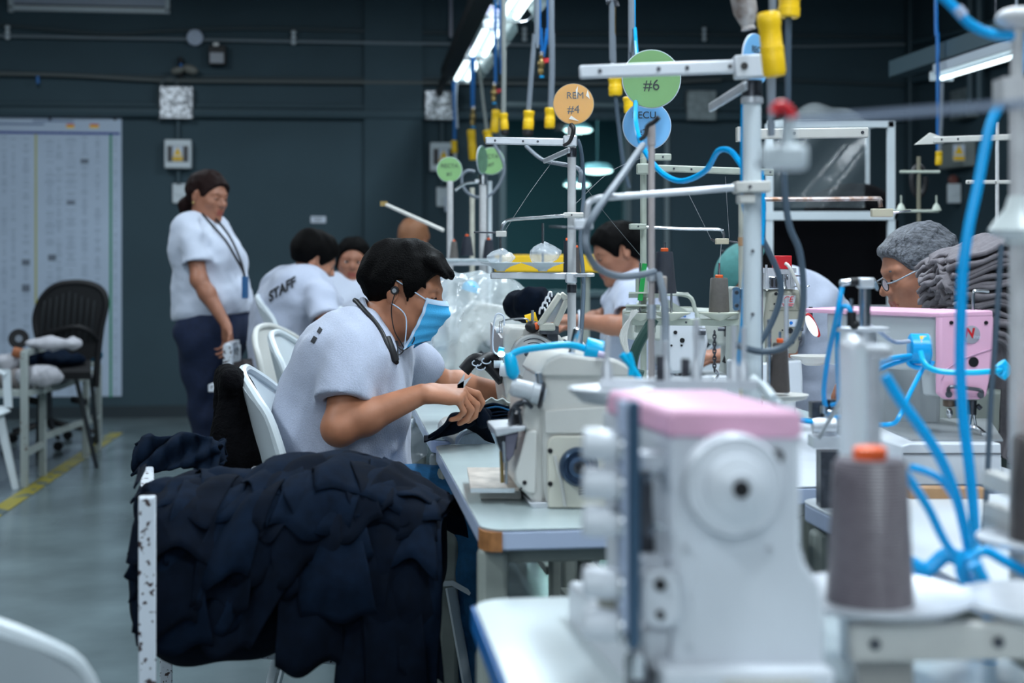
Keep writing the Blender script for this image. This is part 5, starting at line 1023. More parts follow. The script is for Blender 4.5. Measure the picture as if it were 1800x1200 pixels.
# ---- C. the masked worker's overlock
def mach_c():
    D = 3.72; t = thing('overlock_machine', 'beige overlock with large round disc worked by the masked worker', 'sewing machine', Vector((P(930, 0, D).x, D+.1, .75)))
    part(t, 'body', M_cream, lambda b: pxp(b, [(882, 640), (884, 592), (896, 575), (960, 578), (985, 590), (1000, 612), (1005, 700), (1000, 790), (905, 790), (890, 700)], D, .24), bevel=.006)
    part(t, 'front_frame', mat('cream_casting', (.56, .53, .47), .4), lambda b: pxp(b, [(905, 640), (905, 600), (918, 590), (960, 592), (985, 606), (998, 640), (996, 700), (905, 690)], D-.012, .02), bevel=.004)
    part(t, 'slant_leg', mat('cream_casting', (.56, .53, .47), .4), lambda b: pxp(b, [(902, 668), (918, 672), (940, 700), (940, 748), (878, 748), (880, 730), (890, 700)], D-.004, .10), bevel=.003)
    disc = part(t, 'round_cover', mat('silver_cover', (.50, .50, .50), .35, .3), lambda b: pcyl(b, 938, 628, D-.012, 42, .02, 40, [(1, 0), (1, .5), (.93, .8), (.86, .72), (.80, .72), (.5, .85), (.2, .85)]))
    for x, y, r in ((938, 632, 8), (926, 622, 4.5), (936, 647, 4)): b = MB(); pcyl(b, x, y, D-.0315, r, .003, 16); b.build('hole', M_dsteel, disc)
    for rr_ in (41, 33, 26): b = MB(); b.tube([P(938+rr_*math.cos(a), 628+rr_*math.sin(a), D-.012-(.006 if rr_ > 40 else .0165)) for a in [q*PI/16 for q in range(33)]], .0016, 5, 1); b.build('groove', M_dsteel, disc)
    b = MB(); pcyl(b, 938, 632, D-.030, 11, .003, 20, [(1, 0), (1, 1)]); b.build('boss', M_machw, disc)
    part(t, 'gasket', M_void, lambda b: b.tube([P(938+47*math.cos(a), 630+44*math.sin(a), D-.014) for a in [math.radians(100+q*8) for q in range(10)]], .002, 6, 2))
    part(t, 'hole', M_black, lambda b: pcyl(b, 916, 672, D-.006, 5, .003, 14))
    part(t, 'left_panel', mat('mauve_grey_panel', (.27, .25, .26), .4), lambda b: b.prism([(0, 0), (.24, 0), (.24, .09), (0, .06)], P(884, 634, D), FWD, (0, 0, 1), Vector((-.006, 0, 0))))
    part(t, 'top_plate', M_white, lambda b: b.box(P(914, 582, D+.06)+Vector((0, 0, .006)), (.06, .07, .004), .4)); part(t, 'tension_knob', M_machw, lambda b: (b.cyl(P(884, 580, D), P(872, 580, D), .008), b.cyl(P(884, 640, D), P(868, 640, D), .010)))
    part(t, 'white_knob', M_machw, lambda b: b.lathe(P(898, 650, D-.02), (-1, 0, .05), [(.018, 0), (.018, .028), (.012, .03)], 18)); part(t, 'thread_guide', M_steel, lambda b: (b.cyl(P(880, 585, D-.01), P(880, 565, D), .003), b.tube([P(880, 568, D), P(890, 562, D), P(925, 560, D), P(930, 572, D)], .0025, 6, 4)))
    part(t, 'wire_guide', M_paper, lambda b: b.tube([P(886, 572, D-.02), P(885, 555, D-.02), P(872, 553, D-.02), P(867, 580, D-.02), P(866, 608, D-.02), P(870, 620, D-.02), P(884, 624, D-.02)], .0026, 6, 5))
    part(t, 'work_lamp', mat('led_glow', (.55, .9, 1.0), .3, emit=6), lambda b: b.sph(P(881, 622, D-.03), (.010, .008, .008), 10)); part(t, 'lamp_holder', M_cyan, lambda b: b.cyl(P(876, 614, D-.02), P(886, 616, D-.02), .008))
    part(t, 'black_knob', M_black, lambda b: b.sph(P(936, 574, D-.01), (.020, .018, .016), 14)); part(t, 'orange_label', M_orange, lambda b: b.sph(P(943, 573, D-.022), (.008, .005, .010), 10)); part(t, 'lever', M_dsteel, lambda b: (b.tube([P(955, 585, D), P(970, 600, D), P(975, 615, D), P(985, 625, D)], .006, 8, 4), b.box(P(968, 598, D), (.03, .03, .04), .3), rod(b, 955, 580, 985, 612, D, .004)))
    # cylinder bed with cream cover nearest the worker
    bd = part(t, 'bed', M_cream, lambda b: pxp(b, [(776, 770), (776, 752), (788, 742), (825, 738), (905, 738), (905, 790), (800, 790), (790, 776)], 3.56, .14), bevel=.01)
    part(t, 'bed_cover', mat('blue_white_cover', (.52, .60, .72), .35), lambda b: pxp(b, [(800, 788), (802, 770), (812, 757), (826, 752), (905, 755), (905, 790)], 3.54, .02), bevel=.004)
    part(t, 'bed_panel', mat('pale_blue_panel', (.40, .52, .62), .45, noise=.1, nscale=60), lambda b: pxp(b, [(806, 788), (808, 774), (816, 764), (830, 760), (905, 762), (905, 790)], 3.534, .008), bevel=.002)
    part(t, 'green_gauge', mat('dark_teal_metal', (.01, .06, .07), .5), lambda b: pxp(b, [(829, 751), (842, 742), (850, 744), (848, 750), (868, 751), (868, 756), (830, 756)], 3.53, .03)); part(t, 'blue_label', mat('label_blue', (.01, .06, .55), .5), lambda b: pxp(b, [(862, 740), (880, 740), (880, 744), (862, 744)], 3.53, .003))
    # open transparent lid
    lid = part(t, 'lid_frame', mat('ivory_lid', (.58, .57, .50), .35), lambda b: (b.beam(P(948, 572, D-.03), P(985, 516, D-.03), .03, .016), b.beam(P(985, 516, D-.03), P(997, 526, D-.03), .03, .016), b.beam(P(997, 526, D-.03), P(976, 572, D-.03), .03, .016), b.beam(P(976, 574, D-.03), P(948, 574, D-.03), .03, .020)), bevel=.004)
    b = MB(); pxp(b, [(955, 566), (985, 522), (993, 530), (974, 566)], D-.035, .004); b.build('clear_window', film('smoky_window', (.45, .48, .52), .75, .1), lid)
    part(t, 'hinge', M_dsteel, lambda b: b.box(P(965, 580, D-.02), (.05, .03, .02)))
    # second round housing to the right rear
    part(t, 'rear_wheel', M_cream, lambda b: pcyl(b, 1000, 622, D+.12, 32, .04, 30, [(1, 0), (1, .6), (.85, 1), (.5, 1), (.45, .8)])); part(t, 'rear_hub', M_dsteel, lambda b: pcyl(b, 992, 600, D+.08, 4, .004, 12))
    sp = part(t, 'spring_post', M_steel, lambda b: rod(b, 936, 545, 936, 572, D, .004))
mach_c()
b = MB(); b.lathe(P(925, 565, 3.78), (1, 0, .3), [(.018, 0), (.018, .03)], 14); tag(b.build('oil_bottle', M_yel), 'small yellow capped bottle on top of the disc overlock', 'bottle')
t = thing('cotton_cord', 'black cable bundle with white rings beside the disc overlock', 'cable', P(850, 640, 3.78)); part(t, 'cable', M_black, lambda b: (b.tube([P(815, 652, 3.8), P(835, 632, 3.8), P(858, 640, 3.78), P(884, 668, 3.76)], .018, 10, 5), b.tube([P(840, 640, 3.75), P(862, 628, 3.78), P(884, 640, 3.76)], .016, 10, 5)))
for x, y in ((838, 638), (845, 645), (855, 634)): part(t, 'ring', M_paper, lambda b: b.tube([P(x+8*math.cos(a*.6), y+5*math.sin(a*.6), 3.735+.0*a) for a in range(8)], .0018, 5, 2))

# ---- D. machine under clear polythene
def mach_d():
    D = 4.55; t = thing('overlock_machine', 'cream machine shrouded in crumpled clear polythene behind the masked worker', 'sewing machine', Vector((P(860, 0, D).x, D+.1, .75)))
    part(t, 'body', M_cream, lambda b: pxp(b, [(815, 560), (840, 530), (925, 545), (940, 575), (940, 625), (900, 690), (800, 690), (800, 620)], D+.03, .25), bevel=.012); part(t, 'wheel', M_dsteel, lambda b: pcyl(b, 858, 618, D+.03, 20, .03, 26, [(1, 0), (1, .7), (.7, 1), (.3, .8)]))
    part(t, 'blue_cap', M_cyan, lambda b: b.lathe(P(826, 512, D+.06), (.3, 0, 1), [(.03, 0), (.028, .02), (.01, .035)], 18))
    S = SDF([P(740, 0, D-.1).x, D-.30, .70], [P(970, 0, D).x, D+.50, 1.22], .009)
    def ex(pts, r, k=.05):
        for a, c in zip(pts[:-1], pts[1:]): S.cap(P(*a), P(*c), r, None, k)
    ex([(800, 520, D+.08), (880, 535, D+.1), (920, 560, D+.1)], .085); ex([(790, 560, D), (790, 640, D)], .06); ex([(860, 590, D+.05), (920, 590, D+.08)], .09); ex([(830, 510, D+.1), (840, 500, D+.1)], .05, .03); ex([(850, 640, D+.1), (800, 650, D+.05)], .06)
    W = wob(5, 34, .020, n=7); W2 = wob(6, 85, .010, n=6); S.disp(lambda X, Y, Z: np.abs(W(X, Y, Z))*1.2+np.abs(W2(X, Y, Z))); c = S.build('polythene_cover', M_film, t, sharp=30); c['label'] = 'crumpled clear polythene cover'
mach_d()
bundle('black cap or bag with white stitched pattern behind the open lid', P(932, 533, 4.3), (.075, .08, .055), M_navy, 31, 'bag', 'stitched_bag', h=.007)
b = MB()
for k in range(4): b.tube([P(948+k*5, 552-k*9, 4.21), P(950+k*5, 541-k*9, 4.215), P(957+k*4, 541-k*9, 4.215), P(958+k*4, 548-k*9, 4.21)], .003, 5, 4)
tag(b.build('stitched_trim', M_alu), 'pale wavy stitching on the black stitched bag', 'trim')
t = thing('yellow_shelf', 'long yellow shelf edge behind the film-wrapped cones', 'shelf', (P(955, 475, 7.2).x, 7.2, 0)); part(t, 'board', M_yel, lambda b: b.box(P(962, 463, 7.2), (.53, .05, .088)), bevel=.006)
for x in (890, 1030): part(t, 'post', M_leg, lambda b: b.box((P(x, 0, 7.2).x, 7.24, P(0, 463, 7.2).z/2), (.04, .03, P(0, 463, 7.2).z)))
for x, w_ in ((795, 1),): pass

# ---- E. grey-green lockstitch with blue-lettered plate, D 3.9
def mach_e():
    D = 4.15; t = thing('sewing_machine', 'grey-green sewing machine with blue lettering under the dark navy cone', 'sewing machine', Vector((P(1230, 0, D).x, D+.05, .75)))
    part(t, 'arm', M_machg, lambda b: pxp(b, [(1110, 545), (1175, 540), (1300, 545), (1330, 560), (1330, 600), (1260, 608), (1255, 600), (1110, 598)], D, .14), bevel=.012)
    part(t, 'head', M_machw, lambda b: pxp(b, [(1165, 560), (1238, 560), (1246, 600), (1236, 655), (1180, 657), (1165, 640)], D-.03, .12), bevel=.01)
    part(t, 'column', M_machg, lambda b: pxp(b, [(1290, 550), (1345, 555), (1350, 660), (1350, 664), (1285, 664), (1290, 640)], D, .15), bevel=.012)
    part(t, 'bed', M_machw, lambda b: pxp(b, [(1100, 660), (1400, 660), (1400, 728), (1100, 728)], D-.02, .22), bevel=.006)
    for x, y, r in ((1187, 584, 3.5), (1199, 598, 4.5), (1180, 607, 2), (1198, 607, 2)): part(t, 'screw', M_black, lambda b: pcyl(b, x, y, D-.03, r, .003, 12))
    part(t, 'top_lever', M_poleg, lambda b: (b.tube([P(1120, 535, D), P(1160, 518, D), P(1210, 520, D), P(1222, 545, D), P(1228, 562, D)], .006, 8, 4), b.beam(P(1165, 528, D), P(1205, 552, D), .02, .02), b.box(P(1185, 548, D+.05), (.10, .04, .03)))); part(t, 'lift_bar', M_machg, lambda b: b.beam(P(1165, 517, D-.02), P(1210, 516, D-.02), .02, .006))
    nm = part(t, 'name_plate', M_paper, lambda b: b.box(P(1200, 554, D-.012), (.07, .003, .018))); text_part('lettering', 'JUKI', .016, P(1197, 554, D-.0145), (1, 0, 0), (0, 0, 1), mat('label_cobalt', (.01, .16, .55), .5), nm, .0005, bold=.0006)
    part(t, 'thread_takeup', M_dsteel, lambda b: (b.cyl(P(1262, 578, D-.03), P(1300, 578, D-.03), .006), b.box(P(1283, 576, D-.03), (.03, .03, .05)), b.cyl(P(1240, 583, D-.04), P(1225, 583, D-.04), .010))); part(t, 'needle_bar', M_steel, lambda b: (rod(b, 1190, 655, 1190, 668, D, .006), rod(b, 1200, 655, 1200, 672, D, .004)))
    part(t, 'belt_guard', M_black, lambda b: b.tube([P(1235, 600, D+.1), P(1260, 570, D+.1), P(1290, 600, D+.1), P(1280, 640, D+.1)], .02, 8, 4))
    ch = part(t, 'hanging_chain', M_dsteel, lambda b: [b.tube([P(1256+(2.6*math.cos(q) if k % 2 else .8*math.cos(q)), 585+k*6.4+4.6*math.sin(q), D-.06+(.0 if k % 2 else .004*math.cos(q))) for q in [j*PI/4 for j in range(9)]], .0022, 5, 2) for k in range(11)])
    part(t, 'chain_hook', M_steel, lambda b: b.tube([P(1258, 650, D-.06), P(1262, 660, D-.06), P(1250, 675, D-.06)], .004, 6, 4))
mach_e()

# ---- F. khaki machine with CE plate and red box
def mach_f():
    D = 3.55; t = thing('sewing_machine', 'khaki machine head with a red lettered CE plate and red box on top', 'sewing machine', Vector((P(1385, 0, D).x, D+.05, .75)))
    part(t, 'head', M_beige, lambda b: pxp(b, [(1352, 515), (1358, 508), (1412, 509), (1418, 560), (1402, 622), (1350, 620), (1346, 560)], D, .14), bevel=.008)
    part(t, 'arm_side', M_machg, lambda b: pxp(b, [(1318, 505), (1350, 508), (1350, 640), (1316, 650)], D+.02, .22), bevel=.008); part(t, 'seam_line', mat('khaki_line', (.2, .2, .16), .5), lambda b: rod(b, 1352, 545, 1416, 545, D-.001, .0012))
    part(t, 'base', M_machw, lambda b: pxp(b, [(1315, 640), (1410, 632), (1412, 664), (1412, 700), (1315, 700)], D, .20), bevel=.006)
    pl = part(t, 'ce_plate', mat('plate_silver', (.50, .52, .56), .4), lambda b: pxp(b, [(1376, 519), (1399, 519), (1399, 524), (1394, 539), (1371, 539), (1371, 536)], D-.004, .004)); part(t, 'plate_bars', M_red, lambda b: (rod(b, 1375, 534, 1395, 534, D-.005, .0011, n=6), rod(b, 1376, 537, 1393, 537, D-.005, .0011, n=6)))
    text_part('lettering', 'CE', .020, P(1385, 526, D-.0055), (1, 0, 0), (0, 0, 1), M_red, pl, .0005, shear=.25)
    part(t, 'info_label', M_paper, lambda b: pxp(b, [(1387, 561), (1404, 561), (1404, 574), (1387, 574)], D-.003, .003)); part(t, 'blue_mark', mat('label_cobalt', (.01, .16, .55), .5), lambda b: pcyl(b, 1390.5, 567.5, D-.003, 3, .002, 14))
    for x, y, r in ((1389, 581, 5), (1364, 516, 3), (1361, 534, 1.5), (1354, 580, 1.2), (1375, 580, 1.2)): part(t, 'hole', M_black, lambda b: pcyl(b, x, y, D-.001, r, .003, 12))
    for x, y in ((1408, 578), (1404, 595), (1392, 600)): part(t, 'side_screw', M_dsteel, lambda b: b.cyl(P(x, y, D-.002), P(x+4, y, D-.004), .005))
    tw = part(t, 'tension_block', M_alu, lambda b: (b.box(P(1368, 490, D+.02), (.075, .04, .05)), b.box(P(1368, 475, D+.02), (.085, .03, .012)), rod(b, 1347, 465, 1347, 508, D, .003), rod(b, 1391, 478, 1391, 508, D, .003))); part(t, 'chrome_window', mat('bright_chrome', (.8, .82, .86), .15, 1.0), lambda b: b.box(P(1361, 497, D-.003), (.028, .006, .032)), bevel=.002)
    for x in (1357.5, 1365): part(t, 'slot', M_black, lambda b: pxp(b, rrect(x-1.8, 490, x+1.8, 504, 1.6), D-.0075, .002))
    part(t, 'chrome_knob', M_steel, lambda b: b.lathe(P(1378, 507, D-.003), (0, 0, 1), [(.010, 0), (.006, .008), (.006, .02), (.011, .022), (.011, .036)], 16)); part(t, 'wire_guide', M_steel, lambda b: (b.tube([P(1392, 484, D), P(1405, 485, D-.02), P(1411, 487, D-.02)], .002, 6, 4), b.tube([P(1395, 503, D), P(1415, 504, D-.02), P(1423, 502, D-.02)], .002, 6, 4)))
    rb = part(t, 'red_box', M_red, lambda b: b.box(P(1377, 461, D)+Vector((0, .02, 0)), (.042, .045, .034), .0), bevel=.002); part(t, 'red_arm', M_cream, lambda b: b.tube([P(1381, 463, D-.02), P(1388, 470, D-.03), P(1400, 495, D-.03), P(1410, 520, D-.03), P(1417, 552, D-.03)], .0045, 10, 5))
    part(t, 'lamp_shade', mat('white_lamp_body', (.75, .76, .78), .3, emit=.6), lambda b: b.sph(P(1427, 572, D-.03), (.012, .012, .030), 16, Matrix.Rotation(-.45, 3, 'Y'))); part(t, 'lamp_rim', M_red, lambda b: b.tube([P(1416, 553, D-.032), P(1424, 554, D-.034), P(1434, 572, D-.034), P(1440, 588, D-.032), P(1437, 591, D-.03)], .0032, 8, 5)); part(t, 'lamp_clip', M_dsteel, lambda b: b.box(P(1425, 547, D-.02), (.008, .01, .022)))
mach_f()
b = MB(); b.lathe(P(1429, 634, 3.8), (0, 0, 1), [(.02, -.012), (.045, 0), (.06, .010), (.06, .014), (.03, .012), (.012, .016)], 28); tag(b.build('spool_disc', M_cream), 'cream spool dish beside the bent man\'s hands', 'spool dish')
b = MB(); b.lathe(P(1452, 633, 3.9), (0, 0, 1), [(.02, -.010), (.03, 0), (.04, .010), (.04, .014), (.02, .012)], 24); tag(b.build('spool_disc', M_cream), 'smaller cream spool dish touching the teal-capped man\'s fingers', 'spool dish')

# ---- G. pink-faced machine on the right
def mach_g():
    D = 2.95; t = thing('sewing_machine', 'grey sewing machine with a pink faceplate and round red lettered badge, at the right', 'sewing machine', Vector((P(1640, 0, D).x, D+.1, .75)))
    d = Vector((-.62, .78, 0)).normalized()
    fp = [(1653, 556), (1660, 553), (1745, 551), (1748, 560), (1746, 640), (1735, 696), (1726, 702), (1664, 702), (1653, 692)]
    part(t, 'head', mat('cool_grey_enamel', (.48, .51, .53), .35), lambda b: pxp(b, [(x, y) for x, y in fp[:5]]+[(1735, 655), (1655, 655)], D+.012, .30, d), bevel=.006); part(t, 'faceplate', M_pink, lambda b: pxp(b, fp, D, .014, d), bevel=.004); part(t, 'lower_head', mat('cool_grey_enamel', (.48, .51, .53), .35), lambda b: pxp(b, [(1660, 650), (1735, 650), (1732, 696), (1664, 698)], D+.013, .06, d), bevel=.004)
    part(t, 'top_cover', M_pink, lambda b: pxp(b, [(1653, 558), (1653, 549), (1745, 545), (1747, 556)], D-.001, .36, d), bevel=.003)
    part(t, 'side_panel', mat('cool_grey_enamel', (.48, .51, .53), .35), lambda b: pxp(b, [(1650, 570), (1700, 570), (1700, 640), (1650, 640)], D+.20, .20, d), bevel=.006)
    part(t, 'column', mat('cool_grey_enamel', (.48, .51, .53), .35), lambda b: pxp(b, [(1555, 570), (1640, 575), (1660, 640), (1655, 765), (1532, 765), (1545, 690), (1552, 640)], D+.26, .15), bevel=.014)
    bg = part(t, 'round_badge', mat('badge_grey', (.38, .36, .42), .4), lambda b: pcyl(b, 1707, 588, D, 16, .003, 26)); text_part('lettering', 'W', .028, P(1704, 586, D-.004), (1, 0, 0), (0, 0, 1), M_red, bg, .0005, shear=-.2, bold=.0008)
    text_part('small_lettering', 'ino', .012, P(1717, 592, D-.004), (1, 0, 0), (0, 0, 1), M_paper, bg, .0004)
    part(t, 'round_hole', M_black, lambda b: pcyl(b, 1711, 636, D, 9, .003, 20)); part(t, 'face_curve', mat('pink_line', (.6, .33, .48), .5), lambda b: b.tube([P(1655, 668, D-.001), P(1665, 648, D-.001), P(1700, 628, D-.001), P(1746, 612, D-.001)], .002, 6, 5))
    for x, y in ((1672, 567), (1733, 567)): part(t, 'screw', M_black, lambda b: pcyl(b, x, y, D, 3.5, .003, 12))
    part(t, 'thread_bracket', M_dsteel, lambda b: (b.tube([P(1668, 692, D-.008), P(1670, 680, D-.01), P(1700, 682, D-.01), P(1724, 686, D-.01), P(1726, 694, D-.008)], .004, 8, 4), b.cyl(P(1668, 693, D), P(1668, 693, D-.012), .007), b.cyl(P(1724, 694, D), P(1724, 694, D-.012), .007)))
    part(t, 'red_label', M_red, lambda b: b.box(P(1610, 572, D+.10), (.03, .003, .03), -.9))
    part(t, 'presser_bar', mat('bronze', (.18, .13, .10), .4, .7), lambda b: b.lathe(P(1669, 703, D+.04), (0, 0, -1), [(.014, 0), (.014, .012), (.008, .014)], 16)); part(t, 'presser_knob', M_steel, lambda b: b.sph(P(1669, 726, D+.04), (.007, .007, .012), 12)); part(t, 'needle_bar', M_dsteel, lambda b: (rod(b, 1709, 703, 1708, 728, D+.04, .010), rod(b, 1718, 712, 1724, 718, D+.03, .005)))
    part(t, 'presser_foot', M_steel, lambda b: (rod(b, 1706, 728, 1702, 752, D+.04, .005), rod(b, 1712, 728, 1716, 755, D+.04, .003), b.tube([P(1700, 752, D+.04), P(1716, 752, D+.03), P(1732, 764, D+.0)], .006, 8, 4)))
    part(t, 'bed', M_machw, lambda b: (pxp(b, [(1585, 784), (1600, 779), (1760, 779), (1762, 850), (1762, 853), (1585, 853)], 2.86, .42)), bevel=.006); part(t, 'bed_top', mat('bed_plate', (.36, .38, .40), .3, .4), lambda b: b.prism([(P(1535, 0, 3.2).x, 3.28), (P(1760, 0, 3.2).x, 3.28), (P(1760, 0, 2.9).x, 2.89), (P(1600, 0, 2.9).x, 2.89)], (0, 0, P(0, 779, 2.86).z), (1, 0, 0), (0, 1, 0), (0, 0, .004))); part(t, 'bed_seam', M_dsteel, lambda b: rod(b, 1588, 797, 1760, 797, 2.858, .0012))
    sq = part(t, 'corner_screw', M_dsteel, lambda b: b.box(P(1555, 768, 3.05), (.012, .02, .02))); part(t, 'top_strip', M_black, lambda b: b.box(P(1655, 544, D+.1)+Vector((0, 0, .008)), (.05, .01, .003)))
    part(t, 'side_slot', M_black, lambda b: pxp(b, rrect(1632, 575, 1637, 665, 2), D+.19, .003)); part(t, 'thread_rod', M_steel, lambda b: (b.tube([P(1711, 548, D+.05), P(1711, 515, D+.05), P(1720, 511, D+.05), P(1738, 512, D+.05)], .0035, 6, 4), b.cyl(P(1690, 548, D+.06), P(1690, 528, D+.06), .01)))
mach_g()
# wooden block and white panel below
b = MB(); pxp(b, [(1600, 856), (1735, 858), (1735, 889), (1600, 889)], 2.70, .03); tag(b.build('wood_block', mat('tan_board', (.42, .24, .12), .6, noise=.15, nscale=20), bevel=.003), 'tan bare wood board end under the pink-faced machine', 'board')
# pneumatic valve block and cylinder
t = thing('valve_block', 'grey pneumatic valve block with blue tubes left of the pink-faced machine', 'valve', P(1465, 745, 2.6))
part(t, 'body', M_steel, lambda b: (b.box(P(1464, 735, 2.6), (.045, .05, .035)), b.box(P(1462, 757, 2.6), (.06, .06, .022))), bevel=.003); part(t, 'dark_fittings', M_dsteel, lambda b: (b.box(P(1432, 720, 2.6), (.016, .03, .03)), b.cyl(P(1440, 705, 2.6), P(1440, 735, 2.6), .010), b.cyl(P(1462, 702, 2.6), P(1462, 725, 2.6), .009))); part(t, 'port', M_steel, lambda b: [b.cyl(P(x, 712, 2.58), P(x, 726, 2.58), .008) for x in (1448, 1474, 1484)])
part(t, 'lower_valve', M_alu, lambda b: (b.lathe(P(1428, 748, 2.5), (1, 0, 0), [(.012, 0), (.014, .01), (.014, .04)], 16), b.box(P(1450, 775, 2.5), (.05, .05, .02)))); part(t, 'stand', M_dsteel, lambda b: b.box((P(1462, 0, 2.6).x, 2.62, .80), (.04, .04, .105)))
t = thing('air_cylinder', 'shiny upright air cylinder rod with a black side port before the older man', 'air cylinder', P(1520, 640, 2.45))
part(t, 'rod', M_steel, lambda b: rod(b, 1520, 497, 1520, 590, 2.45, .0098, n=20)); part(t, 'head_block', M_alu, lambda b: b.box(P(1521, 497, 2.45), (.026, .03, .018)), bevel=.003); part(t, 'side_port', M_black, lambda b: (b.cyl(P(1508, 495, 2.45), P(1494, 495, 2.45), .007), )); part(t, 'port_tip', M_steel, lambda b: (b.cyl(P(1494, 495, 2.45), P(1484, 497, 2.45), .0055), b.sph(P(1481, 497, 2.45), .0065, 10)))
part(t, 'plate', M_alu, lambda b: b.box(P(1512, 578, 2.45), (.09, .05, .008)), bevel=.002); part(t, 'black_fitting', M_black, lambda b: (b.cyl(P(1497, 548, 2.40), P(1497, 573, 2.40), .008), b.sph(P(1502, 570, 2.4), .009, 10))); part(t, 'needle', M_steel, lambda b: rod(b, 1497, 525, 1497, 550, 2.40, .003))
part(t, 'barrel', M_alu, lambda b: b.cyl(P(1520, 582, 2.45), Vector((P(1520, 582, 2.45).x, 2.45, .75)), .020, n=20))
# cloth pile beside the older man (each folded piece its own object)
for k in range(15):
    pth = [(1650-4*math.sin(k*1.7)-14*math.exp(-((k-5)/4)**2)+1.5*k, 449+8.2*k), (1690+k, 432+9.6*k), (1742, 414+12*k), (1788-3*k, 437+13*k), (1812-5*k, 520+14*k), (1816-6*k, 640+9*k), (1812-6*k, 775)]
    cp = catmull([P(x, y, 3.42) for x, y in pth], 8); N_ = len(cp)
    def fn(u, v, k=k, cp=cp, N_=N_):
        i = u*(N_-1); j = min(int(i), N_-2); p = cp[j].lerp(cp[j+1], i-j); y = (v-.5)*.30; w1 = .006*math.sin(20*v+k*2.1+u*5)+.005*math.sin(43*v+k+u*11)+.004*math.sin(25*u+k)
        return p+Vector((w1*.5-.010*math.sin(13*v+k)*(1-u), y-.02*u, w1-.02*(2*v-1)**2))
    b = MB(); b.grid(fn, 46, 24, .0105); o = b.build('folded_cloth', M_grey, sharp=0); tag(o, 'taupe knit piece folded into the big pile beside the older man', 'cloth', 'taupe folded knits by the older man')
bundle('taupe knit heap core rising behind the pink-faced machine', P(1785, 690, 3.5), (.13, .12, .20), M_grey, 44, 'cloth', 'cloth_heap', fr=40, am=.014)
b = MB(); b.box((P(1775, 0, 3.5).x, 3.5, .45), (.42, .34, .90)); tag(b.build('crate_stand', M_leg, bevel=.01), 'plain grey stand carrying the taupe cloth pile', 'stand')
# ================================================================== ceiling lamps and tray
M_tube = mat('lit_tube', (.80, .97, 1.0), .4, emit=2.6)
def fixture(a, c, lab, wd=.24, ntube=2, house=True):
    a, c = Vector(a), Vector(c); t = thing('tube_lamp', lab, 'lamp', (a+c)/2, 0, 'fluorescent lamps over the row'); x, y, d = frame_of(c-a); sx = x if abs(x.x) > .3 else y
    sx = Vector((sx.x, sx.y, 0)).normalized(); up = Vector((0, 0, 1))
    for q in ((-1, 1) if ntube == 2 else (0,)): part(t, 'lamp_tube', M_tube, lambda b: b.cyl(a+sx*q*.042, c+sx*q*.042, .017 if ntube == 2 else .011, n=12))
    part(t, 'housing', mat('lamp_housing', (.45, .50, .56), .4), lambda b: b.beam(a+up*.05, c+up*.05, .10, .05), bevel=.004)
    for q in (-1, 1): part(t, 'end_socket', M_white, lambda b: b.box((a if q < 0 else c)+up*.01, (.13, .02, .05), PHI), bevel=.004)
    if ntube == 2:
        for q in (-1, 1): part(t, 'acrylic_wing', film('acrylic_wing', (.30, .40, .40), .30, .1, 14), lambda b: b.grid(lambda u, v: a.lerp(c, u)+sx*q*(.05+.09*math.sin(v*1.4))+up*(.075-.10*v*v), 4, 8, .004))
        part(t, 'wire_hoop', M_steel, lambda b: (b.tube([c-sx*.15+up*.03, c-sx*.10-up*.02, c-up*.03, c+sx*.10-up*.02, c+sx*.15+up*.03], .004, 6, 5)))
    b = MB(); b.cyl((a+c)/2+up*.07, Vector((((a+c)/2).x, ((a+c)/2).y, 4.6)), .004, n=6); b.build('hanger_wire', M_dsteel, t)
def L26(x, y): return P(x, y, 1.4*FPX/(HOR-y))
fixture(L26(937, -32), L26(895, 30), 'lit twin-tube lamp nearest of the row, cut by the top edge'); fixture(L26(868, 47), L26(841, 96), 'lit twin-tube lamp in the middle of the hanging row'); fixture(L26(834, 103), L26(812, 139), 'lit twin-tube lamp farthest along the hanging row')
q0 = P(1655, 138, 7.6); fixture(q0-FWD*1.25, q0, 'lit single tube under the slate tray by the right wall', ntube=1)
b = MB(); b.beam(q0+Vector((0, 0, .13))+FWD*.6, q0+Vector((0, 0, .13))-FWD*2.2, .10, .09); tag(b.build('cable_tray', M_duct), 'slate cable tray above the single tube by the right wall', 'cable tray')
b = MB(); b.beam(q0+Vector((-.25, .2, .55)), q0+Vector((-.25, .2, .55))-FWD*2.6+Vector((.2, 0, 0)), .05, .05); tag(b.build('cable_tray', M_duct), 'upper slate beam crossing the corner by the right wall', 'cable tray')
b = MB(); b.beam(P(858, -30, 7.2), P(787, 128, 10.4), .10, .07); b.tube([P(787, 128, 10.4), P(776, 150, 10.9), P(772, 165, 11.2)], .03, 8, 4); tag(b.build('cable_tray', mat('black_tray', (.008, .010, .012), .6)), 'black cable tray running down beside the hanging lamps', 'cable tray')
for k, (x, y, d) in enumerate(((870, 40, 8.7), (825, 92, 9.9))): b = MB(); b.lathe(P(x-7, y-8, d), (0, -1, 0), [(.06, 0), (.06, .012)], 20, sy=1.3); tag(b.build('lamp_tag', mat('mauve_card', (.36, .35, .48), .6)), ('mauve oval card between the nearest and middle lamps', 'mauve oval card between the middle and farthest lamps')[k], 'card')

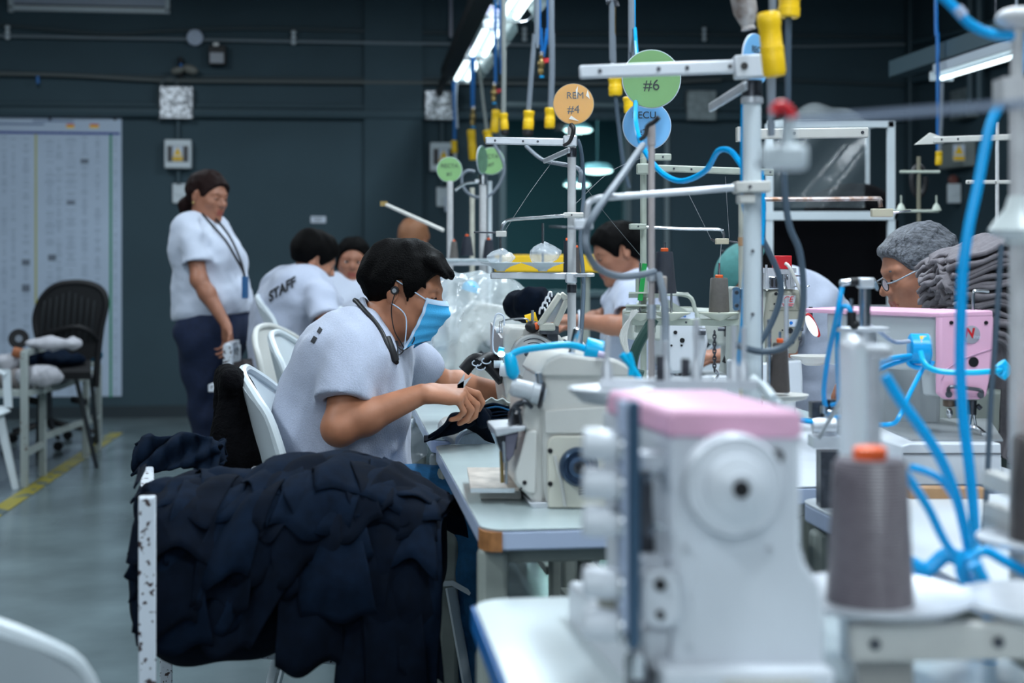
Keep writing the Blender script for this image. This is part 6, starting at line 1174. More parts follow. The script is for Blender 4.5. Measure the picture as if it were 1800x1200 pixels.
# ================================================================== hanging leads and connectors
def lead(pts, D, r, m, label, name='hanging_cable', cat='cable', k=5, top=True):
    Ps = [P(p[0], p[1], p[2] if len(p) > 2 else D) for p in pts]
    if top and pts[0][1] < 30: q = Ps[0].copy(); q.z = 4.6; Ps = [q]+Ps
    b = MB(); b.tube(Ps, r, 8, k); return tag(b.build(name, m), label, cat)
def plug(x0, y0, x1, y1, D, wpx, label, cap=False, grip=True):
    a, c = P(x0, y0, D), P(x1, y1, D); R_ = wpx/FPX*D/2; h = (c-a).length
    t = thing('cable_connector', label, 'connector', a, 0, 'yellow connectors hanging from the ceiling leads')
    part(t, 'shell', M_yel, lambda b: b.lathe(a, c-a, [(R_*.85, 0), (R_, h*.04), (R_, h*.2), (R_*.92, h*.24), (R_*.92, h*.52), (R_*.98, h*.55), (R_*.98, h*.94), (R_*.85, h)], 14))
    part(t, 'grip_rib', M_yel, lambda b: b.lathe(a, c-a, [(R_*.9, h*.54), (R_*.99, h*.56), (R_*.99, h*.64), (R_*.9, h*.66)], 14))
    if cap: part(t, 'black_cap', M_black, lambda b: b.lathe(c-(c-a)*.06, c-a, [(R_*.9, 0), (R_*.95, h*.08), (R_*.95, h*.28), (R_*.6, h*.36)], 14))
    return t
lead([(944, -5), (940, 60), (934, 130), (929, 197)], 6.0, .011, M_greyc, 'grey lead to the connector left of the orange disc'); plug(930, 195, 928, 229, 6.0, 20, 'yellow connector with black cap just left of the orange disc arm', True)
lead([(969, -5), (970, 60), (970, 130), (968, 192)], 6.0, .013, M_greyc, 'grey lead to the connector touching the orange disc'); plug(967, 190, 966, 225, 6.0, 19, 'yellow connector touching the left of the orange disc')
lead([(885, 20), (886, 90), (885, 200)], 6.4, .011, mat('beige_cable', (.25, .27, .26), .5), 'beige lead passing the middle lamp'); plug(885, 199, 887, 229, 6.4, 15, 'yellow connector with black cap left of the aluminium arm tip', True)
plug(872, 193, 869, 233, 8.0, 15, 'tall yellow connector partly behind the black-capped one')
lead([(840, 100), (846, 150), (852, 200), (856, 232)], 9.6, .010, mat('beige_cable', (.25, .27, .26), .5), 'beige lead bending past the farthest lamp', top=False); plug(855, 229, 861, 251, 9.6, 15, 'short yellow connector above the second green disc', True)
plug(828, 228, 832, 281, 9.6, 15, 'tall amber connector left of the edge-on disc'); plug(798, 247, 799, 269, 10.6, 11, 'small yellow connector over the leftmost green disc')
lead([(1076, 10), (1077, 60), (1079, 137)], 5.4, .012, M_greyc, 'grey lead with a valve behind the long white arm'); plug(1081, 134, 1082, 168, 5.4, 25, 'yellow connector between orange and green discs'); lead([(1082, 168), (1085, 200), (1088, 225), (1096, 290), (1106, 330)], 5.4, .008, M_dgreyc, 'slate cord dropping from the connector between the discs', top=False)
plug(1106, 170, 1109, 198, 5.0, 24, 'yellow connector half hidden behind the green disc')
lead([(1110, -5), (1110, 50), (1112, 90)], 4.6, .011, M_greyc, 'pale grey lead above the green disc')
lead([(1114, -5), (1116, 50), (1120, 110, 4.2), (1117, 190, 3.2), (1120, 230, 3.0), (1135, 268, 2.95), (1165, 305, 2.9), (1200, 318, 2.85), (1240, 300, 2.8), (1262, 266, 2.75), (1283, 265, 2.72), (1300, 285, 2.7), (1309, 300, 2.68)], 4.6, .0058, M_blue, 'bright blue hose looping under the blue disc', 'air_hose', 'hose')
lead([(1358, -5), (1352, 25)], 2.3, .006, M_greyc, 'grey lead into the largest yellow connector'); plug(1350, 22, 1362, 134, 2.25, 42, 'largest yellow connector, at the white pole top'); plug(1388, -8, 1386, 31, 2.4, 40, 'yellow connector cut by the top edge beside the largest one')
lead([(1386, 30), (1385, 90), (1384, 190), (1378, 300), (1386, 390), (1405, 440), (1412, 500), (1408, 560), (1385, 605), (1340, 618), (1290, 605)], 2.4, .0058, M_dgreyc, 'long slate lead hanging from the top connector and looping by the CE plate', top=False)
lead([(1325, 400, 2.7), (1345, 430, 2.7), (1368, 480, 2.7), (1372, 520, 2.7), (1355, 570, 2.7), (1330, 610, 2.7)], 2.7, .006, M_dgreyc, 'slate lead curving over the khaki machine', top=False)
lead([(1345, 440, 2.5), (1348, 560, 2.5)], 2.5, .002, M_dgreyc, 'thin dark lead behind the main white pole', top=False) if 0 else None
lead([(1645, -5), (1648, 70), (1649, 268)], 7.45, .010, M_dblue, 'thin blue hose dropping at the right wall', 'air_hose', 'hose') ; lead([(1656, 145), (1655, 210), (1652, 268)], 7.4, .010, M_greyc, 'grey lead beside the thin blue hose at the right wall', top=False); plug(1651, 266, 1650, 290, 7.4, 12, 'small yellow connector before the right wall'); plug(1787, 250, 1786, 275, 5.5, 10, 'small yellow connector at the right edge'); lead([(1787, -5), (1787, 252)], 5.5, .006, M_greyc, 'grey lead at the right edge', top=False)
# blue hose pairs with brass valves
def valve(x0, y0, D, lab, s=1.0, red=True):
    t = thing('air_valve', lab, 'valve', P(x0, y0, D)); u = D/FPX*s
    part(t, 'body', M_brass, lambda b: b.lathe(P(x0, y0, D), (-.05, 0, -1), [(3.5*u, 0), (4*u, 4*u), (3*u, 6*u), (5.5*u, 10*u), (5.5*u, 17*u), (3.5*u, 20*u), (4.5*u, 24*u), (3.2*u, 30*u)], 12)); part(t, 'fitting', M_blue, lambda b: b.cyl(P(x0, y0, D)-Vector((0, 0, 30*u)), P(x0, y0, D)-Vector((0, 0, 33*u)), 3.6*u)); part(t, 'collar', M_steel, lambda b: b.cyl(P(x0, y0, D)+Vector((0, 0, 0)), P(x0, y0, D)+Vector((0, 0, 5*u)), 4.2*u))
    if red: part(t, 'lever', M_red, lambda b: b.beam(P(x0+3, y0+11, D), P(x0+15, y0+8, D), 6*u, 6*u))
lead([(948, -5), (951, 50), (953, 100)], 6.2, .007, M_dblue, 'blue hose left of a pair above the red-levered valve', 'air_hose', 'hose'); lead([(964, -5), (962, 50), (955, 100)], 6.2, .007, M_dblue, 'blue hose right of a pair above the red-levered valve', 'air_hose', 'hose'); valve(952, 97, 6.2, 'brass air valve with red lever hanging under two blue hoses', 1.2)
lead([(871, -5), (871, 150)], 8.0, .009, M_dblue, 'blue hose passing left of the middle lamp', 'air_hose', 'hose'); lead([(880, -5), (881, 130)], 8.0, .009, M_dblue, 'blue hose passing right of the middle lamp', 'air_hose', 'hose'); valve(869, 150, 8.0, 'small brass valve with red lever under the middle lamp'); lead([(869, 175), (875, 200), (872, 250), (868, 300)], 8.0, .005, M_dgreyc, 'dark cord below the small brass valve', top=False)
lead([(829, 100), (830, 190)], 9.6, .010, M_dblue, 'blue hose left of the pair at the farthest lamp', 'air_hose', 'hose', top=False); lead([(833, 100), (832, 190)], 9.6, .010, M_dblue, 'blue hose right of the pair at the farthest lamp', 'air_hose', 'hose', top=False); valve(832, 192, 9.6, 'steel-collared valve above the tall amber connector', 1.0, False)
lead([(797, 143), (799, 200), (799, 248)], 10.6, .013, M_dblue, 'blue hose in front of the shaded foil box', 'air_hose', 'hose', top=False); lead([(803, 143), (801, 180), (804, 225)], 10.6, .009, M_paper, 'white cord beside the blue hose at the foil box', top=False)
lead([(1078, -5), (1078, 10)], 5.4, .010, M_brass, 'brass ball valve at the top above the connector between discs', 'air_valve', 'valve'); lead([(1066, 4), (1079, 2), (1083, 12)], 5.4, .012, M_dsteel, 'dark valve handle at the top above the white arm tip', 'ball_valve', 'valve', top=False)
lead([(868, 252), (886, 290), (880, 320), (858, 345), (832, 345), (815, 330), (812, 310), (822, 300), (835, 302)], 6.0, .0065, M_greyc, 'grey cable ring looping round the second green disc', top=False)
lead([(925, 257, 4.6), (945, 275, 4.5), (960, 283, 4.3), (985, 288, 4.0), (1005, 292, 3.6), (1020, 300, 3.5), (1020, 320, 3.5)], 4.5, .006, M_greyc, 'grey cord running to the orange disc\'s pole', top=False)
lead([(1015, 245, 3.5), (1022, 270, 3.5), (1026, 340, 3.5), (1020, 420, 3.45), (1026, 500, 3.4), (1020, 610, 3.3)], 3.5, .005, M_dgreyc, 'slate cable hanging along the orange disc\'s pole', top=False)
lead([(1130, 255, 2.55), (1092, 310, 2.4), (1045, 375, 2.3), (1030, 410, 2.3), (1032, 440, 2.3), (1050, 470, 2.35), (1085, 485, 2.4), (1120, 484, 2.5), (1150, 477, 2.55)], 2.5, .0062, M_greyc, 'grey conduit sweeping from the black-taped pole round to its clamp', top=False)
lead([(1158, 482, 2.6), (1168, 530, 2.55), (1170, 600, 2.5), (1170, 665, 2.4)], 2.5, .007, M_greyc, 'grey cable hanging below the beige clamp', top=False)

# ================================================================== discs with lettering
def sign(px, py, D, rpx, m, lines, label, tilt=0, turn=0, rim=M_paper, tape=True, textm=None):
    c = P(px, py, D); R_ = rpx/FPX*D; t = thing('machine_sign', label, 'sign', c, turn, None); n_ = Vector((math.sin(turn), -math.cos(turn), 0)); u = Vector((math.cos(turn), math.sin(turn), 0))
    part(t, 'backing', rim, lambda b: b.lathe(c+(-n_)*.001, n_, [(R_, 0), (R_, .003)], 44)); part(t, 'coloured_face', m, lambda b: b.lathe(c, n_, [(R_*.965, .001), (R_*.965, .004)], 44))
    for body, sz, dx, dy in lines: text_part('lettering', body, sz*R_, c+n_*.0046+u*dx*R_+Vector((0, 0, dy*R_)), u, (0, 0, 1), textm or mat('grey_print_ink', (.045, .05, .055), .6), t, .0004, bold=0)
    return t
M_gsign = mat('sign_green', (.22, .42, .17), .6, noise=.06, nscale=8); M_osign = mat('sign_orange', (.80, .36, .03), .35, noise=.06, nscale=8); M_bsign = mat('sign_blue', (.20, .50, .85), .55, noise=.08, nscale=8)
sign(1145, 139, 3.3, 52, M_gsign, [('#6', .52, 0, -.22), ('RECTA', .30, 0, .28)], 'big green round sign reading #6 behind the long white arm')
so = sign(1008, 183, 3.46, 36, M_osign, [('REM', .46, .08, .40), ('#4', .56, .0, -.28)], 'orange round sign reading REM #4 on its aluminium stand', rim=mat('cardboard', (.45, .30, .12), .7))
part(so, 'clear_wrap', film('glossy_wrap', (.9, .9, .9), .10, .6, 20), lambda b: b.lathe(P(1008, 183, 3.46), (0, -1, 0), [(.0505, -.002), (.0505, .006)], 40))
for q in (((1012, 158), (1016, 151), (1014, 175)), ((1030, 168), (1033, 158), (1037, 174)), ((1000, 209), (1004, 203), (1018, 213))): part(so, 'wrap_glare', mat('wrap_glare_paint', (.85, .8, .72), .2), lambda b: pxp(b, [q[0], q[1], q[2]], 3.452, .0006))  # pale slivers paint glare onto the clear wrap
sign(1137, 221, 3.42, 43, M_bsign, [('RECU', .40, -.12, .42), ('#2', .40, -.22, -.30)], 'pale blue round sign reading RECU below the green #6')
sign(1327, 105, 2.62, 46, M_bsign, [('RECU', .36, .05, .36)], 'blue round sign mostly hidden behind the main white pole', turn=.9)
sign(790, 298, 6.1, 22.5, M_gsign, [('RECTA', .44, 0, .28), ('#1', .44, 0, -.36)], 'leftmost green round sign reading RECTA #1'); sign(863, 283, 6.3, 24, M_gsign, [('RECTA', .42, -.1, .32), ('#7', .42, 0, -.28)], 'green round sign reading RECTA #7 behind the grey cable ring')
sign(847, 281, 5.9, 25, mat('sign_grey_green', (.10, .20, .13), .35, noise=.3, nscale=30), [], 'grey-green sign turned nearly edge-on by the grey cable ring', turn=1.22)

# ================================================================== thread stands
def stand(label, px, D, ytop, r, m=M_pole, base=.75, ybase=None, group=None):
    c = P(px, 460, D); t = thing('thread_stand', label, 'thread stand', (c.x, c.y, base)); c2 = P(px, ytop, D)
    part(t, 'pole', m, lambda b: b.cyl((c.x, c.y, base), c2, r, n=16)); part(t, 'pole_foot', M_cream, lambda b: b.lathe((c.x, c.y, base), (0, 0, 1), [(r*2.4, 0), (r*2.4, .006), (r*1.4, .012), (r*1.4, .03)], 18)); return t
def bar(t, name, x0, y0, x1, y1, D, hpx, th=.02, D1=None, m=M_alu, bevel=.003, holes=(), cut=True):
    a, c = P(x0, y0, D), P(x1, y1, D1 or D); h = hpx/FPX*D; o = part(t, name, m, lambda b: b.beam(a, c, th, h, (0, 1, 0)) if 0 else b.beam(a, c, th, h), bevel=bevel)
    for k in holes: q = a.lerp(c, k); b = MB(); b.cyl(q+Vector((0, -th/2-.0005, 0)), q+Vector((0, -th/2-.002, 0)), h*.16, n=12); b.build('bolt', M_dsteel, o)
    return o
def bent(t, name, pts, D, r, m=M_steel): return part(t, name, m, lambda b: b.tube([P(p[0], p[1], p[2] if len(p) > 2 else D) for p in pts], r, 8, 4))
# S1 main white pole
t = stand('tall white pole with long white arm across the green sign', 1322, 2.44, 142, .0158, M_white)
part(t, 'pole_head', mat('worn_brown_cap', (.20, .13, .10), .5, noise=.3, nscale=40, col2=(.5, .48, .48)), lambda b: b.lathe(P(1302, -25, 2.42), P(1316, 52, 2.42)-P(1302, -25, 2.42), [(.012, 0), (.022, .01), (.021, .045), (.011, .07), (.013, .076)], 16))
bar(t, 'long_arm', 1018, 127, 1296, 117, 2.40, 24, .012, m=M_machw, bevel=.004, holes=(.13, .5, .68, .95)); bar(t, 'arm_block', 1290, 119, 1342, 116, 2.40, 40, .03, m=M_machw, holes=(.3,))
bar(t, 'swing_arm', 1312, 150, 1248, 190, 2.42, 17, .008, 2.6, m=M_alu, holes=(.4, .6)); part(t, 'sleeve', M_dsteel, lambda b: b.cyl(P(1322, 142, 2.44), P(1322, 170, 2.44), .0175)); part(t, 'collar', M_alu, lambda b: b.cyl(P(1322, 172, 2.44), P(1322, 182, 2.44), .019))
bar(t, 'clamp', 1290, 330, 1352, 328, 2.42, 20, .04, m=M_cream, holes=(.4,)); bar(t, 'clamp_lower', 1296, 350, 1326, 350, 2.42, 16, .03, m=M_cream)
bent(t, 'guide_rod', [(1290, 330), (1200, 337), (1080, 346), (1046, 350), (1034, 360), (1031, 388)], 2.40, .0055, M_alu); part(t, 'rod_end_block', M_machw, lambda b: (b.box(P(1026, 394, 2.40), (.032, .014, .018)), b.cyl(P(1031, 400, 2.39), P(1031, 425, 2.39), .004)), bevel=.003)
for y in (441, 552): part(t, 'hole', M_dsteel, lambda b: b.cyl(P(1323, y, 2.424), P(1323, y, 2.421), .0028))
bar(t, 'far_rod', 965, 398, 1030, 402, 2.38, 3, .003, m=M_dsteel)
lead([(1309, 180, 2.5), (1308, 330, 2.5), (1315, 400, 2.5), (1312, 480, 2.5), (1308, 560, 2.55), (1300, 640, 2.6)], 2.5, .0068, M_blue, 'blue hose running down the left side of the main white pole', 'air_hose', 'hose', top=False)
lead([(1338, 300, 2.5), (1341, 370, 2.5), (1338, 430, 2.5)], 2.5, .0050, M_blue, 'short blue hose on the right side of the main white pole', 'air_hose', 'hose', top=False)
# beige pole just behind it
t = stand('beige pole with a chrome clamp just left of the main white pole', 1308, 2.9, 352, .0115, mat('beige_pole', (.50, .49, .42), .4, noise=.12, nscale=25))
part(t, 'chrome_clamp', M_steel, lambda b: (b.cyl(P(1308, 506, 2.9), P(1308, 545, 2.9), .0135), ), bevel=.001); part(t, 'clamp_ear', mat('bright_chrome', (.8, .82, .86), .15, 1.0), lambda b: pxp(b, rrect(1288, 504, 1301, 546, 6), 2.88, .006)); 
for y in (514, 537): part(t, 'clamp_bolt', M_dsteel, lambda b: pcyl(b, 1294.5, y, 2.88, 3.6, .004, 10))
part(t, 'rust_band', M_copper, lambda b: b.cyl(P(1308, 525, 2.9), P(1308, 547, 2.9), .0141)); part(t, 'tape_band', mat('tan_tape', (.45, .26, .14), .7), lambda b: b.cyl(P(1308, 417, 2.9), P(1308, 432, 2.9), .0122))
# S2 thin mauve pole with black tape
t = stand('slim mauve-grey pole wrapped with black tape in front of the blue sign', 1145, 2.6, 219, .0062, mat('mauve_pole', (.48, .42, .41), .35, .1))
part(t, 'upper_sleeve', mat('mauve_pole', (.48, .42, .41), .35, .1), lambda b: b.cyl(P(1145, 219, 2.6), P(1145, 255, 2.6), .0075)); part(t, 'black_tie', M_black, lambda b: b.tube([P(1158, 206, 2.57), P(1150, 214, 2.575), P(1138, 222, 2.58), P(1134, 238, 2.58), P(1124, 246, 2.58)], lambda s_: .005-.001*s_, 8, 5))
part(t, 'clamp', mat('beige_clamp', (.50, .43, .38), .4), lambda b: b.box(P(1165, 508, 2.6), (.014, .02, .048)), bevel=.003)
for y in (498, 519): part(t, 'clamp_bolt', M_dsteel, lambda b: pcyl(b, 1163, y, 2.588, 3, .003, 10))
part(t, 'joint', M_alu, lambda b: (b.cyl(P(1145, 482, 2.6), P(1145, 494, 2.6), .009), b.cyl(P(1145, 535, 2.6), P(1145, 560, 2.6), .0085)))
# S3 sage stand with cones
t = stand('sage-green steel stand with perforated arms left of the mauve pole', 1131, 3.75, 268, .0085, M_poleg)
bar(t, 'long_arm', 1140, 295, 1360, 303, 3.72, 12, .012, m=M_poleg, holes=(.2, .34, .97)); bar(t, 'short_arm', 1150, 276, 1180, 276, 3.9, 12, .01, m=M_poleg, holes=(.5,)); bar(t, 'arm_block', 1119, 297, 1150, 297, 3.72, 18, .03, m=M_poleg); bar(t, 'clamp', 1106, 398, 1136, 398, 3.72, 10, .03, m=M_poleg, holes=(.5,))
bent(t, 'guide_rod', [(1136, 399), (1200, 402), (1262, 403), (1271, 408), (1272, 420)], 3.72, .0042, M_steel); part(t, 'rod_end_block', mat('beige_clamp2', (.55, .50, .38), .4), lambda b: b.box(P(1269, 424, 3.72), (.034, .02, .015)), bevel=.002); part(t, 'eyelet', M_dsteel, lambda b: (b.cyl(P(1282, 424, 3.72), P(1302, 427, 3.72), .0025), b.cyl(P(1256, 424, 3.72), P(1250, 420, 3.72), .003)))
bar(t, 'spool_rail', 1110, 565, 1300, 567, 3.66, 12, .02, m=M_poleg, holes=(.5,))
for x, w_ in ((1180, 34), (1264, 36), (1125, 30)): part(t, 'spool_dish', mat('pale_dish', (.55, .56, .47), .35), lambda b: b.lathe(P(x, 560, 3.66), (0, 0, 1), [(.004, -.010), (.012, -.004), (w_/FPX*3.66*.6, .006), (w_/FPX*3.66, .014), (w_/FPX*3.66, .016), (.01, .006)], 28)); part(t, 'spindle', M_steel, lambda b: b.cyl(P(x, 560, 3.66), P(x, 462, 3.66), .003, n=8))
bar(t, 'bracket', 1116, 575, 1152, 575, 3.7, 18, .04, m=M_poleg, holes=(.5,)); part(t, 'upper_plate', M_poleg, lambda b: (b.box(P(1128, 500, 3.7), (.03, .03, .05)), b.grid(lambda u, v: P(1105+60*u, 513+8*v, 3.65+.12*v), 4, 4, .004), b.grid(lambda u, v: P(1100+60*u, 535+8*v, 3.62+.12*v), 4, 4, .004)))
b = MB(); b.beam(P(1133, 463, 3.66), P(1125, 528, 3.66), .014, .012); tag(b.build('green_strip', mat('green_plastic', (.01, .30, .06), .4)), 'bright green strip leaning on the sage stand', 'strip')
lead([(1150, 560, 3.2), (1120, 610, 3.2), (1112, 650, 3.2), (1130, 660, 3.2)], 3.2, .012, mat('dark_green_hose', (.01, .05, .04), .5), 'dark green cable looping under the sage stand', top=False, k=6)
for q in range(4): lead([(1112+q*3, 545, 3.5), (1100-q*3, 590, 3.5), (1108+q*2, 640, 3.5)], 3.5, .004, M_cream, ('first', 'second', 'third', 'fourth')[q]+' cream wire from the left bunched beside the sage stand', 'wire', 'wire', top=False)
def cone(px, ytop, ybot, D, wtop, wbot, m, label, orange=True, pin=True, wtm=None, group=None, base_red=False):
    c = P(px, ybot, D); u = D/FPX; h = (ybot-ytop)*u; t = thing('thread_cone', label, 'thread cone', c, 0, group); rb, rt = wbot/2*u, wtop/2*u
    o = part(t, 'thread', m, lambda b: b.lathe(c, (0, 0, 1), [(rb*.93, .001), (rb, h*.02), (rb, h*.05), (rb+(rt-rb)*.5, h*.5), (rt, h*.96), (rt*.9, h)], 32))
    if orange: part(t, 'cone_core', M_orange, lambda b: b.lathe(c+Vector((0, 0, h)), (0, 0, 1), [(rt*.42, -.002), (rt*.46, .001), (rt*.46, .07*h), (rt*.36, .085*h)], 20))
    if base_red: part(t, 'base_ring', M_red, lambda b: b.lathe(c, (0, 0, 1), [(rb*.66, -.004), (rb*.70, .001)], 24))
    if pin: part(t, 'spindle_tip', M_steel, lambda b: b.cyl(c+Vector((0, 0, h)), c+Vector((0, 0, h*1.22)), min(.0035, rt*.2), n=8))
    return t
def thr(name, col, z=330): return mat(name, col, .55, bump=.7, bscale=200, wave=z, noise=.10, nscale=90)
M_tau = thr('taupe_thread', (.15, .135, .125)); M_nvt = thr('navy_thread', (.006, .012, .03)); M_brt = thr('brown_thread', (.085, .07, .068)); M_tau2 = mat('mauve_taupe_thread', (.13, .11, .125), .38, bump=.5, wave=90, noise=.1, nscale=90)
cone(1264, 488, 549, 3.66, 31, 36, M_tau, 'taupe thread cone on the sage stand\'s dish'); cone(1168, 442, 516, 3.58, 30, 42, M_nvt, 'dark navy thread cone, tallest, right of the mauve pole')
t = stand('short stand holding the brown taupe cone below the CE-plated machine', 1371, 2.75, 700, .006); part(t, 'spool_dish', M_cream, lambda b: b.lathe(P(1371, 700, 2.75), (0, 0, 1), [(.012, -.01), (.05, .0), (.055, .008), (.02, .006)], 24)); part(t, 'pin', M_steel, lambda b: rod(b, 1352, 561, 1352, 700, 2.75, .0045)); part(t, 'crossbar', M_alu, lambda b: b.beam(P(1345, 700, 2.75), P(1400, 700, 2.75), .02, .01)); part(t, 'pin', M_alu, lambda b: rod(b, 1382, 525, 1382, 700, 2.78, .0045))
cone(1371, 602, 690, 2.75, 26, 35, M_brt, 'brown taupe thread cone below the CE-plated machine')
# S4 stand with orange sign
t = stand('aluminium stand with arm tied in black below the orange sign', 1005, 3.5, 222, .0105, M_pole)
bar(t, 'long_arm', 853, 247, 997, 250, 3.46, 13, .012, m=M_alu, holes=(.12, .46, .64)); bar(t, 'arm_block', 990, 248, 1014, 248, 3.46, 19, .03, m=M_alu); bar(t, 'swing_arm', 1000, 264, 957, 283, 3.48, 10, .008, 3.9, holes=(.4,)); part(t, 'sleeve', M_dsteel, lambda b: b.cyl(P(1005, 260, 3.5), P(1005, 276, 3.5), .0122))
part(t, 'black_tie', M_black, lambda b: b.tube([P(1004, 219, 3.45), P(1008, 226, 3.44), P(1006, 238, 3.44), P(1000, 250, 3.44), P(990, 256, 3.44)], lambda s_: .006-.002*s_, 8, 5)); bar(t, 'clamp', 990, 378, 1026, 378, 3.46, 9, .03, m=M_cream, holes=(.4,))
bent(t, 'guide_rod', [(992, 379), (940, 383), (898, 386), (886, 392), (881, 404)], 3.44, .0042, M_steel); part(t, 'rod_end_block', M_cream, lambda b: b.box(P(881, 411, 3.44), (.026, .018, .014)), bevel=.002); part(t, 'eyelet', M_dsteel, lambda b: (b.cyl(P(875, 409, 3.44), P(833, 408, 3.44), .0022), b.cyl(P(889, 405, 3.44), P(889, 416, 3.44), .003)))
bar(t, 'spool_rail', 862, 484, 1014, 485, 3.44, 12, .018, m=M_alu, holes=(.9,)); bar(t, 'rail_end', 1014, 484, 1038, 483, 3.42, 6, .02, 3.2); bar(t, 'clamp_block', 994, 488, 1014, 488, 3.42, 18, .03); part(t, 'lower_collar', M_dsteel, lambda b: b.cyl(P(1005, 500, 3.5), P(1005, 514, 3.5), .0125))
for x, w_, k in ((880, 36, 0), (954, 38, 1)):
    part(t, 'spool_dish', M_white, lambda b: b.lathe(P(x, 474, 3.44), (0, 0, 1), [(.010, -.004), (.012, .0), (w_/FPX*3.44*.5, .008), (w_/FPX*3.44, .0165), (w_/FPX*3.44, .018), (.01, .008)], 30)); part(t, 'spindle', M_steel, lambda b: b.cyl(P(x, 474, 3.44), P(x, 392 if k else 405, 3.44), .003, n=8))
for x, y, rx, rz, k in ((880, 454, .038, .017, 0), (957, 447, .038, .024, 1)):
    bundle(('low crumpled clear wrap on the left dish of the orange-signed stand', 'tall crumpled clear wrap on the right dish of the orange-signed stand')[k], P(x, y, 3.44), (rx, .035, rz), film('wrap', (.70, .75, .80), .42, .9, 60), 70+k, 'plastic wrap', 'plastic_wrap', h=.0035, fr=110, am=.006)
cone(938, 418, 474, 4.4, 18, 27, M_brt, 'small brown cone behind the right wrapped dish') if 0 else None
bar(t, 'rear_rail', 1010, 484, 1010, 482, 3.5, 6, .02, 4.25)
cone(1014, 435, 480, 3.9, 10, 13, M_brt, 'narrow brown cone right of the aluminium stand pole', pin=True); cone(997, 423, 480, 4.2, 12, 14, M_nvt, 'narrow dark cone left of the aluminium stand pole')
# S5 far slim stands
t = stand('slim grey stand under the leftmost green sign', 791, 6.1, 318, .013, M_pole); bent(t, 'slant_arm', [(675, 358, 6.1), (780, 405, 6.0)], 6.1, .008, M_cream); part(t, 'arm_tip', M_brass, lambda b: b.box(P(675, 358, 6.1), (.03, .02, .02)))
t = stand('slim beige stand below the tall amber connector', 830, 6.3, 330, .011, mat('beige_pole', (.5, .49, .42))); t = stand('white stand carrying the edge-on sign and round green sign', 849, 5.9, 310, .015, M_pole); part(t, 'top_clamp', M_steel, lambda b: b.cyl(P(849, 308, 5.9), P(849, 324, 5.9), .02)); bent(t, 'rod', [(849, 320), (820, 322), (800, 335)], 5.9, .006)
part(t, 'spool_rail', M_alu, lambda b: b.beam(P(790, 462, 5.8), P(880, 462, 5.8), .04, .02)); bar(t, 'short_arm', 835, 318, 850, 318, 5.9, 6, .02)
t = stand('slim white stand right of the edge-on sign', 861, 6.4, 318, .010, M_white)
for px, yt, yb, w0, w1, m, lab in ((798, 424, 455, 10, 16, M_tau, 'far small taupe cone, leftmost of three'), (821, 415, 450, 14, 24, M_nvt, 'far small black cone, middle of three'), (859, 421, 455, 14, 22, M_nvt, 'far small black cone, rightmost of three')): cone(px, yt, yb, 5.8, w0, w1, m, lab)
for x in (798, 821, 859): b = MB(); b.lathe(P(x, 457, 5.8), (0, 0, 1), [(.02, -.01), (.055, .0), (.055, .006), (.02, .004)], 20); tag(b.build('spool_disc', M_white), {798: 'far white dish under the taupe cone', 821: 'far white dish under the middle black cone', 859: 'far white dish under the rightmost black cone'}[x], 'spool dish')
# right-hand thread stands far off
t = stand('brown cross-armed stand by the right wall', 1615, 5.6, 275, .008, mat('dull_brass_paint', (.16, .15, .11), .5), base=0); bar(t, 'cross_arm', 1582, 302, 1652, 302, 5.6, 5, .02, m=M_poleg); bar(t, 'cross_arm', 1568, 371, 1650, 371, 5.6, 5, .02, m=M_poleg)
for x in (1584, 1646): part(t, 'cone_holder', M_poleg, lambda b: b.lathe(P(x, 370, 5.6), (0, 0, 1), [(.02, 0), (.012, .02), (.003, .03), (.003, .06)], 12))
b = MB(); b.tube([P(1615+12*math.cos(a), 318+26*math.sin(a), 5.7) for a in [q*PI/6-.3 for q in range(12)]], .012, 8, 3); tag(b.build('cable_coil', M_black), 'black cable coil hung on the cross-armed stand', 'cable')
t = stand('slim stand with long white arm pointing left near the right wall', 1753, 4.6, 215, .006, M_pole, base=0); bar(t, 'long_arm', 1640, 246, 1782, 241, 4.6, 11, .012, m=M_cream, holes=(.1, .3)); part(t, 'arm_point', M_cream, lambda b: pxp(b, [(1609, 254), (1636, 233), (1660, 242), (1660, 252)], 4.6, .012)); bar(t, 'lower_arm', 1698, 320, 1800, 320, 4.6, 7, .012, m=M_cream, holes=(.03, .5, .95))
# copper rod stand (right centre)
t = stand('stand with a long worn copper rod ending in a beige clamp', 1338, 3.1, 330, .004, M_steel); bent(t, 'copper_rod', [(1338, 350), (1450, 350), (1540, 349), (1546, 353), (1548, 364)], 3.1, .0052, M_copper); part(t, 'end_clamp', mat('beige_clamp2', (.55, .50, .38), .4), lambda b: b.box(P(1550, 374, 3.1), (.046, .02, .018)), bevel=.002); bar(t, 'eyelet', 1558, 375, 1602, 370, 3.1, 4, .004, m=M_steel)
bar(t, 'upper_arm', 1300, 236, 1526, 233, 3.4, 18, .014, m=M_cream, holes=(.42, .95)); part(t, 'arm_bend', M_cream, lambda b: b.box(P(1302, 236, 3.4), (.02, .03, .034)))

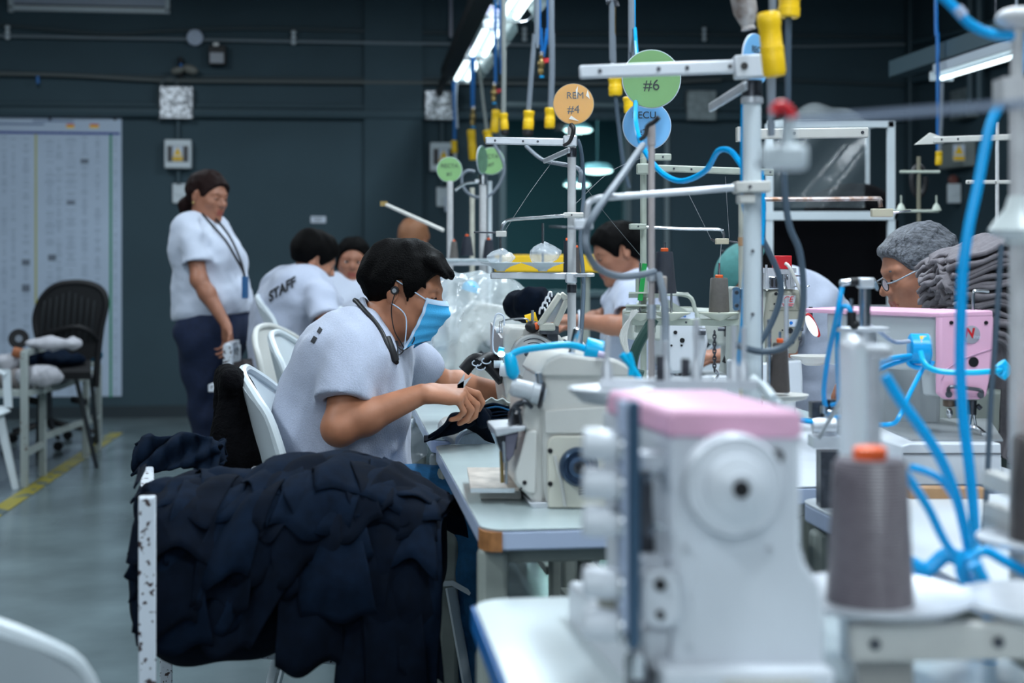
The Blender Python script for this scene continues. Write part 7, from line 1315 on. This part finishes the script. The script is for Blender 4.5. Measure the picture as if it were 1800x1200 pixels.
# white cabinet frame with film
D = 6.6; t = thing('film_cabinet', 'white tube-framed cabinet draped in clear film over a black box', 'cabinet', Vector((P(1460, 0, D).x, D, 0)))
def tub(x0, y0, x1, y1, d0=D, d1=None, w_=.032, nm='frame_tube'): part(t, nm, M_white, lambda b: b.beam(P(x0, y0, d0), P(x1, y1, d1 or d0), w_, w_))
tub(1566, 213, 1566, 378); tub(1350, 218, 1570, 218); tub(1345, 379, 1570, 379, w_=.04); tub(1352, 218, 1352, 378); tub(1525, 225, 1525, 336, 7.1, w_=.018); tub(1350, 224, 1530, 224, 7.1, w_=.02); tub(1566, 216, 1530, 222, D, 7.1, .02)
for x in (1352, 1566): p = P(x, 386, D); part(t, 'leg', M_white, lambda b: b.box((p.x, p.y, p.z/2), (.032, .032, p.z)))
part(t, 'black_box', M_void, lambda b: b.box(((P(1338, 0, 6.9).x+P(1560, 0, 6.9).x)/2, 6.95, P(0, 390, 6.9).z/2+.01), (P(1560, 0, 6.9).x-P(1338, 0, 6.9).x, .5, P(0, 388, 6.9).z-.02))); part(t, 'lower_strip', M_alu, lambda b: b.box(P(1500, 545, 6.55), (.40, .02, .045)))
S = SDF([P(1440, 0, 6.9).x-.25, 6.6, 1.35], [P(1440, 0, 6.9).x+.40, 7.2, 1.68], .016); S.ell(P(1500, 372, 6.85), (.22, .16, .14), None, .05); S.disp(wob(3, 25, .02)); S.build('black_bag', M_void, t)
part(t, 'film_top', M_film2, lambda b: b.grid(lambda u, v: P(1360+170*u, 216-34*math.sin(PI*u)*math.sin(PI*v)-4*math.sin(14*u+5*v), D+.1+.5*v), 24, 14)); part(t, 'film_side', film('cabinet_film', (.5, .58, .62), .12, .8, 10), lambda b: b.grid(lambda u, v: P(1352+170*u, 225+140*v, D+.02)+Vector((0, .03*math.sin(9*u+6*v), 0)), 20, 14))

# foreground right: cone, dishes, rail, posts
D = 1.5; t = thing('thread_stand', 'blurred cream thread stand with two dishes in the bottom right foreground', 'thread stand', Vector((P(1700, 0, D).x, D, .75)))
bar(t, 'spool_rail', 1492, 1128, 1950, 1120, 1.46, 66, .02, m=M_cream, bevel=.004, holes=(.09, .56)); part(t, 'spool_dish', M_alu, lambda b: b.lathe(P(1540, 1050, D), (0, 0, 1), [(.012, -.02), (.03, -.012), (.09, -.003), (.1, .003), (.1, .006), (.09, .002), (.02, -.006)], 40))
part(t, 'spool_dish', M_alu, lambda b: b.lathe(P(1830, 1062, D), (0, 0, 1), [(.012, -.02), (.03, -.012), (.08, -.003), (.088, .003), (.088, .006), (.02, -.006)], 40)); part(t, 'dish_stem', M_cream, lambda b: (b.cyl(P(1540, 1058, D), P(1540, 1110, D), .012), b.cyl(P(1830, 1068, D), P(1830, 1110, D), .012)))
part(t, 'post', M_white, lambda b: b.cyl(P(1499, 610, 1.62), Vector((P(1499, 610, 1.62).x, 1.62, .75)), .0155)); part(t, 'post_side', M_alu, lambda b: b.cyl(P(1530, 625, 1.66), Vector((P(1530, 625, 1.66).x, 1.66, .75)), .012)); part(t, 'post_head', M_alu, lambda b: (b.sph(P(1499, 612, 1.62), .0155, 14), b.cyl(P(1499, 618, 1.64), P(1555, 620, 1.68), .010)))
part(t, 'rail_leg', M_cream, lambda b: b.box((P(1560, 0, 1.5).x, 1.52, .77), (.06, .03, .05)), bevel=.004); part(t, 'rail_leg', M_cream, lambda b: b.box((P(1560, 0, 1.5).x+.28, 1.52, .77), (.05, .03, .05)), bevel=.004)
cone(1529, 806, 1066, D, 128, 152, M_tau2, 'big blurred mauve-grey thread cone on the foreground dish', pin=False, base_red=True); cone(1838, 766, 950, 1.7, 110, 122, M_brt, 'blurred brown thread cone cut by the right edge', pin=False, base_red=True)
b = MB(); b.lathe(P(1838, 952, 1.7), (0, 0, 1), [(.03, -.012), (.08, 0), (.08, .005), (.02, .002)], 30); b.cyl(P(1838, 955, 1.7), P(1838, 1090, 1.7), .008); tag(b.build('spool_disc', M_alu), 'dish under the brown cone at the right edge', 'spool dish')
t = thing('thread_stand', 'blurred white stand pole with flange at the right edge', 'thread stand', Vector((P(1785, 0, 1.75).x, 1.75, .75)))
part(t, 'pole', M_pole, lambda b: b.cyl(P(1790, 150, 1.75), Vector((P(1790, 0, 1.75).x, 1.75, .75)), .011)); part(t, 'flange', mat('clear_flange', (.55, .60, .60), .3), lambda b: b.lathe(P(1790, 430, 1.75), (0, 0, 1), [(.016, 0), (.018, .008), (.030, .012), (.036, .018), (.028, .03), (.016, .045), (.012, .06)], 26)); part(t, 'top_knob', M_pole, lambda b: (b.sph(P(1790, 32, 1.75), (.028, .028, .014), 16), b.cyl(P(1790, 40, 1.75), P(1787, 150, 1.75), .008), b.box(P(1790, 160, 1.75), (.05, .04, .03))))
for y in (850, 905, 930): part(t, 'side_arm', M_cream, lambda b: b.beam(P(1738, y-10, 1.8), P(1790, y+10, 1.75), .02, .02))
t = thing('arm_clamp', 'blurred white clamp block hanging under a red tie before the cabinet', 'clamp', P(1378, 275, 1.35)); part(t, 'block', M_white, lambda b: b.box(P(1378, 277, 1.35), (.044, .02, .024)), bevel=.005); part(t, 'stem', M_white, lambda b: b.cyl(P(1386, 262, 1.35), P(1386, 215, 1.35), .006)); part(t, 'side_pin', M_dgreyc, lambda b: b.cyl(P(1330, 290, 1.36), P(1352, 283, 1.36), .003))
part(t, 'red_tie', M_red, lambda b: b.tube([P(1360, 200, 1.5), P(1366, 188, 1.5), P(1378, 186, 1.5), P(1388, 196, 1.5), P(1394, 208, 1.5)], .006, 8, 5)); part(t, 'rear_bar', mat('frost_bar', (.30, .36, .48), .4), lambda b: b.beam(P(1400, 212, 1.2), P(1815, 180, 1.2), .004, .006)) ; part(t, 'rear_strut', M_white, lambda b: b.beam(P(1386, 215, 1.35), P(1400, 212, 1.2), .004, .006))

# blue hoses at the right
def hose(pts, D, r, lab, m=M_blue): return lead(pts, D, r, m, lab, 'air_hose', 'hose', k=7, top=False)
hose([(1640, -20), (1672, 8), (1705, 42), (1745, 60), (1795, 64), (1812, 64)], 1.75, .0062, 'thick blue hose curving to the knob in the top right corner'); b = MB(); b.tube([P(1683, 14, 1.738), P(1694, 28, 1.738)], .0066, 8, 1); tag(b.build('hose_label', M_lame), 'pale label wrapped on the thick corner hose', 'label')
hose([(1812, 70), (1790, 130), (1757, 185), (1738, 230), (1718, 330), (1703, 400), (1692, 480), (1689, 560), (1688, 650), (1694, 740), (1705, 830), (1713, 920), (1712, 985)], 1.9, .0075, 'thick blue hose falling in front of the pink faceplate')
hose([(1556, 660), (1580, 700), (1610, 740), (1650, 800), (1680, 870), (1700, 950), (1706, 990)], 1.75, .0068, 'blue hose slanting from the air valves to the knot'); hose([(1590, 830), (1630, 890), (1660, 950), (1695, 1000)], 1.7, .0055, 'blue hose from behind the big cone to the knot')
hose([(1600, 820), (1650, 840), (1685, 890), (1705, 960)], 1.8, .0045, 'thin blue hose arching above the slanting ones'); hose([(1700, 985), (1730, 968), (1765, 985), (1812, 1010)], 1.65, .006, 'blue hose leaving the knot to the right edge'); hose([(1712, 990), (1735, 1040), (1742, 1110), (1735, 1210)], 1.6, .008, 'blue hose dropping below the knot'); hose([(1600, 990), (1630, 1000), (1665, 975), (1700, 990)], 1.75, .010, 'short thick blue hose entering the knot from the left')
hose([(1700, 970), (1690, 1000), (1705, 1030), (1720, 1010), (1708, 985), (1690, 1015)], 1.66, .008, 'tangled knot of blue hose by the big cone')
hose([(1480, 505, 2.42), (1470, 560, 2.42), (1455, 630, 2.5), (1448, 690, 2.55), (1452, 715, 2.58)], 2.5, .0045, 'blue hose from the cylinder side port to the valve block'); hose([(1497, 552, 2.4), (1490, 540, 2.4), (1478, 545, 2.42), (1472, 600, 2.45), (1474, 680, 2.5), (1474, 712, 2.57)], 2.5, .0045, 'second blue hose looping over to the valve block')
hose([(1516, 655, 2.45), (1560, 632, 2.6), (1600, 625, 2.72)], 2.6, .005, 'upper blue hose into the blue round fitting'); hose([(1514, 692, 2.45), (1545, 650, 2.6), (1600, 630, 2.72)], 2.6, .005, 'lower blue hose into the blue round fitting'); hose([(1622, 648, 2.7), (1600, 690, 2.65), (1582, 730, 2.6), (1568, 745, 2.6), (1530, 746, 2.6)], 2.6, .0045, 'thin blue hose zigzagging down before the grey column')
hose([(1618, 618, 2.70), (1626, 640, 2.68), (1650, 652, 2.66), (1700, 655, 2.65), (1750, 652, 2.66), (1760, 650, 2.7)], 2.7, .0055, 'cyan hose crossing the pink faceplate', M_cyan); hose([(1408, 738, 2.5), (1440, 742, 2.5), (1476, 732, 2.55)], 2.5, .0045, 'blue hose entering the lower valve from the left'); hose([(1508, 640, 2.5), (1480, 700, 2.55), (1462, 712, 2.58)], 2.5, .004, 'blue hose crossing to the valve block from the right')
t = thing('round_fitting', 'sky blue round fitting with yellow label on the grey machine', 'fitting', P(1617, 615, 2.8)); part(t, 'barrel', M_blue, lambda b: b.lathe(P(1598, 613, 2.78), (1, -.1, 0), [(.026, 0), (.030, .003), (.030, .036), (.026, .04)], 28)); part(t, 'yellow_label', M_yel, lambda b: b.grid(lambda u, v: P(1612+18*u, 613, 2.78)+Vector((0, -.0315*math.cos((v-.1)*1.1), .0315*math.sin((v-.1)*1.1))), 3, 6, .001)); part(t, 'lower_ring', M_blue, lambda b: b.tube([P(1618+22*math.cos(a), 634+12*math.sin(a), 2.77) for a in [q*PI/6 for q in range(7)]], .005, 8, 3))
lead([(1512, 568, 2.5), (1540, 578, 2.6), (1570, 600, 2.7), (1598, 600, 2.76)], 2.5, .0042, mat('lilac_tube', (.40, .42, .52), .4), 'pale lilac tube leading to the sky blue fitting', 'tube', 'tube', top=False); hose([(1758, 638, 2.7), (1766, 650, 2.7), (1758, 662, 2.7)], 2.7, .012, 'blue elbow at the end of the cyan hose', M_cyan)
lead([(1760, 430, 2.2), (1752, 560, 2.2), (1742, 700, 2.2), (1735, 850, 2.2), (1725, 980, 2.2)], 2.2, .0045, M_dgreyc, 'slate cable hanging between the blue hose and right pole', top=False)
lead([(1505, 655, 2.3), (1480, 700, 2.35), (1440, 770, 2.4)], 2.3, .0035, M_alu, 'thin pale rod slanting by the valve block', 'rod', 'rod', top=False) ; lead([(1325, 664, 2.2), (1345, 690, 2.1), (1372, 712, 2.0)], 2.1, .006, M_white, 'white tie ends at the foot of the main pole', 'cord', 'cord', top=False); lead([(1318, 668, 2.2), (1340, 676, 2.1), (1360, 700, 2.0)], 2.1, .006, M_white, 'second white tie end at the foot of the main pole', 'cord', 'cord', top=False)
# fine threads
for k, pts in enumerate((((1150, 270, 3.7), (1075, 300, 3.6), (1010, 360, 3.5)), ((970, 285, 3.8), (930, 340, 3.5), (886, 408, 3.44)), ((1010, 300, 3.5), (1060, 370, 3.6), (1135, 460, 3.7)), ((1205, 330, 3.7), (1250, 420, 3.7)), ((1275, 310, 3.7), (1282, 420, 3.7)), ((1268, 428, 3.7), (1265, 462, 3.66)))):
    b = MB(); b.tube([P(*p) for p in pts], .0004, 4, 4); tag(b.build('thread', mat('pale_thread', (.4, .42, .45), .6)), 'fine pale thread strung between the stands, number %s from the left' % ('three', 'one', 'two', 'four', 'six', 'five', 'seven')[k], 'thread')
# ================================================================== navy cloth heap on the chipped rack
ZX = [(230, .69), (270, .735), (330, .755), (440, .745), (480, .768), (600, .772), (690, .745), (740, .715), (780, .68), (830, .66)]
ZX = [(((a-900)/2500*2.8), z) for a, z in ZX]
def ztop(x): return float(np.interp(x, [a for a, _ in ZX], [z for _, z in ZX]))
def yfr(x): return 2.52+(x+.66)*.36
PROF = [(.62, -.16), (.45, -.05), (.30, -.008), (.16, 0), (.06, -.03), (.01, -.09), (-.01, -.16), (-.015, -.9)]
CL = np.cumsum([0]+[math.dist(PROF[i], PROF[i+1]) for i in range(len(PROF)-1)])
def drape(x, s, off):
    s = max(0, s); dy = float(np.interp(s, CL, [p[0] for p in PROF])); dz = float(np.interp(s, CL, [p[1] for p in PROF])); e = .03
    dy2 = float(np.interp(s+e, CL, [p[0] for p in PROF])); dz2 = float(np.interp(s+e, CL, [p[1] for p in PROF])); t = Vector((0, dy2-dy, dz2-dz)); n = Vector((0, t.z, -t.y)); n = n.normalized() if n.length > 1e-9 else Vector((0, -1, 0))
    return Vector((x, yfr(x)+dy, ztop(x)+dz))+n*off
CR = random.Random(77)
def piece(px, s0, ybot, wpx, tilt=0, layer=1, m=None, jit=1.0, rag=True):
    x0 = (px-900)/2500*2.6; w_ = wpx/2500*2.6; zb = 1.2-(ybot-460)/2500*2.56; s1 = CL[-2]+max(-.3, (ztop(x0)+PROF[-2][1]-zb)); L_ = s1-s0; ph = [CR.random()*6.3 for _ in range(6)]; ct, st = math.cos(tilt), math.sin(tilt); cs = s1; cc = [CR.uniform(-.02, .02) for _ in range(4)]
    f1, f2 = CR.uniform(14, 26), CR.uniform(35, 60)
    def fn(u, v):
        a = (u-.5)*w_+cc[0]*v*v*jit; q = (v-1)*L_+cc[1]*u*jit+.012*math.sin(ph[4]+7*u)*v
        x = x0+a*ct-q*st; s = cs+a*st+q*ct
        am = .005+.009*min(1, max(0, s-.35)*3); wv = am*math.sin(f1*x*1.0+ph[0]+2.2*s*3)+am*.55*math.sin(f2*x+ph[1]+9*s)+.006*math.sin(17*s+ph[2]+6*x)+.004*math.sin(31*s+ph[3])+.0022*math.sin(88*x+24*s+ph[2])+.0018*math.sin(70*s+30*x+ph[1])
        return drape(x+.004*math.sin(20*s+ph[5]), s, .006+layer*.0030+wv)
    b = MB(); b.grid(fn, 26, 40, .003); o = b.build('knit_piece', m or (M_navy if CR.random() < .7 else M_navy2), sharp=0); tag(o, 'navy knit piece heaped over the chipped white rack', 'cloth', 'navy knit pieces heaped on the rack'); return o
# long hanging pieces (tailored silhouette), then shorter ones above
for a in ((300, .34, 1012, 112, .50, 1), (322, .25, 1100, 100, .05, 2), (312, .36, 1075, 80, .35, 1), (338, .2, 1120, 120, -.12, 3), (375, .25, 1140, 105, .62, 4), (415, .2, 1105, 105, -.1, 2), (430, .3, 1090, 80, -.2, 3), (458, .2, 1020, 80, .1, 4), (320, .2, 1060, 120, .2, 5),
          (540, .25, 1140, 90, .05, 2), (555, .2, 1175, 110, -.05, 3), (605, .2, 1185, 120, .08, 4), (650, .22, 1240, 130, .0, 2), (690, .2, 1260, 110, -.04, 3), (705, .2, 1290, 100, .03, 4), (728, .25, 1220, 80, -.03, 5), (660, .3, 1330, 110, .05, 1), (695, .3, 1350, 110, 0, 1), (495, .2, 1035, 90, -.05, 5), (585, .25, 1090, 130, -.2, 6)):
    piece(*a)
for k in range(26):
    px = 318+18*k+CR.uniform(-12, 12); piece(min(px, 700), CR.uniform(.0, .3), CR.uniform(900, 1060), CR.uniform(80, 150), CR.uniform(-.05 if px < 420 else -.45, .40), 6+CR.random()*3)
for a in ((350, .02, 905, 130, .1, 10), (425, .0, 900, 170, -.2, 10), (560, .0, 880, 240, .1, 11), (650, .05, 900, 220, -.15, 11), (685, .05, 890, 130, .1, 10)): piece(*a, m=M_navy2)
x_c = (520-900)/2500*2.85
S = SDF([-.76, 2.45, .42], [-.02, 3.45, .82], .010)
for px in range(330, 720, 40):
    x = (px-900)/2500*2.75; z = ztop(x); S.cap((x, yfr(x)+.12, z-.09), (x, yfr(x)+.45, z-.11), .075, .075, .05); S.cap((x, yfr(x)+.14, z-.20), (x, yfr(x)+.45, z-.20), .09, .09, .05)
S.disp(wob(9, 30, .012)); o = S.build('knit_bale', M_navy); tag(o, 'thick navy bale under the loose knit pieces on the rack', 'cloth')
# rolled lump, upper left of the heap
S = SDF([-.86, 2.55, .60], [-.38, 3.05, .86], .006); S.cap((-.665, 2.72, .735), (-.52, 2.78, .735), .058, .062, .03); S.cap((-.60, 2.74, .70), (-.45, 2.85, .715), .06, .05, .03); S.disp(wob(19, 55, .008)); W = wob(20, 120, .003); S.disp(W); o = S.build('rolled_knit', M_navy2); tag(o, 'rolled navy knit lump at the left top of the heap', 'cloth')
# cloth over the far left post
for k in range(4):
    dk = 3.16+.05*k
    b = MB(); b.grid(lambda u, v: P(236+10*k+(150-6*k)*u-6*v*(1-u), 770+4*k+(10*(1-u)**3)-3*math.sin(5*u+k)+(62-8*k)*v-(8*math.sin(3.1*u)), dk+.10*math.sin(PI*(1-v))**2*(k % 2)-.05*v)+Vector((0, .014*math.sin(16*u+9*v+k*2)+.008*math.sin(37*u+k), .006*math.sin(11*u+7*v+k))), 26, 14, .005)
    tag(b.build('draped_knit', M_navy2, sharp=0), 'navy cloth over the far left rack post, %s of four overlapping layers' % ('front', 'second', 'third', 'rearmost')[k], 'cloth')
for k, (x0, y0, x1, y1, x2, y2) in enumerate(((250, 822, 244, 840, 238, 856), (252, 855, 240, 868, 232, 882), (250, 925, 238, 950, 228, 972))):
    b = MB(); b.grid(lambda u, v: P(x0+(x1-x0)*v+(x2-x1)*v*v+(u-.5)*16*(1-.5*v), y0+(y2-y0)*v+4*math.sin(u*5), 2.62+.15*(1-v)*(k < 2)), 8, 10, .004); tag(b.build('knit_scrap', M_navy, sharp=0), ('upper', 'middle', 'lower')[k]+' navy scrap poking out left of the rack post', 'cloth')
b = MB(); b.grid(lambda u, v: P(434+42*u, 836-22*math.sin(PI*u*.8)+12*v*(1-u), 2.98+.05*v)+Vector((0, 0, .004*math.sin(9*u))), 10, 8, .003); tag(b.build('white_cloth', M_linen, sharp=0), 'small white cloth peeking out at the top of the navy heap', 'cloth')
# black fleece over the chair back
S = SDF([P(350, 0, 3.6).x, 3.15, .60], [P(520, 0, 3.5).x, 3.95, 1.0], .0055)
def cc_(x0, y0, d0, x1, y1, d1, r0, r1): S.cap(P(x0, y0, d0), P(x1, y1, d1), r0, r1, .035)
cc_(404, 668, 3.50, 398, 790, 3.46, .026, .040); cc_(398, 672, 3.55, 400, 820, 3.55, .026, .050); cc_(420, 685, 3.52, 440, 800, 3.48, .028, .045); cc_(425, 690, 3.5, 470, 800, 3.5, .020, .030); cc_(404, 668, 3.45, 404, 668, 3.78, .026, .026); cc_(400, 700, 3.75, 405, 830, 3.75, .03, .05); cc_(440, 790, 3.5, 478, 812, 3.55, .04, .03); cc_(400, 810, 3.5, 460, 815, 3.5, .05, .045)
S.disp(wob(41, 40, .008)); S.disp(wob(42, 220, .0018)); o = S.build('fleece_jacket', M_fleece); tag(o, 'black fleece jacket hung over the masked worker\'s chair back', 'jacket')
# navy piece held by the worker and stack on his machine bed
def held(u, v): return P(745+95*u+30*v*u, 775-70*u*(1-v)**1+5*math.sin(9*u)-10*v*(1-u)+(-18*math.sin(PI*u)*v), 3.40+.14*v+.012*math.sin(14*u+4*v))
b = MB(); b.grid(held, 24, 16, .004); o = b.build('held_cloth', M_navy, sharp=0); tag(o, 'navy cloth piece held by the masked worker', 'cloth')
S = SDF([P(730, 0, 3.5).x, 3.30, .74], [P(905, 0, 3.6).x, 3.75, .92], .0045); S.cap(P(757, 768, 3.45), P(815, 738, 3.46), .010, .024, .02); S.cap(P(800, 740, 3.46), P(850, 730, 3.5), .018, .020, .02); S.cap(P(838, 698, 3.44), P(848, 738, 3.44), .005, .018, .012); S.disp(wob(51, 70, .004)); o = S.build('held_bundle', M_navy); tag(o, 'bunched navy cloth below the masked worker\'s near hand', 'cloth')
for k in range(5): b = MB(); b.grid(lambda u, v: P(838+60*u, 733-5*k+8*v-(4 if k > 2 else 0)*math.sin(PI*u), 3.52+.16*v)+Vector((0, 0, .002*math.sin(8*u+k))), 12, 6, .004); tag(b.build('cut_panel', M_jean if k == 3 else M_navy2, sharp=0), 'navy cut panel, %s in the flat stack by the worker\'s hand' % ('lowest', 'second lowest', 'middle', 'second highest', 'topmost')[k], 'cloth')
b = MB(); b.grid(lambda u, v: P(838+62*u, 706-6*math.sin(PI*u)+10*v, 3.62+.15*v)+Vector((0, 0, .004*math.sin(19*u+7*v))), 16, 8, .003); tag(b.build('clear_packet', film('packet_film', (.75, .80, .78), .75, .6, 40), sharp=0), 'shiny clear packet behind the flat navy stack', 'packet')
# snips in the near hand
t = thing('thread_snips', 'small steel thread snips held in the masked worker\'s near hand', 'snips', P(815, 672, 3.36))
for x1, y1 in ((817, 655), (829, 661)): part(t, 'blade', M_alu, lambda b: b.prism([(0, 0), (.014, .000), ((x1-804)/FPX*3.33, (682-y1)/FPX*3.33), (0, .008)], P(804, 682, 3.33), (1, 0, 0), (0, 0, 1), (0, .0015, 0)))
# clear bag in the dark gap under the table
bundle('shiny clear bag hanging in the gap beside the masked worker\'s knee', P(712, 775, 4.3), (.06, .05, .07), film('bag_film', (.6, .66, .7), .55, .8, 30), 61, 'plastic bag', 'plastic_bag', h=.006, fr=60, am=.012)
bundle('grey and brown rags heaped behind the white rail by the woman\'s hand', P(428, 650, 6.1), (.09, .07, .045), mat('brown_rag', (.06, .05, .05), .9, noise=.3, nscale=20), 64, 'rags', 'rag_heap', h=.008, fr=50, am=.012)
t = thing('steel_rail_stand', 'worn white tube rail under the standing woman\'s hand', 'rail stand', Vector((P(405, 0, 6.0).x, 6.0, 0)))
for px, d_ in ((401, 6.0), (415, 6.6)): p = P(px, 606, d_); b = MB(); b.box((p.x, p.y, p.z/2), (.035, .035, p.z)); b.build('post', M_chip, t)
b = MB(); b.beam(P(401, 610, 6.0), P(415, 603, 6.6), .03, .03); b.build('top_rail', M_chip, t); b = MB(); q_ = P(440, 673, 6.2); b.box((q_.x, q_.y, q_.z), (.26, .5, .03)); b.build('shelf', M_chip, t); b = MB(); q_ = P(475, 673, 6.2); b.box((q_.x, q_.y, q_.z/2), (.035, .035, q_.z)); b.build('post', M_chip, t)
